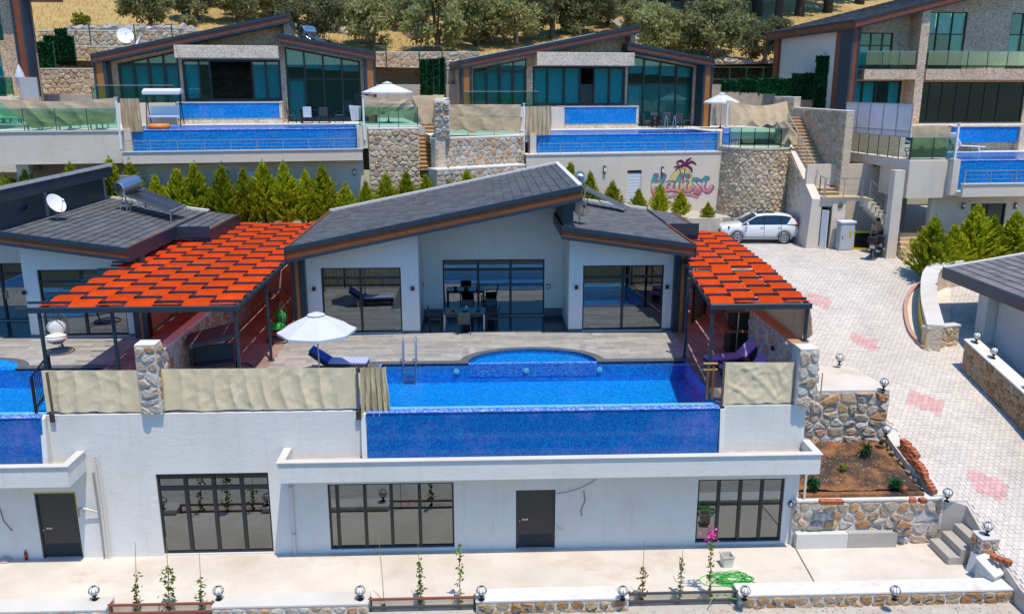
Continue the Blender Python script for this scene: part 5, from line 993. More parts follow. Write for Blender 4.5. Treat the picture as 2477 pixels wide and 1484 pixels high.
# roof equipment
def dish(p, aim, r, label, mat, group='satellite dishes', poleh=.5):
    f = Fr(*p); t = thing('satellite_dish', label, 'satellite dish', f, group); d = Vector(aim).normalized(); q = d.to_track_quat('Z', 'Y').to_matrix()
    c = Vector((0,0,poleh)); vs = []; fs = []; n = 20
    for j in range(5):
        rr = r*(j+.001)/4
        for i in range(n): a = 2*math.pi*i/n; vs.append(c+q @ Vector((rr*math.cos(a)*.92, rr*math.sin(a), .22*r*(j/4)**2)))
    for j in range(4):
        for i in range(n): fs.append((j*n+i, j*n+(i+1)%n, (j+1)*n+(i+1)%n, (j+1)*n+i))
    mb = MB(f); mb.add(vs, fs); mb.build('reflector', mat, t, smooth=True)
    mb = MB(f); mb.tube([(0,0,0),c-d*.06,c], .022, 6); mb.build('mast', GALV, t); e = c+q @ Vector((0,-r*.95,.2*r)); k = c+q @ Vector((0,-r*.25,r*1.15)); mb = MB(f); mb.tube([e, k], .012, 5); mb.build('arm', GALV, t); mb = MB(f); mb.sphere(k, .05, 8, 6, (1,1,1.4)); mb.build('feed', WHITEP if mat is WHITEP else BLACK, t, smooth=True); return t
RL = slope(6.5-20.95-3.46, 4.42, 11.55-20.95-3.46, 3.69); RM_ = slope(6.5-3.46, 4.42, 11.55-3.46, 3.69)
p = O.W(138, 528, 34.5); dish((p.x, 34.5, RL(p.x)+.02), (.75,-.35,.55), .42, 'white satellite dish on the left villa roof', WHITEP, poleh=.62)
p = O.W(28, 545, 33.5); dish((-17.75, 33.3, RL(-17.75)+.02), (.2,-.3,.8), .42, 'black satellite dish against the dark wall on the left villa roof', RATTAN, poleh=.5)
p = O.W(1402, 540, 32.6); dish((p.x, 32.6, RM_(p.x)+.02), (.25,-.75,.55), .36, 'black satellite dish on the middle villa roof', RATTAN, poleh=.55)
def solar(P, label, tank, group='solar water heaters', roofz=None, ncol=2, nol=False):
    """P: four collector corners (tank side first two), tank: (p, q, r)"""
    P = [Vector(p) for p in P]; f = Fr(*P[0]); t = thing('solar_heater', label, 'solar heater', f, group); n = (P[1]-P[0]).cross(P[3]-P[0]).normalized(); n = n if n.z > 0 else -n
    for k in range(ncol):
        a, b = (k+.02)/ncol, (k+.98)/ncol; q = [P[0].lerp(P[1], a), P[0].lerp(P[1], b), P[3].lerp(P[2], b), P[3].lerp(P[2], a)]
        mb = MB(); mb.add([v-n*.08 for v in q]+[v-n*.002 for v in q], [(0,3,2,1),(4,5,6,7),(0,1,5,4),(1,2,6,5),(2,3,7,6),(3,0,4,7)]); pn = mb.build('collector', ALU, t)
        c = sum(q, Vector())/4; qi = [c+(v-c)*.93 for v in q]; mb = MB(); mb.add([v for v in qi]+[v+n*.004 for v in qi], [(0,3,2,1),(4,5,6,7),(0,1,5,4),(1,2,6,5),(2,3,7,6),(3,0,4,7)]); mb.build('glazing', SOLARC, pn)
    for v in P: 
        z = roofz(v.x) if roofz else v.z-.4
        if v.z-.08 > z+.03: mb = MB(); mb.bar((v.x,v.y,z),(v.x,v.y,v.z-.06), .04); mb.build('leg', GALV, t)
    a, b, r = Vector(tank[0]), Vector(tank[1]), tank[2]; mb = MB(); d = (b-a).normalized(); mb.tube([a-d*.05, a, a+d*.001, b, b+d*.05], [r*.8, r*.97, r, r, r*.85], 20); mb.build('tank', STEEL if not nol else GALV, t, smooth=2)
    e = a-d*.055; u = d.orthogonal().normalized(); w_ = d.cross(u); mb = MB()
    for k in range(6): an = math.pi*k/3+.3; mb.bar(e, e+(u*math.cos(an)+w_*math.sin(an))*r*.78, .03, .012)
    mb.build('end_plate', BLACK, t)
    for s in (.2, .8):
        q = a.lerp(b, s); z = roofz(q.x) if roofz else q.z-.9
        for dd in (-.2,.2): mb = MB(); mb.bar((q.x+dd,q.y+dd*.4,z),(q.x,q.y,q.z-r*.8), .04); mb.build('stand', GALV, t)
    mb = MB(); mb.tube([a-Vector((0,0,r*.5)), P[0].lerp(P[3],.5)-n*.12+Vector((-.1,-.1,-.1)), P[3]-n*.1], .022, 6); mb.tube([b-Vector((0,0,r*.5)), P[1]+Vector((.05,.05,0))], .022, 6); mb.build('pipe', STEEL, t, smooth=2)
    return t
a = O.W(288, 456, 38.2); b = O.W(330, 440, 39.2)
solar([O.W(303,470,38.3), O.W(348,455,39.6), O.W(449,496,38.6), O.W(412,512,37.2)], 'solar heater with steel tank and two collectors on the left villa roof', (a, b, .33), roofz=RL)
a = O.W(1402, 436, 39.6); solar([O.W(1415,455,38.6), O.W(1422,452,39.7), O.W(1520,498,39.3), O.W(1512,503,38.2)], 'solar heater on the middle villa roof, seen from its side behind the apex', (a, a+Vector((.15,1.3,0)), .3), roofz=RM_)
t = thing('vent_pipe', 'small galvanised box on a pipe behind the left roof tank', 'vent', Fr(*O.W(303,438,39.5)))
p = O.W(303, 436, 39.6); mb = MB(); mb.tube([p-Vector((0,0,.5)), p], .03, 6); mb.build('pipe', GALV, t); mb = MB(); mb.box(p.x-.2, p.x+.2, p.y-.15, p.y+.15, p.z, p.z+.22); mb.build('cistern', GALV, t)
# ---------------------------------------------------------------- upper terrace: two villas of the same plan, pebble faced
UL = Fr(-16.8, 42.8, 7.43, rad(9.3)); UM = Fr(3.11, 47.6, 6.9, rad(9.3)); UR = Fr(23.46, 41.5, 5.96, rad(5))
def balustrade(fr, label, pts, h, mat=None, z=0, group='green glass balustrades', step=1.35, postm=None, cap=True):
    t = thing('glass_balustrade', label, 'balustrade', fr.sub(pts[0][0], pts[0][1], z), group)
    for (a, b) in zip(pts, pts[1:]):
        A, B = Vector((a[0],a[1],z)), Vector((b[0],b[1],z)); L = (B-A).length; n = max(1, round(L/step)); up = Vector((0,0,1))
        for k in range(n):
            p, q = A.lerp(B, (k+.02)/n), A.lerp(B, (k+.98)/n); mb = MB(fr); mb.bar(p+up*(h*.5+.03), q+up*(h*.5+.03), .012, h-.08); mb.build('glass_panel', mat or BALG, t)
        for k in range(n+1): p = A.lerp(B, k/n); mb = MB(fr); mb.bar(p, p+up*h, .035, .035); mb.build('post', postm or TRIM, t)
        if cap: mb = MB(fr); mb.bar(A+up*(h+.015), B+up*(h+.015), .04, .03); mb.build('handrail', postm or ALU, t)
    return t
def steel_rail(fr, label, pts, h, group='steel railings', n=None, bars=2):
    t = thing('steel_railing', label, 'railing', fr.sub(*pts[0]), group); up = Vector((0,0,1))
    for a, b in zip(pts, pts[1:]):
        A, B = Vector(a), Vector(b); m = n or max(1, round((B-A).length/1.2))
        for k in range(m+1): p = A.lerp(B, k/m); mb = MB(fr); mb.bar(p, p+up*h, .035, .035); mb.build('post', ALU, t)
        mb = MB(fr); mb.bar(A+up*h, B+up*h, .045, .04); mb.build('handrail', ALU, t)
        for j in range(bars): zz = h*(j+1)/(bars+1); mb = MB(fr); mb.bar(A+up*zz, B+up*zz, .016); mb.build('crossbar', ALU, t)
    return t
def upper_villa(fr, label, q):
    V = thing('villa', label, 'villa', fr, 'split roof villas'); L_ = q['L']; R_ = q['R']
    L = slope(*L_); Rr = slope(*R_)
    roof(V, fr, L_[0], L_[1], L_[2], L_[3], 7.1, 16.9, FASCIA2, th=.5, tiled=False); roof(V, fr, *R_, 7.1, 16.9, FASCIA2, th=.5, tiled=False)
    c0, c1, bz = q['c0'], q['c1'], q['bz']; w1, w3 = q['w1'], q['w3']; xl, xr = L_[0]+.3, R_[2]-.3
    lt = lambda x: L(x)-.3; rt = lambda x: Rr(x)-.3; zc = q['zc']; sp = q['sp']
    o1 = (w1[0], w1[1], 0.0, L(w1[0])-.62); mb = MB(fr)
    # walls: strips round the glazing
    for a, b, f in ((xl, w1[0], lt), (w1[1], c0, lt), (w3[1], xr, rt)): wall(mb, a, b, 8.4, 8.7, 0, f)
    wall(mb, c1, w3[0], 8.4, 8.7, 0, lt if c1 < sp else rt)
    wall(mb, w1[0], w1[1], 8.4, 8.7, 99, lt); mb.hexa([(w1[0],8.4,L(w1[0])-.66),(w1[1],8.4,L(w1[1])-.66),(w1[1],8.7,L(w1[1])-.66),(w1[0],8.7,L(w1[0])-.66),(w1[0],8.4,lt(w1[0])),(w1[1],8.4,lt(w1[1])),(w1[1],8.7,lt(w1[1])),(w1[0],8.7,lt(w1[0]))])
    mb.hexa([(w3[0],8.4,Rr(w3[0])-.62),(w3[1],8.4,Rr(w3[1])-.62),(w3[1],8.7,Rr(w3[1])-.62),(w3[0],8.7,Rr(w3[0])-.62),(w3[0],8.4,rt(w3[0])),(w3[1],8.4,rt(w3[1])),(w3[1],8.7,rt(w3[1])),(w3[0],8.7,rt(w3[0]))])
    mb.hexa([(c0,8.4,zc),(c1,8.4,zc),(c1,8.7,zc),(c0,8.7,zc),(c0,8.4,lt(c0)),(c1,8.4,min(lt(c1), lt(sp))),(c1,8.7,min(lt(c1), lt(sp))),(c0,8.7,lt(c0))])
    mb.box(c0, c1, 8.4, 8.7, 0, bz-.02)
    mb.hexa([(xl,8.7,0),(xl+.25,8.7,0),(xl+.25,16.6,0),(xl,16.6,0),(xl,8.7,lt(xl)),(xl+.25,8.7,lt(xl)),(xl+.25,16.6,lt(xl)),(xl,16.6,lt(xl))]); mb.box(xr-.25, xr, 8.7, 16.6, 0, rt(xr)); mb.box(xl, xr, 16.35, 16.6, 0, rt(xr)-.1)
    sx = R_[0]+.35; mb.hexa([(sx,7.6,R_[1]-.5),(sx+.3,7.6,R_[1]-.5),(sx+.3,16.5,R_[1]-.5),(sx,16.5,R_[1]-.5),(sx,7.6,lt(sx)),(sx+.3,7.6,lt(sx)),(sx+.3,16.5,lt(sx)),(sx,16.5,lt(sx))])
    mb.build('wall', PEBBLE, V)
    mb = MB(fr); mb.box(q['b0'], q['b1'], 7.0, 8.39, q['bzb'], q['bzt']); bevel(mb.build('lintel_box', PEBBLE2, V), .02)
    # portal columns
    for xa, s, zt in ((L_[0], 1, L(L_[0])-.5), (R_[2], -1, Rr(R_[2])-.5)):
        for k, (a, b, m, n, ya) in enumerate(((0,.12,TRIM,'column_trim',7.2),(.12,.50,ORANGE,'column',7.25),(.50,.66,TRIM,'column_trim',7.2))):
            mb = MB(fr); mb.box(*sorted((xa+s*a, xa+s*b)), ya, 8.395, 0, zt+.1*(k > 0)); mb.build(n, m, V)
    # rooms behind the glass
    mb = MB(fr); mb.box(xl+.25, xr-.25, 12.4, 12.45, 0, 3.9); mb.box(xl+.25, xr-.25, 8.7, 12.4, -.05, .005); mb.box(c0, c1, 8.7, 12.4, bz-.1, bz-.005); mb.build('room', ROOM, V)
    n1 = q['n1']; xs = [w1[0]+(w1[1]-w1[0])*k/n1 for k in range(1, n1)]; z1 = q['tz1']
    window(V, fr, 8.46, w1[0], w1[1], 0, 0, xs=xs, zs=[z1], topf=lambda x: L(x)-.66, glass=GLASST, mull=.12, fw=.1, blinds={(k, j): (0, 1) for k in range(n1) for j in (0,)} | {(k, 1): (.0, 1) for k in range(n1)}, blindm=BLIND)
    n3 = 4; xs = [w3[0]+(w3[1]-w3[0])*k/n3 for k in range(1, n3)]; z3 = q['tz3']
    window(V, fr, 8.46, w3[0], w3[1], 0, 0, xs=xs, zs=[z3], topf=lambda x: Rr(x)-.62, glass=[GLASST, GLASST], mull=.11, fw=.1, blinds={(k, 1): (.42, 1) for k in range(4)} | q['b3'], blindm=BLIND)
    wn = window(V, fr, 8.46, c0, c1, bz, zc, xs=q['cx'], glass=GLASST, skip={(k, 0) for k in q['open']}, mull=.1, fw=.12, blinds={(k, 0): (0, 1) for k in q['teal']}, blindm=TEALP)
    # interior feature wall, laid stone
    t_ = MB(fr); rng = random.Random(4); z = bz+.05
    while z < zc:
        x = c0+.2
        while x < c1-.2: w_ = rng.uniform(.25,.7); t_.box(x, min(x+w_-.02, c1-.1), 12.30-rng.uniform(0,.06), 12.39, z, z+.17); x += w_
        z += .19
    t_.build('feature_stone', M('interior_stone', (.16,.12,.09), .9, rnd=.5) if 'interior_stone' not in bpy.data.materials else bpy.data.materials['interior_stone'], V, kind='stuff')
    # raised plunge pool in front of the middle bay, raised side terrace
    p0, p1, py = q['p0'], q['p1'], 6.2
    mb = MB(fr); mb.box(p0-.12, p1+.16, py+.03, 8.38, -.02, .30); mb.box(p0-.12, p0, py, 8.38, .30, bz-.03); mb.box(p1, p1+.16, py, 8.38, .30, bz-.03); mb.build('plunge_surround', PEBBLE2, V)
    PPo = MB(fr); PPo.box(p0, p1, py, py+.2, .30, bz-.08); PPo.box(p0, p1, py+.2, 8.38, .3, bz-.2); pw_ = PPo.build('plunge_pool', POOLU, V)
    mb = MB(fr); mb.quad((p0,py,bz-.06),(p1,py,bz-.06),(p1,8.38,bz-.06),(p0,8.38,bz-.06)); mb.build('water', WATER2, pw_); mb = MB(fr); mb.box(p0-.12, p1+.16, py-.04, py-.002, bz-.09, bz-.03); mb.build('spill_rim', CREAM, pw_)
    mb = MB(fr); mb.box(xl-.2, p0-.13, 5.9, 8.38, -.02, bz-.1); mb.build('raised_terrace', CREAM, V)
    # deck
    mb = MB(fr); mb.box(q['dl'], q['dr'], 4.6, 17.5, -.4, -.004); mb.box(q['dl'], -.32, .0, 4.6, -.4, -.002); mb.box(11.05, q['dr'], .0, 4.6, -.4, -.002); mb.build('deck', CONCW, V)
    # lower storey
    mb = MB(fr); wall(mb, -.3, 11.0, .1, .4, -5.6, lambda x: -.42, q['lops']); mb.build('lower_wall', CREAM, V)
    for o in q['lops']: window(V, fr, .2, *o, xs=[(o[0]+o[1])/2] if o[1]-o[0] > 1.2 else [], glass=GLASS); mb = MB(fr); mb.box(o[0]-.1, o[1]+.1, 1.4, 1.45, o[2]-.1, o[3]+.1); mb.build('room', ROOM, V)
    if q.get('par', True):
        mb = MB(fr); mb.box(-.35, 10.95, -.9, -.75, -1.58, -1.04); mb.box(-.35, 10.95, -.75, .1, -1.58, -1.42); mb.build('parapet', CREAM, V); mb = MB(fr); mb.box(-.4, 11.0, -.95, -.7, -1.04, -.99); mb.build('coping', CONCW, V)
    for bb in ((10.73, 11.25, -.35, .4, -1.03, .08), (-.35, -.01, -.3, .3, -1.4, .06)): mb = MB(fr); mb.box(*bb); mb.build('pool_pillar', CREAM, V)
    return V
QL = dict(L=(-3.2,3.72,7.45,6.02), R=(6.72,4.93,12.15,3.95), c0=1.25, c1=6.7, bz=1.22, w1=(-2.2,1.08), w3=(7.0,11.3), zc=3.52, sp=6.9, b0=1.12, b1=6.72, bzb=3.56, bzt=4.25, n1=4, tz1=3.25, tz3=2.45, b3={(0,0):(0,1)}, cx=[2.15,2.75,5.1,5.85], open={2}, teal={0,3,4}, p0=1.25, p1=6.62, dl=-6.2, dr=14.2, lops=[(2.0,3.5,-5,-3.0)])
QM = dict(L=(-3.0,4.1,8.35,6.3), R=(7.6,5.25,13.5,4.28), c0=1.75, c1=7.95, bz=1.40, w1=(-2.1,1.35), w3=(8.1,12.65), zc=3.8, sp=7.8, b0=1.7, b1=8.05, bzb=3.82, bzt=4.62, n1=4, tz1=3.5, tz3=2.7, b3={(0,0):(0,1)}, cx=[2.75,3.85,4.9,5.85,6.9], open={3}, teal={0,1,2,4,5}, p0=3.3, p1=8.0, dl=-5.8, dr=16.5, lops=[], par=False)
VUL = upper_villa(UL, 'pebble clad villa at the upper left with white parasol and open middle door', QL)
VUM = upper_villa(UM, 'pebble clad villa at the upper middle above the painted wall', QM)
PUL = pool(UL, 'upper left overflow pool with an orange ring in its corner', 0, 10.72, 4.5, -1.45, POOLU, POOLIN, POOLE, WATER2)
PUM = pool(UM, 'upper middle overflow pool above the painted wall', 0, 10.72, 4.5, -1.25, POOLU, POOLIN, POOLE, WATER2)
steel_rail(UL, 'steel railing on the parapet under the upper left pool', [(-.3,-.82,-1.0),(10.8,-.82,-1.0)], .5, n=9)
steel_rail(UM, 'steel railing above the painted wall', [(.0,-.82,-1.0),(10.9,-.82,-1.0)], .55, n=9)
# painted wall below the middle pool (own building block), its fins and door
KY = -.9
t = thing('painted_wall', 'cream wall with a colourful painted name and palm under the upper pool', 'wall', UM.sub(-.6, KY, -4.4)); KD = [UM.W(1518, 412, KY), UM.W(1550, 475, KY)]
mb = MB(UM); wall(mb, -.7, 11.0, KY, .09, -4.5, lambda x: -1.06, [(KD[0].x, KD[1].x, -4.3, KD[0].z)]); mb.build('wall_body', CREAM, t); mb = MB(UM); mb.box(-.75, 11.05, KY-.05, .08, -1.06, -1.0); mb.build('coping', CONCW, t)
d = mb = MB(UM); mb.box(KD[0].x, KD[1].x, KY+.08, KY+.12, -4.3, KD[0].z-.16); dd = mb.build('door', WHITEP, t); mb = MB(UM)
for i in range(8):
    for j in range(12): x = KD[0].x+(KD[1].x-KD[0].x)*(i+.12)/8; z = -4.25+(KD[0].z-.2+4.25)*(j+.12)/12; mb.box(x, x+(KD[1].x-KD[0].x)*.76/8, KY+.05, KY+.079, z, z+.11)
mb.build('grille', WHITEP, dd, kind='stuff'); mb = MB(UM); mb.box(KD[0].x, KD[1].x, KY+.04, KY+.12, KD[0].z-.16, KD[0].z); mb.build('door_head', BLACK, t)
mb = MB(UM); mb.prism([(KY,-4.4),(KY,-1.05),(KY-.35,-1.05),(KY-1.1,-4.4)], 10.98, 11.5, ax='x'); mb.build('buttress', CREAM, t)
# painting: ribbons of flat colour on the wall
def K(zx, zy): p = UM.W((2380+zx/6.1825)*.64505, (560+zy/6.1825)*.64505, KY); return Vector((p.x, 0, p.z))
def m_print(name, stops, a, b):
    t = NT(name); c = t.ramp(t.rr(t.sep(t.tc.outputs['Object'], 2), a, b), stops); t.put(t.b.inputs['Base Color'], c); t.b.inputs['Roughness'].default_value = .8; return t.mat
KO = UM.sub(5, KY, -3); zt, zb_ = K(0,560).z+3, K(0,1050).z+3
PTEAL = m_print('letter_paint', [(0,(.55,.12,.10)),(.3,(.62,.36,.24)),(.48,(.66,.60,.48)),(.56,(.03,.36,.30)),(1,(.02,.30,.26))], zb_, zt); PPUR = M('purple_paint', (.13,.03,.13), .8); PPINK = M('pink_paint', (.45,.13,.36), .8, var=.3, vs=6); PMAR = M('maroon_paint', (.12,.006,.06), .8); PYEL = M('yellow_paint_ring', (.50,.36,.02), .8); PCRM = M('pale_yellow_paint', (.62,.50,.22), .8)
def spline(pts, n=6):
    out = []
    for i in range(len(pts)-1):
        a0, a1, a2, a3 = [Vector(pts[max(0, min(len(pts)-1, i+k))]) for k in (-1,0,1,2)]
        for j in range(n): f = j/n; out.append(.5*((2*a1)+(a2-a0)*f+(2*a0-5*a1+4*a2-a3)*f*f+(3*a1-a0-3*a2+a3)*f**3))
    return out+[Vector(pts[-1])]
def ribbon(mb, zpts, wid, y, taper=0, off=(0,0)):
    P = [K(p[0]+off[0], p[1]+off[1]) for p in spline([(*q, 0) for q in zpts])]; n = len(P); L = []; R = []; s = (K(100,0)-K(0,0)).length/100
    for i, p in enumerate(P):
        d = (P[min(i+1,n-1)]-P[max(i-1,0)]).normalized(); q = Vector((-d.z,0,d.x)); f = i/(n-1); w_ = wid*s*.5*(1 if not taper else max(.05, math.sin(math.pi*min(1, .12+f*.88))**.7 if taper == 2 else 1-taper*f)); L.append(p+q*w_); R.append(p-q*w_)
    for v in (P[0], P[-1]):
        if not taper: mb.add([(v.x+wid*s*.5*math.cos(a), y, v.z+wid*s*.5*math.sin(a)) for a in [2*math.pi*k/12 for k in range(12)]], [tuple(range(12))])
    for i in range(n-1): mb.add([(L[i].x,y-.00001*i,L[i].z),(R[i].x,y-.00001*i,R[i].z),(R[i+1].x,y-.00001*i,R[i+1].z),(L[i+1].x,y-.00001*i,L[i+1].z)], [(0,1,2,3)])
LET = {'K': [([(480,600),(445,700),(425,860),(440,990),(480,1050)],85),([(660,600),(620,700),(540,790),(490,830)],80),([(520,800),(575,890),(640,950),(700,950)],70)], 'a': [([(865,770),(770,760),(705,840),(720,925),(790,940),(850,860)],52),([(880,750),(850,860),(870,940),(930,930)],52)], 'l': [([(1065,590),(1005,700),(975,850),(990,945),(1050,960)],72)], 'i': [([(1190,740),(1155,830),(1160,930),(1220,960),(1300,900)],62),([(1205,600),(1215,610)],80)],
  's': [([(1440,690),(1370,690),(1360,760),(1440,850),(1490,930),(1460,1010),(1390,970),(1420,920)],58)], 't': [([(1640,650),(1600,750),(1580,880),(1630,960),(1700,960),(1775,860)],64),([(1530,715),(1600,695),(1680,655)],46)]}
mu = thing('wall_painting', 'spray painted word Kalist with palms and yellow sun on cream wall', 'painting', KO); y0_ = KY-.004
s_ = MB(UM); c_ = K(1080,745); R_ = (K(1360,745)-c_).length
s_.add([(c_.x+R_*math.cos(a), y0_, c_.z+R_*math.sin(a)) for a in [2*math.pi*k/40 for k in range(40)]], [tuple(range(40))]); s_.build('sun_disc', PCRM, mu)
s_ = MB(UM)
for k in range(40):
    a, b = 2*math.pi*k/40, 2*math.pi*(k+1)/40; s_.quad((c_.x+R_*math.cos(a),y0_-.003,c_.z+R_*math.sin(a)),(c_.x+R_*math.cos(b),y0_-.003,c_.z+R_*math.sin(b)),(c_.x+R_*.93*math.cos(b),y0_-.003,c_.z+R_*.93*math.sin(b)),(c_.x+R_*.93*math.cos(a),y0_-.003,c_.z+R_*.93*math.sin(a)))
s_.build('sun_ring', PYEL, mu)
for tr, fr_, wd in (([(1110,780),(1140,620),(1180,370)], [[(1185,375),(1210,270),(1325,195)],[(1180,370),(1080,270),(950,310)],[(1185,370),(1320,290),(1435,365)],[(1190,375),(1300,440),(1335,550)],[(1180,372),(1100,370),(1010,440)]], 62), ([(1070,600),(1040,430)], [[(1040,430),(1010,350),(970,345)],[(1040,430),(960,395),(900,430)],[(1040,430),(980,440),(935,520)],[(1040,430),(1090,400),(1130,440)]], 36)):
    s_ = MB(UM); ribbon(s_, tr, 30, y0_-.006, .4)
    for f_ in fr_: ribbon(s_, f_, wd, y0_-.0065, 2)
    s_.build('palm', PMAR, mu)
for k, (nm, st) in enumerate(LET.items()):
    for m, dw, off, dy in ((PPUR,34,(28,14),.009),(PPINK,14,(26,13),.012),(PPUR,16,(0,0),.015),(PTEAL,0,(0,0),.018)):
        s_ = MB(UM); e_ = MB(UM)
        for n_, (pts, wd) in enumerate(st): ribbon(e_ if nm == 'i' and n_ == 1 else s_, pts, wd+dw, y0_-dy, 0, off)
        s_.build('letter' if m is PTEAL else 'letter_shade', m, mu)
        if e_.v: e_.build('letter_dot' if m is PTEAL else 'dot_shade', m, mu)
for m, wd, off, dy in ((PPUR,74,(6,6),.009),(PPINK,58,(6,10),.012),(M('salmon_paint', (.55,.30,.22), .8),34,(0,-6),.015)): s_ = MB(UM); ribbon(s_, [(800,1095),(1000,1040),(1250,1040),(1440,1090)], wd, y0_-dy, 0, off); s_.build('underline', m, mu)
for px, py, l in ((1462,410,'tall wall light left of the painted name'),(1602,412,'tall wall light above the painted name beside the palm')):
    p = UM.W(px, py, KY); f = UM.sub(p.x, KY-.01, p.z); t = thing('wall_light', l, 'light', f, 'bronze wall lights'); mb = MB(f); mb.box(-.07,.07,-.1,0,-.22,.22); bevel(mb.build('housing', M('bronze_paint', (.12,.10,.07), .5) if 'bronze_paint' not in bpy.data.materials else bpy.data.materials['bronze_paint'], t), .01); mb = MB(f); mb.box(-.05,.05,-.12,-.101,-.1,.1); mb.build('lens', GLOBE, t)
for fr, px, py, l in ((UL,550,421,'wall light left of the dark window under the upper left pool'),(UL,857,416,'wall light near the right end under the upper left pool')):
    p = fr.W(px, py, .1); f = fr.sub(p.x, .09, p.z); t = thing('wall_light', l, 'light', f, 'bronze wall lights'); mb = MB(f); mb.box(-.07,.07,-.1,0,-.16,.16); bevel(mb.build('housing', bpy.data.materials['bronze_paint'], t), .01); mb = MB(f); mb.box(-.05,.05,-.12,-.101,-.08,.08); mb.build('lens', GLOBE, t)
# left wing of the upper left terrace: white box on columns
t = thing('terrace_wing', 'white cantilevered terrace box left of the upper left pool', 'building', UL.sub(-5.9, -.6, -1.5)); mb = MB(UL); mb.box(-6.0, -.36, -.62, 4.0, -1.55, -.06); mb.build('box_beam', CREAM, t); mb = MB(UL); mb.box(-6.05, -.3, -.67, 4.0, -.06, -.005); mb.build('coping', CONCW, t)
for x in (-5.3, ): mb = MB(UL); mb.box(x, x+.55, -.2, .35, -5.6, -1.552); mb.build('column', CREAM, t)
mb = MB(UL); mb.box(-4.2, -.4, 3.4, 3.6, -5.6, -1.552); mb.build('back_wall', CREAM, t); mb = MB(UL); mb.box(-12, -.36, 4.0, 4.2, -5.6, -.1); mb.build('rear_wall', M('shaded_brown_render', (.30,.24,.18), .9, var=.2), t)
balustrade(UL, 'glass balustrade with three posts on the white box left of the upper left pool', [(-6.0,-.45),(-.45,-.45)], 1.0, step=1.3)
sheet('tarpaulin', 'sagging beige tarpaulin behind the glass left of the upper left pool', 'tarpaulin', [UL.to(-4.4,-.1,.1),UL.to(-.7,-.1,.3),UL.to(-.5,-.1,1.5),UL.to(-5.7,-.1,1.45)], TARPU, nu=56, nv=20, amp=.045, fold=.05, ff=4.8, seed=21, sag=.14, group='beige tarpaulins on the upper terraces')
gather('beige curtain gathered at the left end of the upper left pool', -.35, .5, -.15, -.1, 1.45, TARPU, UL, folds=5, seed=3)
gather('beige curtain gathered at the left end of the upper middle pool', -.6, .85, -.15, -.05, 1.5, TARPU, UM, folds=6, seed=5, flare=.05)
def mast(fr, x, y, z0, z1, label): t = thing('awning_post', label, 'post', fr.sub(x, y, z0), 'white awning posts'); mb = MB(fr); mb.box(x-.045, x+.045, y-.045, y+.045, z0, z1); mb.build('shaft', WHITEP, t); mb = MB(fr); mb.box(x-.08, x+.08, y-.08, y+.08, z1, z1+.03); mb.build('cap', WHITEP, t)
mast(UL, -.42, -.62, -.9, 1.5, 'white awning post at the left end of the upper left pool'); mast(UL, 11.1, -.4, -.6, 1.55, 'white awning post at the right end of the upper left pool'); mast(UM, -.75, -.5, -1.0, 1.65, 'white awning post at the left end of the upper middle pool'); mast(UM, 11.2, -.1, 0, 1.75, 'white awning post at the right end of the upper middle pool')
balustrade(UL, 'glass balustrade in front of the left window of the upper left villa', [(-3.1,6.0),(1.1,6.0)], .95, BALG, z=1.12); balustrade(UM, 'glass balustrade in front of the left window of the upper middle villa', [(-3.0,6.0),(1.6,6.0)], .95, BALG, z=1.3)
# right hand wing: rubble wall, balustrade, tarpaulin, stairs between the two villas
a, b = UL.to(11.3,-.2,0), UL.to(13.85,-.2,0)
wall_seg('tall rubble wall under the glass balustrade left of the long stair', (a.x,a.y), (b.x,b.y), 1.8, 7.32, th=.5, cap=.08, cw=.34, ch=.26, dep=.05, seed=61, mat=STONET, mort=MORTART, ends=('end',), over=.02)
balustrade(UL, 'glass balustrade on the rubble wall right of the upper left pool', [(10.9,.0),(13.85,.0)], 1.0, step=.95)
sheet('tarpaulin', 'beige tarpaulin draped over glass right of the upper left pool', 'tarpaulin', [UL.to(11.1,.25,.5),UL.to(13.6,.25,.9),UL.to(15.0,.3,1.65),UL.to(11.1,.2,1.6)], TARPU, nu=52, nv=20, amp=.045, fold=.05, ff=3.2, seed=22, sag=.25, group='beige tarpaulins on the upper terraces', bottom=.3)
sheet('tarpaulin', 'beige tarpaulin corner hanging down over the long stair', 'tarpaulin', [UL.to(14.2,.0,.1),UL.to(14.7,.1,.2),UL.to(15.3,.3,1.6),UL.to(13.6,.2,1.55)], TARPU, nu=36, nv=18, amp=.04, fold=.025, ff=1.5, seed=23, group='beige tarpaulins on the upper terraces')
sheet('tarpaulin', 'beige tarpaulin in two scalloped swags left of the upper middle pool', 'tarpaulin', [UM.to(-5.0,-.35,.25),UM.to(-.9,-.35,.2),UM.to(-.8,-.3,.95),UM.to(-5.2,-.3,.98)], TARPU, nu=56, nv=20, amp=.045, fold=.05, ff=4.0, seed=24, group='beige tarpaulins on the upper terraces', bottom=.35)
sheet('tarpaulin', 'plain beige tarpaulin stretched above the scalloped one', 'tarpaulin', [UM.to(-5.3,.2,.95),UM.to(-.8,.2,.95),UM.to(-.75,.2,1.6),UM.to(-5.4,.2,1.62)], TARPU, nu=56, nv=16, amp=.045, fold=.05, ff=3.2, seed=25, group='beige tarpaulins on the upper terraces')
balustrade(UM, 'glass balustrade left of the upper middle pool behind the swags', [(-5.2,-.2),(-.9,-.2)], .95, step=1.4)
s0, s1 = O.W(1003, 440, 45), O.W(1050, 440, 45); t = thing('long_stair', 'narrow travertine stair climbing between the two upper villas', 'stairs', Fr(s0.x, 43.6, 3)); n = 24
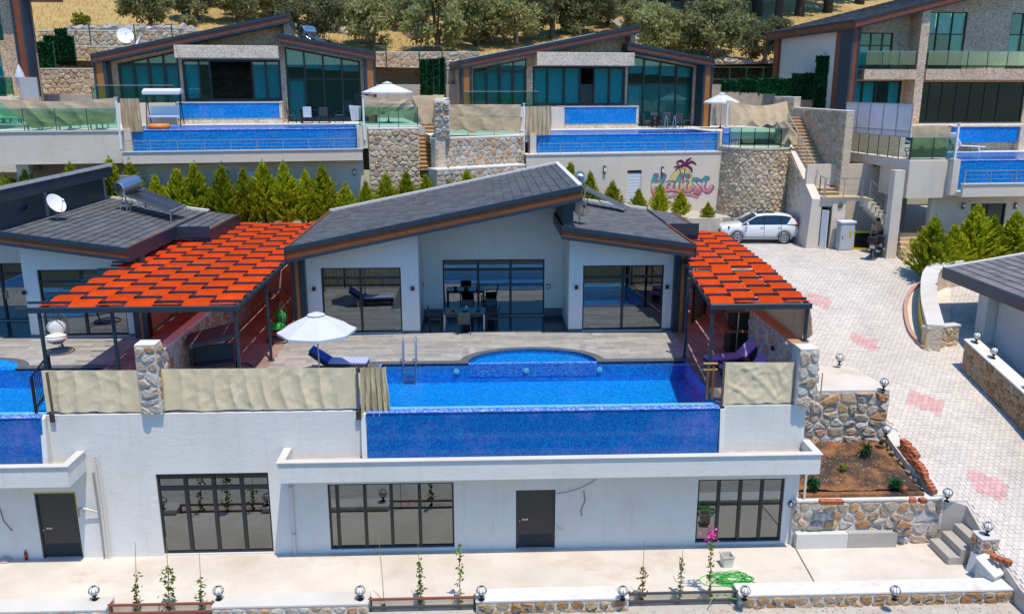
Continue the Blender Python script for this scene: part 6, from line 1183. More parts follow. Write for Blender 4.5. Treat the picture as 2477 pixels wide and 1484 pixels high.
for k in range(n):
    y = 43.2+.30*k; z = 2.75+.195*k; x0 = s0.x-.016*(y-45)*1.0; mb = MB(); mb.box(x0, x0+1.15, y, y+.33, z-.6, z+.15); mb.build('riser', M('travertine_riser', (.40,.27,.15), .8) if 'travertine_riser' not in bpy.data.materials else bpy.data.materials['travertine_riser'], t); mb = MB(); mb.box(x0, x0+1.15, y-.03, y+.33, z+.151, z+.195); mb.build('tread', STEPM, t)
xw = s0.x+1.18; wall_seg('shaded rubble wall on the right of the long stair', (xw, 50.5), (xw, 43.9), 2, 8.75, 8.75, th=.5, cap=.08, cw=.33, ch=.25, dep=.05, seed=62, mat=STONET, mort=MORTART, over=.01)
a = (xw+.005, 43.88); b_ = UM.to(-.75, -.5, 0)
wall_seg('upper rubble tier between the long stair and the upper middle pool', a, (b_.x, b_.y-.3), 5.2, 6.85, th=.5, cap=.08, cw=.33, ch=.25, dep=.05, seed=63, mat=STONE, mort=MORTART, over=.02)
wall_seg('lower rubble tier with flat coping between stair and painted wall', (a[0]+.1, a[1]-.9), (b_.x, b_.y-1.2), 1.8, 5.35, th=.9, cap=.1, cw=.33, ch=.25, dep=.05, seed=64, mat=STONE, mort=MORTART, over=.03)
wall_seg('short rubble stub at the head of the long stair with white top', (xw, 43.86), (xw+.75, 43.86), 6.95, 8.72, th=.5, cap=.04, cw=.34, ch=.26, dep=.08, seed=65, mat=STONE, over=.0)
# furniture of the two upper decks
def upper_set(fr, x, y, n, label, towel=None):
    t = thing('dining_table', label, 'table', fr.sub(x, y, 0)); mb = MB(fr); mb.box(x-.9, x+.9, y-.45, y+.45, .70, .74); mb.build('tabletop', BLACK, t)
    for dx in (-.8,.8):
        for dy in (-.35,.35): mb = MB(fr); mb.box(x+dx-.035, x+dx+.035, y+dy-.035, y+dy+.035, 0, .7); mb.build('leg', BLACK, t)
    for k, (dx, dy, rz, l) in enumerate(((-.45,-.75,180,'front left'),(.45,-.75,180,'front right'),(-1.3,0,90,'left end'),(1.3,0,-90,'right end'),(-.45,.75,0,'rear left'),(.45,.75,0,'rear right'))[:n]): place(CH, USED, fr.sub(x+dx, y+dy, 0, rad(rz)), f'dark chair at the {l} of the {label.split(" on ")[0]}')['group'] = 'dark chairs on the upper decks'
upper_set(UL, 8.6, 6.3, 4, 'dark table with a white towel on the upper left deck'); upper_set(UM, 10.2, 6.6, 6, 'long dark table on the upper middle deck')
sheet('towel', 'white towel hung over the front chair of the upper left deck', 'towel', [UL.to(7.95,5.15,.35),UL.to(8.4,5.15,.35),UL.to(8.4,5.16,.93),UL.to(7.95,5.16,.93)], WHITEC, 8, 6, .01, .01)
sheet('towel', 'white towel hung on the balustrade right of the upper left pool', 'towel', [UL.to(10.5,.3,.3),UL.to(10.95,.35,.35),UL.to(11.0,.35,1.05),UL.to(10.4,.3,1.1)], WHITEC, 8, 6, .02, .02)
p = UL.W(937, 212, 5.5); q = UL.to(p.x, 5.5, 0); parasol((q.x, q.y, q.z), 1.45, q.z+1.72, q.z+2.25, 'white parasol beside the upper left villa')
p = UM.W(1747, 225, 4.5); q = UM.to(p.x, 4.5, 0); parasol((q.x, q.y, q.z), 1.1, q.z+1.62, q.z+2.15, 'white parasol beside the upper middle villa', rz=.5)
mb = MB(); c = UL.to(1.15, .55, .03)
mb.add([(c.x+(.42+.13*math.cos(b))*math.cos(a), c.y+(.42+.13*math.cos(b))*math.sin(a), c.z+.08+.13*math.sin(b)) for a in [2*math.pi*i/28 for i in range(28)] for b in [2*math.pi*j/10 for j in range(10)]], [(i*10+j, ((i+1)%28)*10+j, ((i+1)%28)*10+(j+1)%10, i*10+(j+1)%10) for i in range(28) for j in range(10)])
setp(mb.build('swim_ring', ORNG, loc=Fr(c.x,c.y,c.z), smooth=True), 'orange inflatable ring floating in the upper left pool corner', 'swim ring')
f = UL.sub(-.3+1.0, 4.9, 0); t = thing('swing_seat', 'white canopy swing seat on the upper left deck', 'swing', f); mb = MB(f); mb.prism([(-.55,1.60),(.55,1.72),(.55,1.86),(0,1.92),(-.55,1.78)], -.95, .95, ax='x'); mb.v = mb.v; bevel(mb.build('canopy', WHITEC, t), .02)
for x in (-.85,.85): mb = MB(f); mb.tube([(x,-.6,0),(x,0,1.65),(x,.6,0)], .03, 6); mb.build('leg', BLACK, t)
mb = MB(f); mb.box(-.75,.75,-.25,.25,.42,.52); mb.build('seat_cushion', WHITEP, t); mb = MB(f); mb.box(-.75,.75,.22,.32,.5,1.0); mb.build('backrest', WHITEP, t)
t = thing('pool_ladder', 'steel pool ladder at the right of the upper middle pool', 'ladder', UM.sub(9.6, 4.5, 0))
for x in (9.4, 9.95): mb = MB(UM); mb.tube([(x,4.9,0),(x,4.75,.75),(x,4.6,.8),(x,4.4,.5),(x,4.3,-.5)], .025, 6); mb.build('rail', STEEL, t, smooth=2)
for z in (-.2,-.45): mb = MB(UM); mb.box(9.4, 9.95, 4.28, 4.36, z, z+.03); mb.build('tread', STEEL, t)
for k, x in enumerate((-4.2,-2.9,-1.6)):
    f = UL.sub(x, .9, 0, rad(75+8*k)); t = thing('sunbed', ['white plastic sunbed at the far left behind the upper left glass','white plastic sunbed in the middle behind the upper left glass','white plastic sunbed nearest the upper left pool behind glass'][k], 'sun lounger', f, 'white plastic sunbeds'); mb = MB(f); mb.box(-.9,.35,-.3,.3,.26,.31); mb.build('seat', WHITEP, t); mb = MB(f); mb.prism([(.36,.26),(.95,.62),(.92,.67),(.36,.31)], -.3, .3, ax='y'); mb.build('backrest', WHITEP, t)
    for xx in (-.8,.3):
        for yy in (-.26,.26): mb = MB(f); mb.box(xx-.03,xx+.03,yy-.03,yy+.03,0,.26); mb.build('leg', WHITEP, t)
# roof tanks and dishes of the upper row
q = UL.W(742, 75, 13.0); a, b = UL.to(q.x-.3,13,q.z), UL.to(q.x+.35,13.6,q.z)
solar([UL.to(q.x+.1,12.8,q.z-.2),UL.to(q.x+.5,13.9,q.z-.2),UL.to(q.x+2.3,13.7,q.z-1.25),UL.to(q.x+1.9,12.6,q.z-1.25)], 'solar heater with tank on the upper left villa roof', (a, b, .34)); 
q = UM.W(1475, 66, 14.0); a = UM.to(q.x, 14, q.z-.15)
f = UL.sub(-1.6, 15.5, 3.9)
q = UL.W(303, 92, 15.5); p = UL.to(q.x, 15.5, q.z-.5); dish((p.x,p.y,p.z), (.35,-.7,.4), .55, 'white satellite dish behind the upper left villa, upright one', WHITEP, poleh=.6); q = UL.W(337, 105, 15.5); p = UL.to(q.x, 15.5, q.z-.5); dish((p.x,p.y,p.z), (-.8,-.5,.5), .42, 'white satellite dish behind the upper left villa, tilted one', WHITEP, poleh=.6)
p = UL.W(596, 428, -.05); f = UL.sub(p.x, .09, p.z); t = thing('air_conditioner', 'white air conditioner box on the upper wall behind the twin conifers', 'air conditioner', f); mb = MB(f); mb.box(-.42, .42, -.35, -.02, -.3, .3); bevel(mb.build('casing', WHITEP, t), .015); mb = MB(f); mb.lathe((-.1,-.352,0), [(.24,0),(.24,-.01),(.05,-.015)], 18, 'y'); mb.build('fan_grille', GALV, t)
# ---------------------------------------------------------------- right: two-storey villa, bastion, stairs
fr = UR
V = thing('villa', 'two storey pebble villa with glass balconies at the upper right', 'villa', fr)
T = slope(-2.15, 7.05, 9.0, 9.75)
mb = MB(fr); mb.hexa([(-2.1,7.1,T(-2.1)-.5),(10,7.1,T(10)-.5),(10,18.9,T(10)-.5),(-2.1,18.9,T(-2.1)-.5),(-2.1,7.1,T(-2.1)-.03),(10,7.1,T(10)-.03),(10,18.9,T(10)-.03),(-2.1,18.9,T(-2.1)-.03)]); mb.build('roof', TRIM, V)
mb = MB(fr); mb.hexa([(-2.15,7.05,T(-2.15)-.42),(10,7.05,T(10)-.42),(10,7.1,T(10)-.42),(-2.15,7.1,T(-2.15)-.42),(-2.15,7.05,T(-2.15)-.08),(10,7.05,T(10)-.08),(10,7.1,T(10)-.08),(-2.15,7.1,T(-2.15)-.08)]); mb.build('fascia', FASCIA2, V)
mb = MB(fr); mb.box(-2.2, -2.11, 7.1, 18.9, T(-2.15)-.45, T(-2.15)-.10); mb.build('fascia', FASCIA2, V)
mb = MB(fr); mb.hexa([(-2.2,7.0,T(-2.2)-.08),(10,7.0,T(10)-.08),(10,7.1,T(10)-.08),(-2.2,7.1,T(-2.2)-.08),(-2.2,7.0,T(-2.2)+.02),(10,7.0,T(10)+.02),(10,7.1,T(10)+.02),(-2.2,7.1,T(-2.2)+.02)]); mb.box(-2.26, -2.13, 7.0, 18.95, T(-2.2)-.10, T(-2.2)+.0); mb.box(-2.24, -2.12, 7.0, 18.9, T(-2.2)-.52, T(-2.2)-.45); mb.build('fascia_trim', TRIM, V)
tiles(V, fr, (-2.1, 7.12, T(-2.1)-.02), (0, 11.7, 0), (12, 0, T(9.9)-T(-2.1)), TILE2, .5, .45)
tt = lambda x: T(x)-.35
wu1, wu2, wu3, wl1, wl2 = (-1.05,.95,4.5,6.45), (2.75,5.35,4.5,7.6), (8.1,9.8,4.5,7.6), (-1.3,1.8,1.5,3.8), (2.6,9.6,1.45,3.75)
mb = MB(fr); wall(mb, -1.75, 9.9, 8.4, 8.7, 0, tt, [wu1, wu2, wu3, wl1, wl2]); mb.box(-1.2, 1.95, 7.3, 8.39, 3.87, 4.42); mb.box(2.45, 9.9, 7.2, 8.39, 3.86, 4.44); mb.hexa([(1.9,7.3,0),(2.4,7.3,0),(2.4,8.39,0),(1.9,8.39,0),(1.9,7.3,tt(1.9)),(2.4,7.3,tt(2.4)),(2.4,8.39,tt(2.4)),(1.9,8.39,tt(1.9))]); mb.box(9.65, 9.9, 8.7, 18, 0, 8); mb.build('wall', PEBBLE, V)
mb = MB(fr); mb.box(-1.75, -1.5, 8.75, 17.9, 0, T(-1.7)-.5); mb.build('side_wall', CREAM, V)
mb = MB(fr); mb.box(-1.95,-1.74,17.3,17.95,0,T(-1.9)-.5); mb.build('column', FASCIA2, V)
for a, b, m, n in ((-2.12,-2.0,TRIM,'column_trim'),(-2.0,-1.72,FASCIA2,'column'),(-1.72,-1.6,TRIM,'column_trim')): mb = MB(fr); mb.box(a, b, 7.3+(.03 if m is FASCIA2 else 0), 8.6, 0, T(a)-.5); mb.build(n, m, V)
mb = MB(fr); mb.box(-1.98,-1.76,8.6,9.4,0,T(-1.9)-.5); mb.build('column', FASCIA, V)
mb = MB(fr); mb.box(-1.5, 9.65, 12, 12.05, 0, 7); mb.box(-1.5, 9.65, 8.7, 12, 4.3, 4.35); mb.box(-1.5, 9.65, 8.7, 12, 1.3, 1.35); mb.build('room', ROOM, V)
window(V, fr, 8.46, *wu1, xs=[-.35,.35], zs=[6.05-.3], glass=GLASST, blinds={(0,0):(0,1),(2,0):(0,1)}, blindm=TEALP); window(V, fr, 8.46, *wu2, xs=[3.6,4.5], zs=[6.4], glass=GLASST, blinds={(2,0):(0,1),(0,1):(0,1),(1,1):(0,1),(2,1):(0,1)}, blindm=BLIND); window(V, fr, 8.46, *wu3, xs=[8.9], zs=[6.4], glass=GLASST, blinds={(0,0):(0,1)}, blindm=TEALP)
window(V, fr, 8.46, *wl1, xs=[-.55,.25,1.0], glass=GLASST, blinds={(0,0):(0,1),(1,0):(0,1),(3,0):(0,1)}, blindm=TEALP); window(V, fr, 8.46, *wl2, xs=[3.6,4.4,5.3,6.2,7.1,8.0], glass=GLASS, blinds={(0,0):(0,1),(6,0):(0,1)}, blindm=TEALP)
mb = MB(fr); mb.box(-2.2, 9.9, 5.9, 8.38, -.02, 1.40); mb.build('raised_terrace', PEBBLE2, V)
balustrade(fr, 'dark green glass balcony front on the left bay of the two storey villa', [(-1.15,7.4),(1.85,7.4)], .95, BALD, z=4.43, step=1.0); balustrade(fr, 'long dark green glass balcony front of the two storey villa', [(2.5,7.3),(9.8,7.3)], .95, BALD, z=4.45, step=1.2)
px0 = fr.W(2310, 300, 5.5).x; mb = MB(fr); mb.box(px0, px0+3.9, 5.55, 5.89, .45, 1.30); pp = mb.build('plunge_pool', POOLU, V); mb = MB(fr); mb.box(px0-.1, px0+4.1, 5.5, 5.9, 1.31, 1.37); mb.box(px0+3.95, px0+4.2, 5.4, 5.9, 0, 1.3); mb.build('spill_rim', PEBBLE2, pp)
pool(fr, 'upper right overflow pool with white lounger, cut by the frame edge', 0, 10.7, 4.5, -1.7, POOLU, POOLIN, POOLE, WATER2)
Bd = thing('terrace_building', 'cream terrace building on columns under the upper right pool', 'building', fr.sub(0, 0, -4.8))
cA, cB = fr.G(2030, 364, .05), fr.G(2188, 392, .05)
mb = MB(fr); mb.prism([(-2.45,.0),(-.1,.0),(-.1,5.8),(cA.x,5.8),(cA.x,cA.y)], -.45, .02); mb.prism([(.0,4.6),(10.9,4.6),(10.9,5.9),(.0,5.9)], -.45, .0); mb.build('deck', CREAM, Bd)
mb = MB(fr); mb.box(-2.46, -.1, -.06, .25, -1.85, -.04); mb.box(-2.46, -2.2, .25, 2.5, -1.85, -.46); mb.build('box_beam', CREAM, Bd)
mb = MB(fr); mb.box(-3.3, -2.78, -.3, .15, -4.8, -.46); mb.build('column', CREAM, Bd)
mb = MB(fr); mb.box(-6.0, -.2, 3.4, 3.6, -4.8, -.46); mb.build('back_wall', CREAM, Bd)
lw = (fr.W(2350, 493, .5).x, fr.W(2435, 493, .5).x, -4.7, fr.W(2390, 492, .5).z)
mb = MB(fr); wall(mb, -.7, 10.9, .5, .8, -4.9, lambda x: -1.7, [lw]); mb.build('wall', CREAM, Bd); window(Bd, fr, .56, *lw, xs=[(lw[0]+lw[1])/2]); mb = MB(fr); mb.box(lw[0]-.2, lw[1]+.2, 2.4, 2.45, -4.8, -2); mb.build('room', ROOM, Bd)
mb = MB(fr); mb.box(-.1, 10.95, -.95, -.78, -1.72, -1.12); mb.box(-.1, 10.95, -.78, .5, -1.72, -1.5); mb.build('parapet', CREAM, Bd); mb = MB(fr); mb.box(-.14, 11, -1.0, -.74, -1.12, -1.07); mb.build('coping', CONCW, Bd); mb = MB(fr); mb.box(-.38, -.02, -.4, .3, -1.7, .05); mb.build('pool_pillar', CREAM, Bd)
steel_rail(fr, 'dark steel railing under the upper right pool', [(.0,-.85,-1.08),(10.8,-.85,-1.08)], .62, n=8)
for px, l in ((2329,'wall light left of the dark window under the upper right pool'),(2455,'wall light right of the dark window under the upper right pool')):
    p = fr.W(px, 497, .5); f = fr.sub(p.x, .49, p.z); t = thing('wall_light', l, 'light', f, 'bronze wall lights'); mb = MB(f); mb.box(-.07,.07,-.1,0,-.16,.16); bevel(mb.build('housing', bpy.data.materials['bronze_paint'], t), .01); mb = MB(f); mb.box(-.05,.05,-.12,-.101,-.08,.08); mb.build('lens', GLOBE, t)
p = fr.W(2115, 394, 3.4); f = fr.sub(p.x, 3.39, p.z); t = thing('wall_light', 'wall light on the shaded wall behind the terrace column', 'light', f, 'bronze wall lights'); mb = MB(f); mb.box(-.07,.07,-.1,0,-.16,.16); mb.build('housing', BLACK, t); mb = MB(f); mb.box(-.05,.05,-.12,-.101,-.08,.08); mb.build('lens', GLOBE, t)
balustrade(fr, 'green glass balustrade below the white screen at the upper right', [(cA.x+.05,cA.y-.0),(-2.45,.06)], 1.05, BALG, z=.02, step=.9); balustrade(fr, 'green glass balustrade right of the white screen', [(-2.4,.06),(-.1,.06)], 1.05, BALG, z=.02, step=1.1)
q0, q1 = Vector((cA.x+.25, cA.y+.15, 0)), Vector((-2.4, .3, 0)); t = thing('net_screen', 'white net screen panel standing behind green glass', 'screen', fr.sub(q0.x, q0.y, 0))
for k in range(5):
    a, b = q0.lerp(q1, k/5), q0.lerp(q1, (k+1)/5); mb = MB(fr); mb.grid(lambda u, v: a.lerp(b, u)+Vector((.02*noise.noise((u*3+k, v*3, 0)), .03*noise.noise((u*3+k, v*3, 1)), .75+1.9*v)), 8, 8); mb.build('net_panel', NETW, t, smooth=True)
for k in range(6): a = q0.lerp(q1, k/5); mb = MB(fr); mb.bar(a, a+Vector((0,0,2.68)), .04, .04); mb.build('post', ALU, t)
for z in (.75,1.35,2.66): mb = MB(fr); mb.bar(q0+Vector((0,0,z)), q1+Vector((0,0,z)), .03); mb.build('rail', ALU, t)
sheet('tarpaulin', 'beige tarpaulin over glass between white screen and upper right pool', 'tarpaulin', [fr.to(-2.3,.25,.1),fr.to(-.35,.25,.1),fr.to(-.3,.25,1.55),fr.to(-2.35,.25,1.6)], TARPU, nu=40, nv=20, amp=.045, fold=.05, ff=3.2, seed=31, group='beige tarpaulins on the upper terraces')
mast(fr, -.3, -.3, -1.6, 1.75, 'white awning post at the left end of the upper right pool')
f = fr.sub(4.0, 5.2, 0, rad(5)); t = thing('sun_lounger', 'white plastic lounger with raised back beside the upper right pool', 'sun lounger', f); mb = MB(f); mb.prism([(-.5,.30),(1.1,.22),(1.1,.27),(-.5,.35)], -.32, .32, ax='y'); bevel(mb.build('seat', WHITEP, t), .01); mb = MB(f); mb.prism([(-.5,.32),(-1.0,1.0),(-.94,1.04),(-.44,.36)], -.32, .32, ax='y'); bevel(mb.build('backrest', WHITEP, t), .01)
for x in (-.8,.75):
    for y in (-.28,.28): mb = MB(f); mb.bar((x,y,.0),(x*.8,y,.3), .05); mb.build('leg', WHITEP, t)
place(CH, USED, fr.sub(2.3, 5.2, 0, rad(100)), 'dark chair standing left of the white lounger')['group'] = 'dark chairs on the upper decks'
# bastion
C = O.W(1872, 470, 49.6); bc = Vector((15.85, 48.9, 1.0)); br = 2.05
t = thing('bastion', 'round rubble bastion with curved glass balustrade behind the white car', 'bastion', Fr(bc.x, bc.y, 1.0)); mb = MB(); mb.lathe(bc, [(br+.25,0),(br,5.1)], 40); mb.build('mortar', MORTART, t)
L_ = br*2.9; stones(t, lambda u, v, d: bc+Vector(((br+.25*(1-v/5.1)+d)*math.cos(-math.pi/2-1.45+u/br), (br+.25*(1-v/5.1)+d)*math.sin(-math.pi/2-1.45+u/br), v)), [(0,0),(L_,0),(L_,5.05),(0,5.05)], .30, .23, .06, mat=STONET, seed=71)
mb = MB(); mb.lathe(bc+Vector((0,0,5.1)), [(br+.08,0),(br+.08,.08)], 40); mb.build('coping', CREAM, t)
pts = [(bc.x+(br-.05)*math.cos(a), bc.y+(br-.05)*math.sin(a)) for a in [math.pi*(1.02+.97*k/8) for k in range(9)]]
balustrade(O, 'curved green glass balustrade on the round bastion', pts, 1.05, BALG, z=6.18, step=1.0)
sheet('tarpaulin', 'large pale shade net hung from the white post above the bastion', 'tarpaulin', [UM.to(11.4,-.3,.55),UM.to(14.6,-1.2,.35),UM.to(14.6,-.6,1.75),UM.to(11.3,.0,1.8)], TARPU, nu=56, nv=24, amp=.045, fold=.05, ff=3.2, seed=41, sag=.28, group='beige tarpaulins on the upper terraces', bottom=.4)
sheet('tarpaulin', 'trailing end of the pale shade net falling to the stair', 'tarpaulin', [O.W(1918,350,47.2),O.W(1948,352,47.0),O.W(1902,290,47.6),O.W(1882,298,47.8)], TARPU, nu=30, nv=20, amp=.03, fold=.02, ff=1.2, seed=42, group='beige tarpaulins on the upper terraces')
# stair A (towards the camera) and landing, stair B (to the right)
t = thing('outdoor_stair', 'travertine stair descending to the landing beside the bastion', 'stairs', Fr(18, 44, 1.3)); n = 22
for k in range(n):
    y = 43.9+.29*k; z = 3.95+.172*k; x0 = 17.72-.006*k; RI = bpy.data.materials['travertine_riser']; mb = MB(); mb.box(x0, 18.78, y, y+.32, z-1.2, z+.13); mb.build('riser', RI, t); mb = MB(); mb.box(x0-.02, 18.78, y-.03, y+.32, z+.131, z+.172); mb.build('tread', STEPM, t)
steel_rail(O, 'steel railing along the stair beside the bastion', [(17.75,43.3,3.95),(17.75,43.9,4.0),(17.62,49.8,7.45)], .95, group='stair railings')
wall_seg('tall tan rubble wall right of the stair under the green hedge', (18.8, 51.5), (18.8, 43.9), 1.3, 8.2, 8.2, th=.4, cap=.06, cw=.34, ch=.26, dep=.045, seed=72, mat=STONET, mort=MORTART, over=.01)
wall_seg('raised far end of the tan rubble wall at the head of the stair', (18.8, 55.0), (18.8, 51.52), 4, 8.8, 8.8, th=.4, cap=.06, cw=.34, ch=.26, dep=.045, seed=75, mat=STONET, mort=MORTART, over=.01)
LZ = 3.95; t = thing('stair_shed', 'small cream shed with open white door under the stair landing', 'shed', Fr(18.2, 43.3, 1.28))
mb = MB(); mb.box(18.2, 18.9, 43.15, 43.3, 1.2, LZ-.2); mb.box(17.66, 18.2, 43.2, 43.35, LZ-.5, LZ-.2); mb.box(17.62, 19.65, 43.1, 43.88, LZ-.2, LZ-.03); mb.build('wall', CREAM, t); mb = MB(); mb.box(17.58, 19.68, 43.05, 43.88, LZ-.03, LZ+.0); mb.build('landing', STEPM, t)
mb = MB(); mb.box(17.66, 18.2, 43.8, 43.85, 1.2, LZ-.5); mb.build('dark_interior', BLACKF, t); mb = MB(); mb.hexa([(17.68,43.16,1.3),(17.86,42.75,1.3),(17.89,42.77,1.3),(17.71,43.18,1.3),(17.68,43.16,3.3),(17.86,42.75,3.3),(17.89,42.77,3.3),(17.71,43.18,3.3)]); mb.build('door', WHITEP, t)
p = O.W(2033, 497, 43.13); mb = MB(); mb.lathe((p.x, 43.14, p.z), [(.13,0),(.13,-.03),(.09,-.05)], 14, 'y'); mb.build('wall_disc', BARK, t)
t = thing('cheek_wall', 'sloping cream cheek wall of the stair beside the bastion', 'wall', Fr(17.3, 43.2, 1.2)); mb = MB(); mb.hexa([(17.0,43.2,1.1),(17.65,43.2,1.1),(17.65,50.0,1.1),(17.15,50.0,1.1),(17.12,43.2,3.85),(17.65,43.2,3.85),(17.6,50.0,7.45),(17.4,50.0,7.45)]); mb.build('wall_body', CREAM, t); stones(t, lambda u, v, d: Vector((17.15+.12*v/6-d, 50-u, 1.2+v)), [(0,0),(6.7,0),(6.7,2.7),(0,6.1)], .32, .25, .05, mat=STONET, seed=76)
t = thing('stair', 'lower stair running down to the right behind the terrace column', 'stairs', Fr(20, 43.2, 1.2)); n = 14; xa, xb = 19.65, 22.4
for k in range(n):
    x = xa+(xb-xa)*k/n; z = LZ-(LZ-1.2)*k/n; mb = MB(); mb.box(x, x+(xb-xa)/n+.04, 42.3, 43.3, z-.5 if k < 9 else 1.1, z-.04); mb.build('riser', CREAM, t); mb = MB(); mb.box(x, x+(xb-xa)/n+.06, 42.28, 43.3, z-.039, z); mb.build('tread', STEPM, t)
for k in range(5): mb = MB(); mb.box(21.3-.1*k, 22.5+.12*k, 42.28-.30*(k+1), 42.279-.30*k, 1.1, 2.25-.19*k); mb.build('lower_step', STEPM, t)
steel_rail(O, 'steel railing along the lower stair behind the column', [(19.7,42.32,LZ),(21.4,42.32,2.4)], .95, group='stair railings'); steel_rail(O, 'steel railing round the stair landing', [(17.75,43.12,LZ),(19.65,43.08,LZ)], .95, group='stair railings')
# cabinet, generator, bikes
p = O.W(2047, 597, 42.55); f = Fr(p.x, 42.55, 1.26, rad(6)); t = thing('electric_cabinet', 'grey steel electricity cabinet with a yellow warning label by the shed', 'cabinet', f); mb = MB(f); mb.box(-.38, .38, 0, .45, 0, 1.42); bevel(mb.build('body', GREYB, t), .01); mb = MB(f); mb.box(-.43, .43, -.05, .5, 1.42, 1.52); bevel(mb.build('top_cap', WHITEP, t), .015); mb = MB(f); mb.box(-.33, .33, -.015, -.001, .08, 1.34); d = mb.build('door', GREYB, t); mb = MB(f); mb.box(.06, .22, -.022, -.0155, .72, 1.0); mb.build('warning_label', YEL, d); mb = MB(f); mb.box(-.27, -.24, -.03, -.016, .6, .78); mb.build('handle', BLACK, d)
f = Fr(19.95, 42.85, 1.24); t = thing('generator', 'yellow framed machine parked under the lower stair', 'generator', f)
mb = MB(f)
for a, b in (((-.65,0,.05),(.65,0,.05)),((-.65,0,.95),(.65,0,.95)),((-.65,0,.05),(-.65,0,.95)),((.65,0,.05),(.65,0,.95)),((-.65,.6,.05),(.65,.6,.05)),((-.65,.6,.95),(.65,.6,.95)),((-.65,.6,.05),(-.65,.6,.95)),((.65,.6,.05),(.65,.6,.95)),((-.65,0,.95),(-.65,.6,.95)),((.65,0,.95),(.65,.6,.95))): mb.bar(a, b, .12)
mb.build('frame', YEL, t); mb = MB(f); mb.box(-.58, .58, .08, .52, .1, .85); mb.build('engine', BLACK, t); mb = MB(f); mb.box(-.7, .7, .0, .6, 1.02, 1.08); mb.build('cover', GALV, t)
def motorbike(f, label):
    t = thing('motorbike', label, 'motorbike', f, 'parked motorbikes')
    for x in (-.62, .66):
        mb = MB(f); mb.add([(x+(.24+.06*math.cos(b))*math.cos(a), .06*math.sin(b), .30+(.24+.06*math.cos(b))*math.sin(a)) for a in [2*math.pi*i/24 for i in range(24)] for b in [2*math.pi*j/8 for j in range(8)]], [(i*8+j, ((i+1)%24)*8+j, ((i+1)%24)*8+(j+1)%8, i*8+(j+1)%8) for i in range(24) for j in range(8)]); w_ = mb.build('wheel', TYRE, t, smooth=True); mb = MB(f); mb.lathe((x,0,.30), [(.19,-.03),(.19,.03)], 14, 'y')
        for k in range(5): a = 2*math.pi*k/5; mb.bar((x,0,.3),(x+.2*math.cos(a),0,.3+.2*math.sin(a)), .05)
        mb.build('rim', GALV, w_)
    mb = MB(f); mb.prism([(-.72,.55),(-.55,.45),(-.2,.30),(.25,.28),(.42,.50),(.52,.95),(.40,1.0),(.22,.62),(-.1,.58),(-.35,.72),(-.75,.78)], -.17, .17, ax='y'); bevel(mb.build('body', M('black_bike_paint', (.012,.013,.016), .25, coat=.6) if 'black_bike_paint' not in bpy.data.materials else bpy.data.materials['black_bike_paint'], t), .05, 3)
    mb = MB(f); mb.prism([(-.68,.76),(-.05,.68),(.08,.62),(.06,.58),(-.1,.60),(-.66,.70)], -.15, .15, ax='y'); bevel(mb.build('seat', BLACKF, t), .03); mb = MB(f); mb.box(-1.02, -.66, -.2, .2, .82, 1.12); bevel(mb.build('top_box', BLACK, t), .05, 3)
    mb = MB(f); mb.tube([(.66,0,.30),(.52,0,.75),(.44,0,1.04)], .04, 6); mb.tube([(.40,-.34,1.06),(.45,0,1.03),(.40,.34,1.06)], .022, 6); mb.build('fork', BLACK, t); mb = MB(f); mb.hexa([(.52,-.16,.95),(.60,-.12,.95),(.60,.12,.95),(.52,.16,.95),(.40,-.14,1.32),(.46,-.1,1.32),(.46,.1,1.32),(.40,.14,1.32)]); mb.build('windscreen', CGLASS, t)
    for y in (-.28, .28): mb = MB(f); mb.sphere((.36, y, 1.18), .06, 8, 6, (.5,1.2,.9)); mb.build('mirror', BLACK, t)
    mb = MB(f); mb.prism([(-.80,.52),(-.74,.50),(-.72,.66),(-.78,.68)], -.11, .11, ax='y'); mb.build('number_plate', WHITEP, t); mb = MB(f); mb.box(-.80, -.70, -.08, .08, .72, .79); mb.build('tail_light', RED, t); mb = MB(f); mb.tube([(-.1,-.2,.30),(-.5,-.22,.36),(-.8,-.23,.44)], [.04,.055,.06], 8); mb.build('exhaust', GALV, t, smooth=2); return t
motorbike(Fr(19.82, 41.25, 1.2, rad(50)), 'black motorbike with top box seen from behind'); motorbike(Fr(20.35, 41.75, 1.2, rad(55)), 'dark motorbike half hidden behind the column')
# people
def person(f, label, pts, edges, mat, extra=()):
    t = thing('person', label, 'person', f)
    me = bpy.data.meshes.new('body'); me.from_pydata([p[:3] for p in pts], edges, []); o = bpy.data.objects.new('body', me); COL.objects.link(o); o.parent = t; me.materials.append(mat)
    m = o.modifiers.new('skin', 'SKIN'); me.skin_vertices[0].data[0].use_root = True
    for v, p in zip(me.skin_vertices[0].data, pts): v.radius = p[3] if hasattr(p[3], '__len__') else (p[3], p[3])
    o.modifiers.new('sub', 'SUBSURF').levels = 2; o.modifiers['sub'].render_levels = 2; RM[o.name] = f.i; return t
BODY = [(0,0,.92,(.16,.11)),(0,0,1.12,(.15,.10)),(0,0,1.36,(.19,.11)),(0,0,1.48,(.08,.07)),(0,-.01,1.55,(.055,.055)),(0,-.02,1.66,(.085,.10)),(-.21,0,1.40,(.055,.055)),(-.27,-.02,1.13,(.045,.045)),(-.27,-.12,.90,(.035,.035)),(.21,0,1.40,(.055,.055)),(.27,-.02,1.13,(.045,.045)),(.27,-.12,.90,(.035,.035)),(-.1,0,.86,(.09,.09)),(-.11,-.03,.48,(.065,.065)),(-.11,.02,.09,(.045,.045)),(-.11,-.13,.04,(.04,.03)),(.1,0,.86,(.09,.09)),(.11,-.03,.48,(.065,.065)),(.11,.02,.09,(.045,.045)),(.11,-.13,.04,(.04,.03))]
ED = [(0,1),(1,2),(2,3),(3,4),(4,5),(2,6),(6,7),(7,8),(2,9),(9,10),(10,11),(0,12),(12,13),(13,14),(14,15),(0,16),(16,17),(17,18),(18,19)]
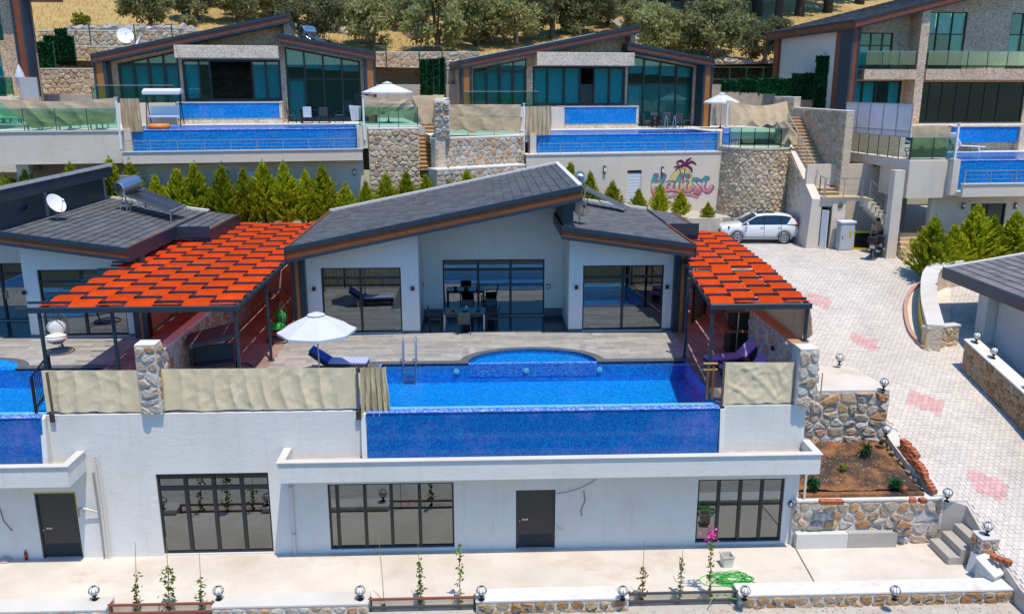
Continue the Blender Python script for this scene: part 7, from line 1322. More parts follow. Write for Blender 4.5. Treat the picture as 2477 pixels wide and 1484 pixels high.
def bent(pts, ang, pivot=.95):          # lean the trunk forward (towards local -y) above the hips
    out = []
    for i, p in enumerate(pts):
        x, y, z, r = p
        if i < 12 and i > 0: dy, dz = y, z-pivot; y = dy*math.cos(ang)-dz*math.sin(ang); z = pivot+dy*math.sin(ang)*-1+dz*math.cos(ang)
        out.append((x, y, z, r))
    return out
def dress(t, f, pts, shirt, pants, hairz, short=True):
    P = [Vector(p[:3]) for p in pts]; up = (P[2]-P[0]).normalized(); s = Vector((1,0,0)); fw_ = up.cross(s)
    mb = MB(f); n = 16; rows = [(P[0]-up*.12,.205,.15),(P[0]+up*.06,.195,.145),(P[1],.20,.145),(P[2]-up*.05,.235,.15),(P[2]+up*.05,.20,.12),(P[3],.085,.08)]
    vs = [c+s*rx*math.cos(a)+fw_*ry*math.sin(a) for c, rx, ry in rows for a in [2*math.pi*k/n for k in range(n)]]; mb.add(vs, [(j*n+k, j*n+(k+1)%n, (j+1)*n+(k+1)%n, (j+1)*n+k) for j in range(5) for k in range(n)])
    for a, b in ((6,7),(9,10)): mb.tube([P[2]+(P[a]-P[2])*.6, P[a], P[a].lerp(P[b],.75)], [.085,.082,.075], 10)
    mb.build('shirt', shirt, t, smooth=True); mb = MB(f)
    for a, b in ((12,13),(16,17)): mb.tube([P[0]+Vector((P[a].x*.6,0,.06)), P[a], P[a].lerp(P[b],.85)], [.135,.125,.10], 12)
    mb.tube([P[0]+Vector((0,0,-.08)), P[0]+Vector((0,0,.08))], [.19,.18], 14); mb.build('shorts', pants, t, smooth=True)
    h = P[5]; mb = MB(f); mb.sphere(h+Vector((0,.02,.035)), .125, 12, 8, (.86,1,.95)); mb.build('hair', HAIR, t, smooth=True); mb = MB(f); mb.sphere(h+Vector((0,-.108,-.01)), .018, 6, 4); mb.build('nose', SKIN, t); 
    for x in (-.035,.035): mb = MB(f); mb.sphere(h+Vector((x,-.098,.015)), .012, 6, 4); mb.build('eye', BLACKF, t)
    for x in (-.09,.09): mb = MB(f); mb.sphere(h+Vector((x,.01,0)), .025, 6, 4, (.5,1,1.3)); mb.build('ear', SKIN, t)
    for a, sx in ((8,-1),(11,1)):
        w_ = P[a]; dn = Vector((0,-.25,-1)).normalized(); mb = MB(f); mb.tube([w_, w_+dn*.09], [.032,.038], 8)
        for k in range(4): b = w_+dn*.09+Vector((.0, -.03+.02*k, 0)); mb.tube([b, b+dn*(.05+.008*(1.5-abs(k-1.5)))+Vector((0,-.005,0)), b+dn*.085+Vector((0,-.03,.0))], [.010,.009,.006], 5)
        b = w_+dn*.03+Vector((0,-.035,0)); mb.tube([b, b+Vector((0,-.03,-.03)), b+Vector((0,-.04,-.065))], [.011,.010,.007], 5); mb.build('hand', SKIN, t, smooth=True)
f = Fr(21.25, 42.75, 2.45, rad(-62)); B1 = bent(BODY, .45); t = person(f, 'person in maroon shirt and black shorts bending forward on the lower stair', B1, ED, SKIN); dress(t, f, B1, MAROON, BLACKF, 0)
f = Fr(20.2, 42.15, 1.22, rad(-30)); t = person(f, 'person in tan shirt standing behind the motorbikes', BODY, ED, SKIN); dress(t, f, BODY, TANF, BLACKF, 0)
# ---------------------------------------------------------------- white SUV
def suv(f, label):
    t = thing('parked_car', label, 'car', f); hw = .89
    X = [-2.18,-2.12,-1.95,-1.6,-1.25,-.95,-.6,.0,.6,1.2,1.6,1.9,2.08,2.14]
    zt = [.72,.86,.95,1.02,1.06,1.09,1.11,1.12,1.13,1.15,1.16,1.14,1.10,.95]; zb = [.42,.32,.27,.26,.26,.26,.26,.26,.26,.26,.28,.32,.38,.45]; wf = [.70,.80,.88,.96,.99,1,1,1,1,1,.99,.96,.90,.84]
    n = 9; vs = []; fs = []
    for x, a, b, w_ in zip(X, zt, zb, wf):
        h = a-b; prof = [(.80,b),(.93,b+.08*h),(1.0,b+.30*h),(1.0,b+.55*h),(.985,b+.78*h),(.94,b+.93*h),(.86,a),(.45,a+.03),(0,a+.04)]
        vs += [(x, -hw*w_*p, z) for p, z in prof]+[(x, hw*w_*p, z) for p, z in reversed(prof[:-1])]
    m = 2*n-1
    for i in range(len(X)-1): fs += [(i*m+k, (i+1)*m+k, (i+1)*m+(k+1)%m, i*m+(k+1)%m) for k in range(m)]
    fs += [tuple(range(m)), tuple((len(X)-1)*m+k for k in range(m-1,-1,-1))]
    mb = MB(f); mb.add(vs, fs); mb.build('body', CARP, t, smooth=2)
    # cabin: dark glass loft with white roof and pillars
    S_ = [(-1.02,1.08,.80,1.10),(-.62,1.36,.76,1.40),(-.25,1.56,.70,1.60),(.2,1.63,.68,1.67),(.8,1.635,.67,1.67),(1.35,1.60,.66,1.63),(1.75,1.50,.66,1.54),(2.02,1.22,.70,1.24)]
    vs = []; fs = []
    for x, z, w_, zc in S_: vs += [(x,-.85+.02*(abs(x)>1.6),1.08),(x,-w_-.04,z-.06),(x,-w_*.9,z),(x,0,zc),(x,w_*.9,z),(x,w_+.04,z-.06),(x,.85,1.08)]
    for i in range(len(S_)-1): fs += [(i*7+k, (i+1)*7+k, (i+1)*7+k+1, i*7+k+1) for k in range(6)]
    mb = MB(f); mb.add(vs, fs+[(0,1,2,3,4,5,6),tuple(7*7+k for k in range(6,-1,-1))]); mb.build('windows', CGLASS, t, smooth=2)
    mb = MB(f); vs = []; R_ = S_[2:7]
    for x, z, w_, zc in R_: vs += [(x,-w_-.045,z-.075),(x,-w_*.9,z+.012),(x,0,zc+.014),(x,w_*.9,z+.012),(x,w_+.045,z-.075)]
    mb.add(vs, [(i*5+k, (i+1)*5+k, (i+1)*5+k+1, i*5+k+1) for i in range(len(R_)-1) for k in range(4)]); mb.build('roof', CARP, t, smooth=True)
    mb = MB(f); mb.box(-.1, .85, -.42, .42, 1.672, 1.69); mb.build('sunroof', CGLASS, t)
    for s in (-1, 1):
        mb = MB(f); mb.tube([(-1.08,.845*s,1.06),(-.62,.805*s,1.33),(-.27,.745*s,1.525),(.2,.725*s,1.59),(.8,.715*s,1.595),(1.35,.705*s,1.56),(1.75,.70*s,1.47)], .035, 6); mb.build('pillar', CARP, t, smooth=True)
        mb = MB(f); mb.hexa([(1.55,.80*s,1.10),(2.05,.80*s,1.10),(2.05,.87*s,1.10),(1.45,.87*s,1.10),(1.72,.70*s,1.48),(1.98,.68*s,1.30),(2.0,.75*s,1.28),(1.72,.76*s,1.46)]); mb.build('rear_quarter', CARP, t)
        for x in (.18, 1.12): mb = MB(f); mb.hexa([(x-.03,.835*s,1.1),(x+.03,.835*s,1.1),(x+.03,.87*s,1.1),(x-.03,.87*s,1.1),(x-.03,.72*s,1.57),(x+.03,.72*s,1.57),(x+.03,.745*s,1.57),(x-.03,.745*s,1.57)]); mb.build('pillar', BLACK, t)
        mb = MB(f); mb.sphere((-.78,.98*s,1.14), .12, 10, 8, (.6,.9,.65)); mb.build('mirror', CARP, t, smooth=True)
        mb = MB(f); mb.box(-1.0, 1.0, *sorted((.86*s,.90*s)), .24, .36); mb.build('sill', GALV, t)
        for x in (-.02, .95): mb = MB(f); mb.box(x, x+.2, *sorted((.89*s,.915*s)), .93, .965); mb.build('door_handle', CARP, t)
        for x in (-.95, .20, 1.15): mb = MB(f); mb.box(x-.006, x+.006, *sorted((.885*s,.8955*s)), .38, 1.07); mb.build('door_gap', BLACK, t)
        mb = MB(f); mb.hexa([(1.92,.72*s,.98),(2.12,.70*s,.98),(2.12,.80*s,.98),(1.98,.87*s,.98),(1.88,.70*s,1.46),(1.96,.60*s,1.46),(1.98,.72*s,1.46),(1.90,.78*s,1.46)]); mb.build('tail_light', RED, t)
        mb = MB(f); mb.hexa([(-2.12,.48*s,.78),(-1.78,.86*s,.82),(-1.80,.80*s,.82),(-2.08,.46*s,.78),(-2.08,.48*s,.90),(-1.72,.85*s,.96),(-1.76,.78*s,.97),(-2.04,.46*s,.91)]); mb.build('headlight', CGLASS, t)
        for x in (-1.30, 1.32):
            mb = MB(f); mb.prism([(x+.44*math.cos(a), .36+.44*math.sin(a)) for a in [math.pi*k/14-.25 for k in range(-0,15)]]+[(x+.36*math.cos(a), .36+.36*math.sin(a)) for a in [math.pi*k/14-.25 for k in range(14,-1,-1)]], *sorted((.80*s,.905*s)), ax='y'); mb.build('wheel_arch', GALV, t)
            mb = MB(f); mb.lathe((x,.80*s,.35), [(.30,-.11),(.345,-.09),(.355,0),(.345,.09),(.29,.115)], 28, 'y'); w_ = mb.build('wheel', TYRE, t, smooth=2); mb = MB(f)
            for k in range(10): a = 2*math.pi*k/10; mb.bar((x+.05*math.cos(a),(.80+.118)*s,.35+.05*math.sin(a)), (x+.25*math.cos(a+.12),(.80+.112)*s,.35+.25*math.sin(a+.12)), .055, .02, (0,1,0))
            ring = [(x+.255*math.cos(a),.913*s,.35+.255*math.sin(a)) for a in [2*math.pi*k/28 for k in range(29)]]; mb.tube(ring, .02, 5); mb.build('rim', ALU, w_)
    mb = MB(f); mb.box(-2.20, -2.12, -.55, .55, .52, .74); mb.build('grille', BLACK, t); mb = MB(f); mb.box(-2.19, -2.0, -.8, .8, .26, .40); bevel(mb.build('front_skirt', GALV, t), .02); mb = MB(f); mb.box(2.02, 2.16, -.78, .78, .30, .46); bevel(mb.build('rear_skirt', GALV, t), .02); return t
suv(Fr(15.05, 45.35, 1.30, rad(-3)), 'white compact SUV parked in front of the round bastion').scale = (.95, .95, .95)
# low planter wall by the painted wall
wall_seg('low rubble kerb wall in front of the painted wall and conifers', (9.5, 45.2), (13.3, 45.9), 1.2, 2.45, th=.3, cap=.0, cw=.34, ch=.26, dep=.06, seed=74, mat=STONET, mort=MORTART)
# ---------------------------------------------------------------- right hand neighbour: garage house, garden wall, kerb
p = O.W(2283, 645, 35.0); rz0 = p.z; G_ = thing('garage_house', 'low white building with dark tiled roof cut by the right edge', 'house', Fr(19.6, 33.2, -.8))
sl = .17; x0 = p.x; fz = lambda x: rz0-.06+(x-x0)*sl
def hx(mb, xa, xb, ya, yb, d0, d1): mb.hexa([(xa,ya,fz(xa)+d0),(xb,ya,fz(xb)+d0),(xb,yb,fz(xb)+d0),(xa,yb,fz(xa)+d0),(xa,ya,fz(xa)+d1),(xb,ya,fz(xb)+d1),(xb,yb,fz(xb)+d1),(xa,yb,fz(xa)+d1)])
mb = MB(); hx(mb, x0+.03, x0+9, 25.6, 35.0, -.40, -.03); mb.build('roof', TRIM, G_); mb = MB(); hx(mb, x0-.03, x0+.05, 25.5, 35.02, -.43, .03); hx(mb, x0+.05, x0+9, 25.5, 25.6, -.43, .03); mb.build('fascia', TRIM, G_); mb = MB(); hx(mb, x0, x0+9, 34.9, 35.06, .0, .07); mb.build('ridge_flashing', MARBLE, G_)
tiles(G_, O, (x0+.08, 25.7, fz(x0+.08)-.02), (0, 9.15, 0), (7.5, 0, 7.5*sl), M('brown_grey_roof_tile', (.17,.155,.16), .75, var=.25, vs=6, rnd=.25), .42, .42)
mb = MB(); wall(mb, x0+2.0, x0+9, 33.4, 33.65, -3.5, lambda x: fz(x)-.4); mb.box(x0+1.0, x0+1.2, 25.9, 32.4, -3.5, fz(x0+1)-.4); mb.build('wall', STUCCO, G_)
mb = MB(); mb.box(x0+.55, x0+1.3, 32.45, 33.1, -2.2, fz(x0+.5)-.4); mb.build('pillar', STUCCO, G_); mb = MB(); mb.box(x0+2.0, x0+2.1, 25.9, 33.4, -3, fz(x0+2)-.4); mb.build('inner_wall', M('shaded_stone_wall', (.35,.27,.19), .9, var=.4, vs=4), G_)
f = Fr(x0+.998, 28.2, .35, rad(-90)); copy_tree(WL[0], f, 'black box light on the garage house wall')
a, b = Rd(2325, 892), Rd(2477, 1050)
wt = [O.W(2340, 832, a.y).z, 0]; d = (Vector((b.x,b.y,0))-Vector((a.x,a.y,0))).normalized(); e = Vector((a.x,a.y,0))+d*9
wall_seg('brown rubble garden wall with lamps along the right side of the road', (a.x, a.y), (e.x, e.y), -4.4, a.z+1.15, b.z+.95+(b.z-a.z)*.9, th=.5, cap=.07, cw=.36, ch=.28, dep=.05, seed=81, mat=STONEB, mort=M('brown_mortar', (.46,.33,.22), .9, var=.3, vs=5), side=-1, ends=('start',))
za = a.z+1.22; zslope = ((b.z+.95+(b.z-a.z)*.9)-(a.z+1.15))/9
for px, l in ((2355,'globe lamp at the upper end of the brown garden wall'),(2392,'second globe lamp on the brown garden wall'),(2471,'globe lamp on the brown garden wall at the right frame edge')):
    k = {2355:.3, 2392:1.35, 2471:3.3}[px]; q = Vector((a.x,a.y,0))+d*k+Vector((-d.y,d.x,0))*.25*(1 if -d.y > 0 else -1); lamp((q.x, q.y, za+zslope*k), l)
# curved kerb with pavement strip, planter wall
kp = [Rd(*q) for q in ((2262,676),(2225,690),(2200,712),(2190,745),(2193,780),(2205,812),(2235,845))]
kp = spline([tuple(v) for v in kp], 4); t = thing('kerb', 'curved pink kerb round the planter by the road', 'kerb', Fr(*kp[0]))
for i in range(0, len(kp)-1):
    p, q = kp[i], kp[i+1]; mb = MB(); mb.bar(p+Vector((0,0,.06)), q+Vector((0,0,.06)), .16, .16); mb.build('kerb_stone', M('pink_kerb', (.46,.26,.20), .85, var=.2, vs=3) if 'pink_kerb' not in bpy.data.materials else bpy.data.materials['pink_kerb'], t)
mb = MB(); inner = [Rd(2300,700), Rd(2300,800), Rd(2250,850)]
P_ = [tuple(v) for v in kp]; mb.add([(x,y,z+.05) for x,y,z in P_]+[(inner[2].x,inner[2].y,inner[2].z+.05),(inner[1].x,inner[1].y,inner[1].z+.05),(inner[0].x,inner[0].y,inner[0].z+.05)], [tuple(range(len(P_)+3))]); mb.build('pavement', CONC, kind='structure')
a, b = Rd(2232, 845), Rd(2240, 700)
mid = Vector((a.x*.5+b.x*.5-.35, a.y*.5+b.y*.5, 0)); WP = spline([(a.x+.1,a.y,0),(mid.x+.1,mid.y,0),(b.x-.1,b.y,0),(b.x+1.6,b.y+.9,0)], 4); t = thing('planter_wall', 'curved rubble planter wall with broad coping and yellow painted foot', 'wall', Fr(a.x, a.y, a.z))
for i in range(len(WP)-1):
    p, q = WP[i], WP[i+1]; zp, zq = road_z(p.y)+.95, road_z(q.y)+.95; n_ = Vector((q.y-p.y, p.x-q.x, 0)).normalized()*.55
    mb = MB(); mb.hexa([(p.x,p.y,zp-1.4),(p.x+n_.x,p.y+n_.y,zp-1.4),(q.x+n_.x,q.y+n_.y,zq-1.4),(q.x,q.y,zq-1.4),(p.x,p.y,zp),(p.x+n_.x,p.y+n_.y,zp),(q.x+n_.x,q.y+n_.y,zq),(q.x,q.y,zq)]); mb.build('mortar', MORTART, t)
    o = -n_*.08; mb = MB(); mb.hexa([(p.x+o.x,p.y+o.y,zp+.001),(p.x+n_.x*1.1,p.y+n_.y*1.1,zp+.001),(q.x+n_.x*1.1,q.y+n_.y*1.1,zq+.001),(q.x+o.x,q.y+o.y,zq+.001),(p.x+o.x,p.y+o.y,zp+.09),(p.x+n_.x*1.1,p.y+n_.y*1.1,zp+.09),(q.x+n_.x*1.1,q.y+n_.y*1.1,zq+.09),(q.x+o.x,q.y+o.y,zq+.09)]); mb.build('coping', CONCW, t)
    if i < 8: mb = MB(); o = -n_*.03; mb.hexa([(p.x+o.x*4,p.y+o.y*4,zp-1.2),(p.x+.0,p.y,zp-1.2),(q.x,q.y,zq-1.2),(q.x+o.x*4,q.y+o.y*4,zq-1.2),(p.x+o.x*2.5,p.y+o.y*2.5,zp-.30),(p.x,p.y,zp-.30),(q.x,q.y,zq-.30),(q.x+o.x*2.5,q.y+o.y*2.5,zq-.30)]); mb.build('painted_foot', YEL, t)
L0 = (Vector(WP[0])-Vector((0,0,0))); wall_seg('short rubble end face of the planter by the garage', (a.x+.1, a.y-.02), (a.x+1.6, a.y+.35), a.z-.5, a.z+.85, th=.3, cap=.08, cw=.34, ch=.26, dep=.06, seed=82, mat=STONET, mort=MORTART, capmat=CONCW)
# ---------------------------------------------------------------- far left villa edge
F = thing('villa', 'tall pebble villa with teal windows cut by the upper left edge', 'villa', Fr(-27, 52, 6)); FLY = 52
def fw(px, py, y=FLY): return O.W(px, py, y)
mb = MB(); wall(mb, -33, -26.15, 52, 52.3, 6, lambda x: 15, [(-31,-27.35,8.8,11.6),(-31,-27.05,12.0,15)]); mb.build('wall', PEBBLE, F); mb = MB(); mb.hexa([(-25.75,52.3,6),(-25.45,52.3,6),(-26.6,54.6,6),(-26.9,54.6,6),(-25.75,52.3,14.3),(-25.45,52.3,14.3),(-26.6,54.6,14.3),(-26.9,54.6,14.3)]); mb.build('side_wall', M('lavender_render', (.50,.46,.50), .85, var=.06), F)
for a, b, m, n, y in ((-26.15,-26.02,TRIM,'column_trim',51.4),(-26.02,-25.62,FASCIA2,'column',51.45),(-25.62,-25.48,TRIM,'column_trim',51.4)): mb = MB(); mb.box(a, b, y, 52.29, 6, 15.2); mb.build(n, m, F)
mb = MB(); mb.hexa([(-25.6,52.31,6),(-25.40,52.31,6),(-25.62,52.75,6),(-25.85,52.75,6),(-25.6,52.31,14.4),(-25.40,52.31,14.4),(-25.62,52.75,14.4),(-25.85,52.75,14.4)]); mb.build('column', ORANGE, F)
mb = MB(); mb.box(-32, -24.9, 52.3, 55.2, 14.35, 14.75); mb.box(-32,-24.3,51.2,52.3,15,15.4); mb.build('eaves', FASCIA2, F)
window(F, O, 52.06, -31, -27.35, 8.8, 11.6, xs=[-29.2], glass=GLASST, blinds={(1,0):(0,1)}, blindm=TEALP); window(F, O, 52.06, -31, -27.05, 12.0, 15, xs=[-28.2,-27.6], glass=GLASST, blinds={(1,0):(0,1)}, blindm=TEALP); mb = MB(); mb.box(-33, -27.2, 55, 55.1, 6, 15); mb.build('room', ROOM, F)
balustrade(O, 'glass balcony front on the far left villa upper floor', [(-32,51.2),(-26.9,51.2)], 1.0, BALD, z=11.9, step=1.3)
balustrade(O, 'glass balustrade below the far left villa by the folded parasol', [(-32,50.0),(-25.9,50.0)], 1.0, BALD, z=8.95, step=1.3)
balustrade(O, 'low glass balustrade at the far left with white sunbeds behind', [(-30,45.2),(-23.2,45.2)], 1.05, BALG, z=7.6, step=1.3)
for k, y in enumerate((46.2, 47.0)):
    f = Fr(-24.6-.5*k, y, 7.6, rad(160)); t = thing('sunbed', ['white sunbed behind the far left glass, nearest the glass','white sunbed behind the far left glass, further back'][k], 'sun lounger', f, 'white plastic sunbeds'); mb = MB(f); mb.box(-.9,.35,-.3,.3,.26,.31); mb.build('seat', WHITEP, t); mb = MB(f); mb.prism([(.36,.26),(.95,.62),(.92,.67),(.36,.31)], -.3, .3, ax='y'); mb.build('backrest', WHITEP, t)
    for xx in (-.8,.3):
        for yy in (-.26,.26): mb = MB(f); mb.box(xx-.03,xx+.03,yy-.03,yy+.03,0,.26); mb.build('leg', WHITEP, t)
t = thing('terrace_building', 'cream terrace block under the far left glass balustrade', 'building', Fr(-26, 45, 2)); mb = MB(); mb.box(-34, -22.95, 44.9, 52, 5.2, 7.55); mb.build('wall', CREAM, t); mb = MB(); mb.box(-34, -22.9, 44.85, 52, 7.55, 7.6); mb.build('coping', CONCW, t); mb = MB(); mb.box(-34, -25.4, 49.4, 52, 7.6, 8.9); mb.build('upper_step', PEBBLE2, t)
wall_seg('dark shaded rubble wall below the far left terrace', (-34, 46.5), (-18.5, 46.5), 1.5, 5.2, th=.4, cap=0, cw=.45, ch=.34, dep=.08, seed=91, mat=STONET, mort=MORTART)
p = fw(52, 212, 50.5); f = Fr(p.x, 50.5, p.z); t = thing('parasol', 'folded white parasol at the far left', 'parasol', f); mb = MB(f); mb.lathe((0,0,0), [(.10,0),(.16,.2),(.26,.55),(.20,.8),(.03,1.25)], 12); mb.build('folded_canopy', WHITEC, t); mb = MB(f); mb.tube([(0,0,-1),(0,0,1.3)], .025, 6); mb.build('pole', ALU, t)
p = fw(70, 212, 49.3); f = Fr(p.x, 49.3, p.z); t = thing('white_board', 'white board standing upright at the far left terrace corner', 'board', f); mb = MB(f); mb.box(-.5, .5, -.02, .02, -.55, .55); mb.build('board_face', NETW, t); mb = MB(f)
for x in (-.5,.48): mb.box(x, x+.03, -.021, .05, -1.2, .56)
mb.build('frame', ALU, t)
# ---------------------------------------------------------------- terraces behind the upper villas
g = MB(); g.box(-45, 45, 58.5, 66.5, 4, 9.6); g.box(-45, -17, 55, 58.5, 4, 9.0); g.build('upper_terrace', GRAVEL, kind='structure')
g = MB(); g.box(-45, 60, 40, 60, -2, 1.0); g.box(-45, 14, 46.6, 58.5, 0, 2.4); g.build('lower_terrace', GRAVEL, kind='structure')
def back_wall(l, px0, px1, pyt, pyb, Y, seed, mat=STONET, cap=.08, th=.6, cw=.42, ch=.32):
    a, b = O.W(px0, pyt, Y), O.W(px1, pyt, Y); z0 = O.W(px0, pyb, Y).z
    return wall_seg(l, (a.x, Y), (b.x, Y), z0-1, a.z, b.z, th=th, cap=cap, cw=cw, ch=ch, dep=.06, seed=seed, mat=mat, mort=MORTART, group='terrace walls below the hill', capmat=CONCW)
back_wall('long rubble terrace wall below the dry grass at the upper left', 90, 520, 76, 120, 63.5, 101)
back_wall('rubble wall tier behind the upper left villa with a concrete top', 88, 520, 114, 200, 62.3, 102)
back_wall('nearest rubble wall tier left of the upper left villa', 60, 262, 168, 250, 58.3, 103, th=1.5)
back_wall('upper rubble tier between the two upper villas under the olives', 820, 1160, 128, 166, 64.5, 104)
back_wall('lower rubble tier between the two upper villas behind the parasol', 820, 1120, 166, 240, 62.5, 105)
back_wall('stone block wall behind the hedge left of the upper middle villa', 1080, 1110, 150, 240, 59.5, 107, cw=.7)
back_wall('dark dry stone wall under the olives right of the upper middle villa', 1700, 1885, 158, 190, 66, 106, mat=STONEG, cap=0)
rng = random.Random(31)
for k in range(46):             # boulders along the crest of the left wall and heaps of field stone by the right one
    if k < 26: q = O.W(170+12*k+rng.uniform(-4,4), 72, 63.8); s = rng.uniform(.28,.5)
    else: q = O.W(1712+8.5*(k-26)+rng.uniform(-4,4), 156-rng.uniform(0,8), 66.3); s = rng.uniform(.22,.4)
    mb = stone_loose((q.x, q.y, q.z+.02), s, rng); o = mb.build('boulder', STONEG, loc=Fr(q.x,q.y,q.z), smooth=False)
    setp(o, 'pale boulder in the row on the upper left terrace wall' if k < 26 else 'grey field stone heaped on the dark dry wall', 'boulder', 'pale boulders on the upper left wall' if k < 26 else 'field stones on the dark dry wall')
def fence(l, pts, h, z=None):
    t = thing('wire_fence', l, 'fence', Fr(*pts[0])); 
    for p in pts: mb = MB(); mb.tube([p, p+Vector((0,0,h))], .045, 6); mb.build('post', LEAFGD, t)
    for f in (.15,.5,.97): mb = MB(); mb.tube([p+Vector((0,0,h*f)) for p in pts], .014, 4, False); mb.build('wire', GALV, t)
LEAFGD = M('green_fence_paint', (.01,.07,.04), .5)
fence('green post and wire fence between the two upper villas', [O.W(px, 165, 62.4) for px in (908, 935, 1015, 1070)], 1.55); fence('green post and wire fence at the upper left terrace', [O.W(px, 123, 62.6) for px in (222, 330, 420)], 1.75); fence('green post and wire fence right of the upper middle villa', [O.W(px, 222, 59) for px in (1722, 1762, 1803, 1843, 1880)], 1.65)
# artificial hedge fences, panel by panel
def hedge(l, panels, group=None):
    p0 = panels[0][0]; t = thing('hedge_fence', l, 'fence', Fr(*p0)); rng = random.Random(len(l)); 
    for a, b, h in panels:
        a, b = Vector(a), Vector(b); mb = MB(); mb.bar(a+Vector((0,0,h/2)), b+Vector((0,0,h/2)), .06, h); d = (b-a); n = Vector((d.y,-d.x,0)).normalized(); n = n if n.y < 0 else -n
        P_ = [a+d*rng.random()+Vector((0,0,h*rng.random()))+n*rng.uniform(.03,.10) for k in range(int(260*h*d.length))]; cards(mb, P_, .13, rng, .8); mb.build('hedge_panel', LEAFG, t)
        mb = MB(); mb.box(b.x-.04, b.x+.04, b.y-.10, b.y-.04, b.z-.2, b.z+h+.05); mb.build('post', LEAFGD, t)
def HP(px0, px1, pt, pb, Y0, Y1=None): a, b = O.W(px0, pb, Y0), O.W(px1, pb, Y1 or Y0); h = O.W(px0, pt, Y0).z-a.z; return (a, Vector((b.x, b.y, a.z)), h)
hedge('stepped artificial hedge fence left of the upper left villa', [HP(88,110,102,190,59.9,59.5), HP(110,140,102,188,59.5,59), HP(113,148,86,155,60.5), HP(148,187,88,158,60.5), HP(135,165,69,95,61)])
hedge('narrow artificial hedge fence left of the upper middle villa', [HP(1018,1034,144,230,57.5,57.3), HP(1034,1050,143,231,57.3,57.1), HP(1050,1064,142,232,57.1,56.9), HP(1064,1078,141,233,56.9,56.7)])
hedge('long dark artificial hedge with one tall block in front of the cream wall', [HP(1745,1790,192,222,58,57), HP(1790,1835,190,224,57,56), HP(1835,1880,188,226,56,55), HP(1880,1912,190,232,55,54), HP(1912,1966,178,240,54,52.5), HP(1966,2011,136,260,52.5,51.5), HP(2011,2057,177,262,51.5,50.5)])
# ---------------------------------------------------------------- foliage
def fast(name, V, F4, mat, parent):
    me = bpy.data.meshes.new(name); V = np.asarray(V, np.float32); n = len(V)//4; me.vertices.add(len(V)); me.vertices.foreach_set('co', V.ravel()); me.loops.add(4*n); me.polygons.add(n); me.loops.foreach_set('vertex_index', np.arange(4*n, dtype=np.int32)); me.polygons.foreach_set('loop_start', np.arange(0, 4*n, 4, dtype=np.int32)); me.update(); me.validate(); me.materials.append(mat)
    o = bpy.data.objects.new(name, me); COL.objects.link(o); o.parent = parent; RM[o.name] = Matrix(); return o
def leafq(P, D, size, asp, R):          # diamonds at P along D
    n = len(P); D = D/np.linalg.norm(D, axis=1, keepdims=True); A = R.normal(size=(n,3)); N = np.cross(D, A); N /= np.linalg.norm(N, axis=1, keepdims=True); s = size*R.uniform(.6,1.3,(n,1))
    return np.stack([P-D*s*asp*.5, P+N*s*.5, P+D*s*asp*.5, P-N*s*.5], 1).reshape(-1,3)
def conifer_proto(k):
    R = np.random.RandomState(40+k); t = thing('conifer', 'x', 'tree', O, 'young conifers in rows'); H = 3.0; out = []
    nb = 330
    for i in range(nb):
        f = (i+.5)/nb; z = .12+2.72*f; a = R.uniform(0,6.283); prof = (1-f)**1.0*(.7+.3*min(1,f*8+.3)); L = .98*prof*(R.uniform(.95,1.3) if i % 3 else R.uniform(.6,.9))+.05; up = R.uniform(.55,1.0)+.5*f
        d = np.array([np.cos(a), np.sin(a), up]); d /= np.linalg.norm(d); m = int(8+13*L); s = R.uniform(.18,1,m)**.7
        P = np.array([0,0,z])+d*L*1.25*s[:,None]+np.array([0,0,.10])*(s[:,None]**2)+R.normal(0,.032,(m,3)); D = d+R.normal(0,.32,(m,3))+np.array([0,0,.3]); out.append(leafq(P, D, .07, 3.3, R))
    m = 60; P = np.array([0,0,2.72])+np.abs(R.normal(0,1,(m,3)))*np.array([.0,.0,.17])+R.normal(0,.035,(m,3)); out.append(leafq(P, R.normal(0,.3,(m,3))+np.array([0,0,1.]), .055, 3, R))
    fast('crown', np.concatenate(out), None, LEAFC, t); mb = MB(); mb.tube([(0,0,0),(.01,.0,1.2),(0,0,2.7)], [.06,.04,.01], 6); mb.build('trunk', BARKD, t); return t
CON = [conifer_proto(k) for k in range(4)]; CUSED = []; cn = [0]
def conifer(px, pyt, Y, zb, label, wide=1.0):
    p = O.W(px, pyt, Y); h = max(.8, p.z-zb); k = cn[0] % 4; cn[0] += 1; s = h/3.0; w_ = s*wide*(1.0 if h > 2.2 else 1.15); pr = CON[k]
    o = place(pr, CUSED, Fr(p.x, Y, zb, cn[0]*1.9), label); o.scale = (w_, w_, s); return o
rowl = [(10,425),(30,432),(60,406),(168,398),(262,388),(313,395),(374,425),(425,410),(468,398),(534,403),(588,408),(634,394),(685,397),(738,414),(778,404),(835,443),(884,440),(933,424),(982,418),(1030,424),(1084,410),(1130,414),(1380,396),(1428,417),(1482,440),(1545,458),(1598,446),(1648,463)]
names = ['conifer at the far left edge behind the left villa','second conifer from the left edge behind the left villa','small conifer in front of the column behind the left roof','little conifer tip above the left parapet roof','conifer at the high end of the left roof','conifer just right of the left roof apex','low conifer behind the steel tank','conifer left of the tall pair behind the collectors','tall conifer behind the solar collectors','conifer in the gap left of the pergola end','conifer under the white box on the upper wall','tallest conifer left of the twin conifers','right one of the twin tall conifers','slim conifer in the row above the pergola end','broad yellowish conifer above the pergola end','low conifer at the white corner of the upper building','conifer left of the roof ridge start','conifer in front of the rubble wall left of the stair','slim conifer in front of the rubble wall','conifer at the foot of the long stair','conifer right of the long stair','small conifer tip above the middle of the roof ridge','conifer left of the roof apex below the pool','conifer right of the roof apex','small conifer in front of the white grille door','conifer left of the painted name','taller conifer in front of the painted letter K','conifer in front of the painted letters a and l']
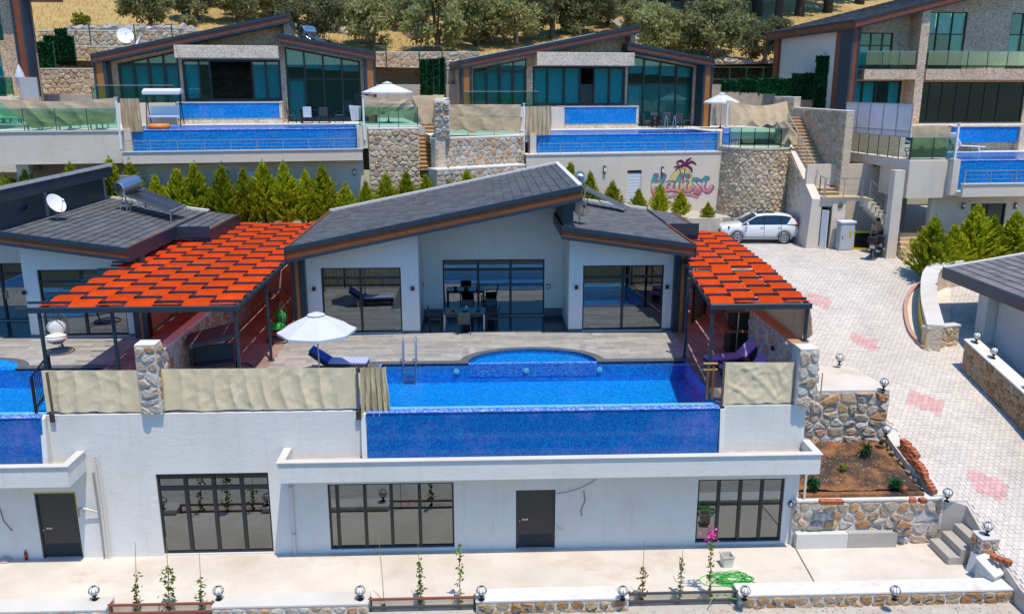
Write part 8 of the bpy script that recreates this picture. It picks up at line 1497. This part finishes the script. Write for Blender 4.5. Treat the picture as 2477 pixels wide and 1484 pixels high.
for i, (px, pt) in enumerate(rowl):
    X_ = O.W(px, 450, 42.5).x; Yt = max(41.5, 42.8+.164*(X_+16.8)-1.65)+.2*((i*7) % 3)
    if px > 820: Yt = 43.0+.3*((i*7) % 3) if px < 1250 else 45.4+.25*(i % 3)
    conifer(px, pt, Yt, 2.55, names[i], .88+.22*((i*37 % 10)/10))
conifer(1713, 490, 45.9, 2.3, 'conifer in front of the rubble kerb left of the white car', 1.2)
for px, pt, Y, zb, l, w_ in ((2262,528,38.0,.62,'large conifer at the planter corner right of the road',1.25),(2312,545,39.3,.8,'conifer second from the left by the garage roof',1.25),(2368,498,39.8,.8,'tallest conifer by the garage roof under the dark window',1.2),(2408,525,40.0,.8,'conifer with orange tips by the garage roof',1.15),(2462,515,40.0,.8,'conifer at the right frame edge behind the garage roof',1.3)): conifer(px, pt, Y, zb, l, w_)
g = MB(); g.box(20.6, 40, 37.3, 41.0, -2, .85); g.build('planting_bed', GRAVEL, kind='structure')
def olive_proto(k, pine=False, mat=None):
    R = np.random.RandomState(70+k); t = thing('pine_tree' if pine else 'olive_tree', 'x', 'tree', O, 'pine trees on the upper slope' if pine else 'olive trees on the dry slope'); out = []; nc = 40; mb = MB(); top = (0,0,1.5)
    ph = R.uniform(0,6.28,4); lean = R.uniform(-.3,.3,2)
    for i in range(nc):
        a = R.uniform(0,6.283); u = R.uniform(-.75,1); r = np.sqrt(max(0,1-u*u))*R.uniform(.55,1.0); lob = 1+.25*np.sin(a*2+ph[0])+.15*np.sin(a*3+ph[1]); c = np.array([r*lob*1.9*np.cos(a)+lean[0]*(u+1), r*lob*1.75*np.sin(a)+lean[1]*(u+1), 1.85+u*1.42+.2*np.sin(a*2+ph[2])])
        if pine: c = np.array([r*lob*1.3*np.cos(a)*(1.1-.4*u), r*lob*1.3*np.sin(a)*(1.1-.4*u), 5.6+u*3.6])
        m = 130; rad_ = R.uniform(.42,.75); Q = R.normal(0,1,(m,3)); Q /= np.linalg.norm(Q, axis=1, keepdims=True); rr = rad_*R.uniform(.35,1.05,(m,1)); P = c+Q*rr*np.array([1,1,.8]); D = Q+R.normal(0,.7,(m,3)); out.append(leafq(P, D, .125 if not pine else .15, 2.2 if not pine else 2.6, R))
        if i % 4 == 0:
            if pine: mb.tube([(0,0,max(1,c[2]-.4)), tuple(c)], [.08,.02], 5)
            else: mb.tube([(0,0,.7), (c[0]*.35,c[1]*.35,1.5), tuple(c)], [.11,.07,.02], 5)
    fast('crown', np.concatenate(out), None, mat or (LEAFP if pine else LEAFO), t); mb.build('limbs', BARKD if pine else BARK, t); mb = MB(); mb.tube([(.03,0,-.4),(0,.04,.35),(.05,0,.8),(0,0,1.6 if not pine else 8.6)], [.24,.18,.16,.10] if not pine else [.24,.22,.2,.04], 8); mb.build('trunk', BARKD if pine else BARK, t, smooth=True); return t
OLV = [olive_proto(k) for k in range(5)]; PIN = [olive_proto(10+k, True) for k in range(2)]; OUSED = []; on = [0]
def Hd(px, py):
    d = ray(px, py); y = 66.
    while y < 230:
        p = EYE+d*(y/d.y)
        if p.z < hill_z(p.x, p.y): return Vector((p.x, p.y, hill_z(p.x, p.y)))
        y += .25
    p = EYE+d*(120/d.y); return Vector((p.x, p.y, hill_z(p.x, p.y)))
def tree(px, py, wpx, label, pine=False, sq=1.0):
    p = Hd(px, py); k = on[0]; on[0] += 1; L_ = PIN if pine else OLV; pr = L_[k % len(L_)]; s = wpx*1.12/(FPX/(p.y*.97))/(4.1 if not pine else 3.2); o = place(pr, OUSED, Fr(p.x, p.y, p.z-.05, k*2.3), label); o.scale = (s, s, s*sq); return o
for px, py, w_, l in ((365,72,112,'round olive tree alone on the dry grass at the upper left'),(478,50,105,'olive tree above the left end of the upper left roof'),(575,55,125,'wide olive tree behind the upper left roof'),(665,40,110,'olive tree behind the apex of the upper left roof'),(760,105,120,'olive tree right of the upper left roof tank'),(822,60,80,'slim dark olive tree behind the tank'),(903,118,140,'olive tree with forked trunk above the terrace wall'),(985,70,95,'olive tree further back between two front olives'),(1058,130,150,'large olive tree left of the upper middle roof'),(1155,112,140,'olive tree behind the hedge of the upper middle villa'),(1248,112,140,'olive tree behind the left slope of the upper middle roof'),(1335,95,140,'broad olive tree behind the upper middle roof'),(1408,80,120,'olive tree near the upper middle roof apex'),(1470,62,105,'small olive tree behind the upper middle apex'),(1612,140,135,'olive tree right of the upper middle apex'),(1722,152,170,'largest olive tree right of the upper middle villa'),(1848,158,110,'olive tree beside the two storey villa'),
    (440,10,110,'back row olive above the upper left grass'),(530,12,110,'back row olive behind the upper left roof'),(620,8,110,'back row olive over the roof slope'),(705,22,110,'back row olive over the upper left apex'),(790,15,120,'back row olive above the tank'),(870,25,120,'back row olive with a rounded crown'),(950,20,120,'back row olive above the forked one'),(1020,30,120,'back row olive above the hedge'),(1100,28,130,'back row olive by the dark gap'),(1185,28,130,'back row olive in the middle of the slope'),(1270,25,130,'back row olive above the middle roof'),(1350,22,130,'back row olive above the roof apex slope'),(1420,18,120,'back row olive before the pines'),(1495,20,110,'back row olive at the edge of the pines'),(1560,95,90,'small olive in the stony gap right of the apex')): tree(px, py, w_, l)
for i, (px, py, w_) in enumerate(((1545,42,150),(1600,30,150),(1660,48,170),(1720,28,150),(1775,45,160),(1830,38,170),(1880,60,150),(1935,40,150),(2000,30,150),(1500,5,140),(1640,0,150),(1810,0,150),(2080,10,150))): tree(px, py, w_, ['dark pine left of the stony gap','dark pine in the wood behind the apex','pine with a bare trunk above the stony gap','dark pine above the largest olive','pine with a leaning dark trunk','dark pine left of the two storey roof','pine touching the two storey roof','pine behind the two storey roof edge','pine above the two storey roof','pine at the top edge left','pine at the top edge middle','pine at the top edge right','pine far behind the two storey roof'][i], True)
LEAFY = m_leaf('yellow_green_leaf', (.10,.12,.015), (.17,.18,.02), (.24,.24,.04))
def bush(px, py, r, label, mat, n=260, name='shrub'):
    p = Hd(px, py); t = thing(name, label, 'shrub', Fr(*p), 'shrubs on the dry slope'); R = np.random.RandomState(px); P = R.normal(0,1,(n,3)); P /= np.linalg.norm(P, axis=1, keepdims=True); P = P*R.uniform(.5,1,(n,1))*r*np.array([1,1,.7])+np.array([0,0,r*.55]); fast('foliage', leafq(P, R.normal(0,1,(n,3)), .16, 2, R), None, mat, t); mb = MB(Fr(*p)); mb.tube([(0,0,-.1),(0,0,r*.6)], .05, 5); mb.build('stem', BARK, t)
for px, py, r, l, m in ((197,62,.75,'bright green shrub on the dry grass at the upper left',LEAFS),(385,100,.5,'yellowish low shrub near the dry wall',LEAFY),(1800,62,1.2,'yellow green broom bush under the pines',LEAFY),(1815,95,.9,'yellow green bush beside the olive by the villa',LEAFY),(1740,35,1.4,'yellow green bush at the pine wood edge',LEAFY),(1525,75,.8,'low bush in the stony gap',LEAFY),(1150,60,.7,'grey green bush between the olives',LEAFO)): bush(px, py, r, l, m)
for i, (px, py) in enumerate(((455,66),(690,60),(800,40),(860,70),(935,60),(1010,85),(1105,75),(1205,80),(1290,70),(1380,60),(1440,50),(1575,70),(1680,75),(1760,70))): bush(px, py, .8+.3*(i % 3), ['low scrub right of the lone round olive tree','low scrub behind the upper left roof apex','low scrub behind the roof tank','low scrub left of the forked olive','low scrub right of the forked olive','low scrub above the narrow hedge','low scrub behind the start of the middle roof','low scrub on the slope over the middle lintel','low scrub behind the middle roof slope','low scrub near the middle roof apex','low scrub left of the stony gap','low scrub right of the stony gap','low scrub under the largest olive','low scrub right of the largest olive'][i], LEAFP if i % 2 else LEAFO, 420)
for i, (px, py, s) in enumerate(((800,78,.7),(830,82,.5),(1500,70,.9),(1540,85,1.0),(1550,100,.8),(1780,108,1.1),(1000,90,.7),(1775,98,.6))):
    p = Hd(px, py); q = stone_loose(p+Vector((0,0,s*.2)), s, random.Random(i)); o = q.build('rock', STONEG, loc=Fr(*p)); setp(o, ['pale rock under the back row olives','second pale rock under the back row olives','pale rock at the left of the stony gap','big rock in the stony gap','lower rock in the stony gap','white boulder by the olive near the two storey villa','rock beside the forked olive','smaller rock beside the white boulder'][i], 'rock')
# dry grass tufts on the slope
R = np.random.RandomState(5); n = 40000; X = R.uniform(-48,40,n); Y = 66+R.uniform(0,1,n)**1.5*40; Z = np.array([hill_z(x, y) for x, y in zip(X, Y)]); P = np.stack([X,Y,Z+.10],1); D = R.normal(0,.45,(n,3))+np.array([0,0,1.]); o = fast('dry_grass', leafq(P, D, .035, 7, R), None, m_leaf('dry_grass_blade', (.40,.27,.10), (.48,.34,.13), (.34,.25,.09), .2), None); o['kind'] = 'stuff'
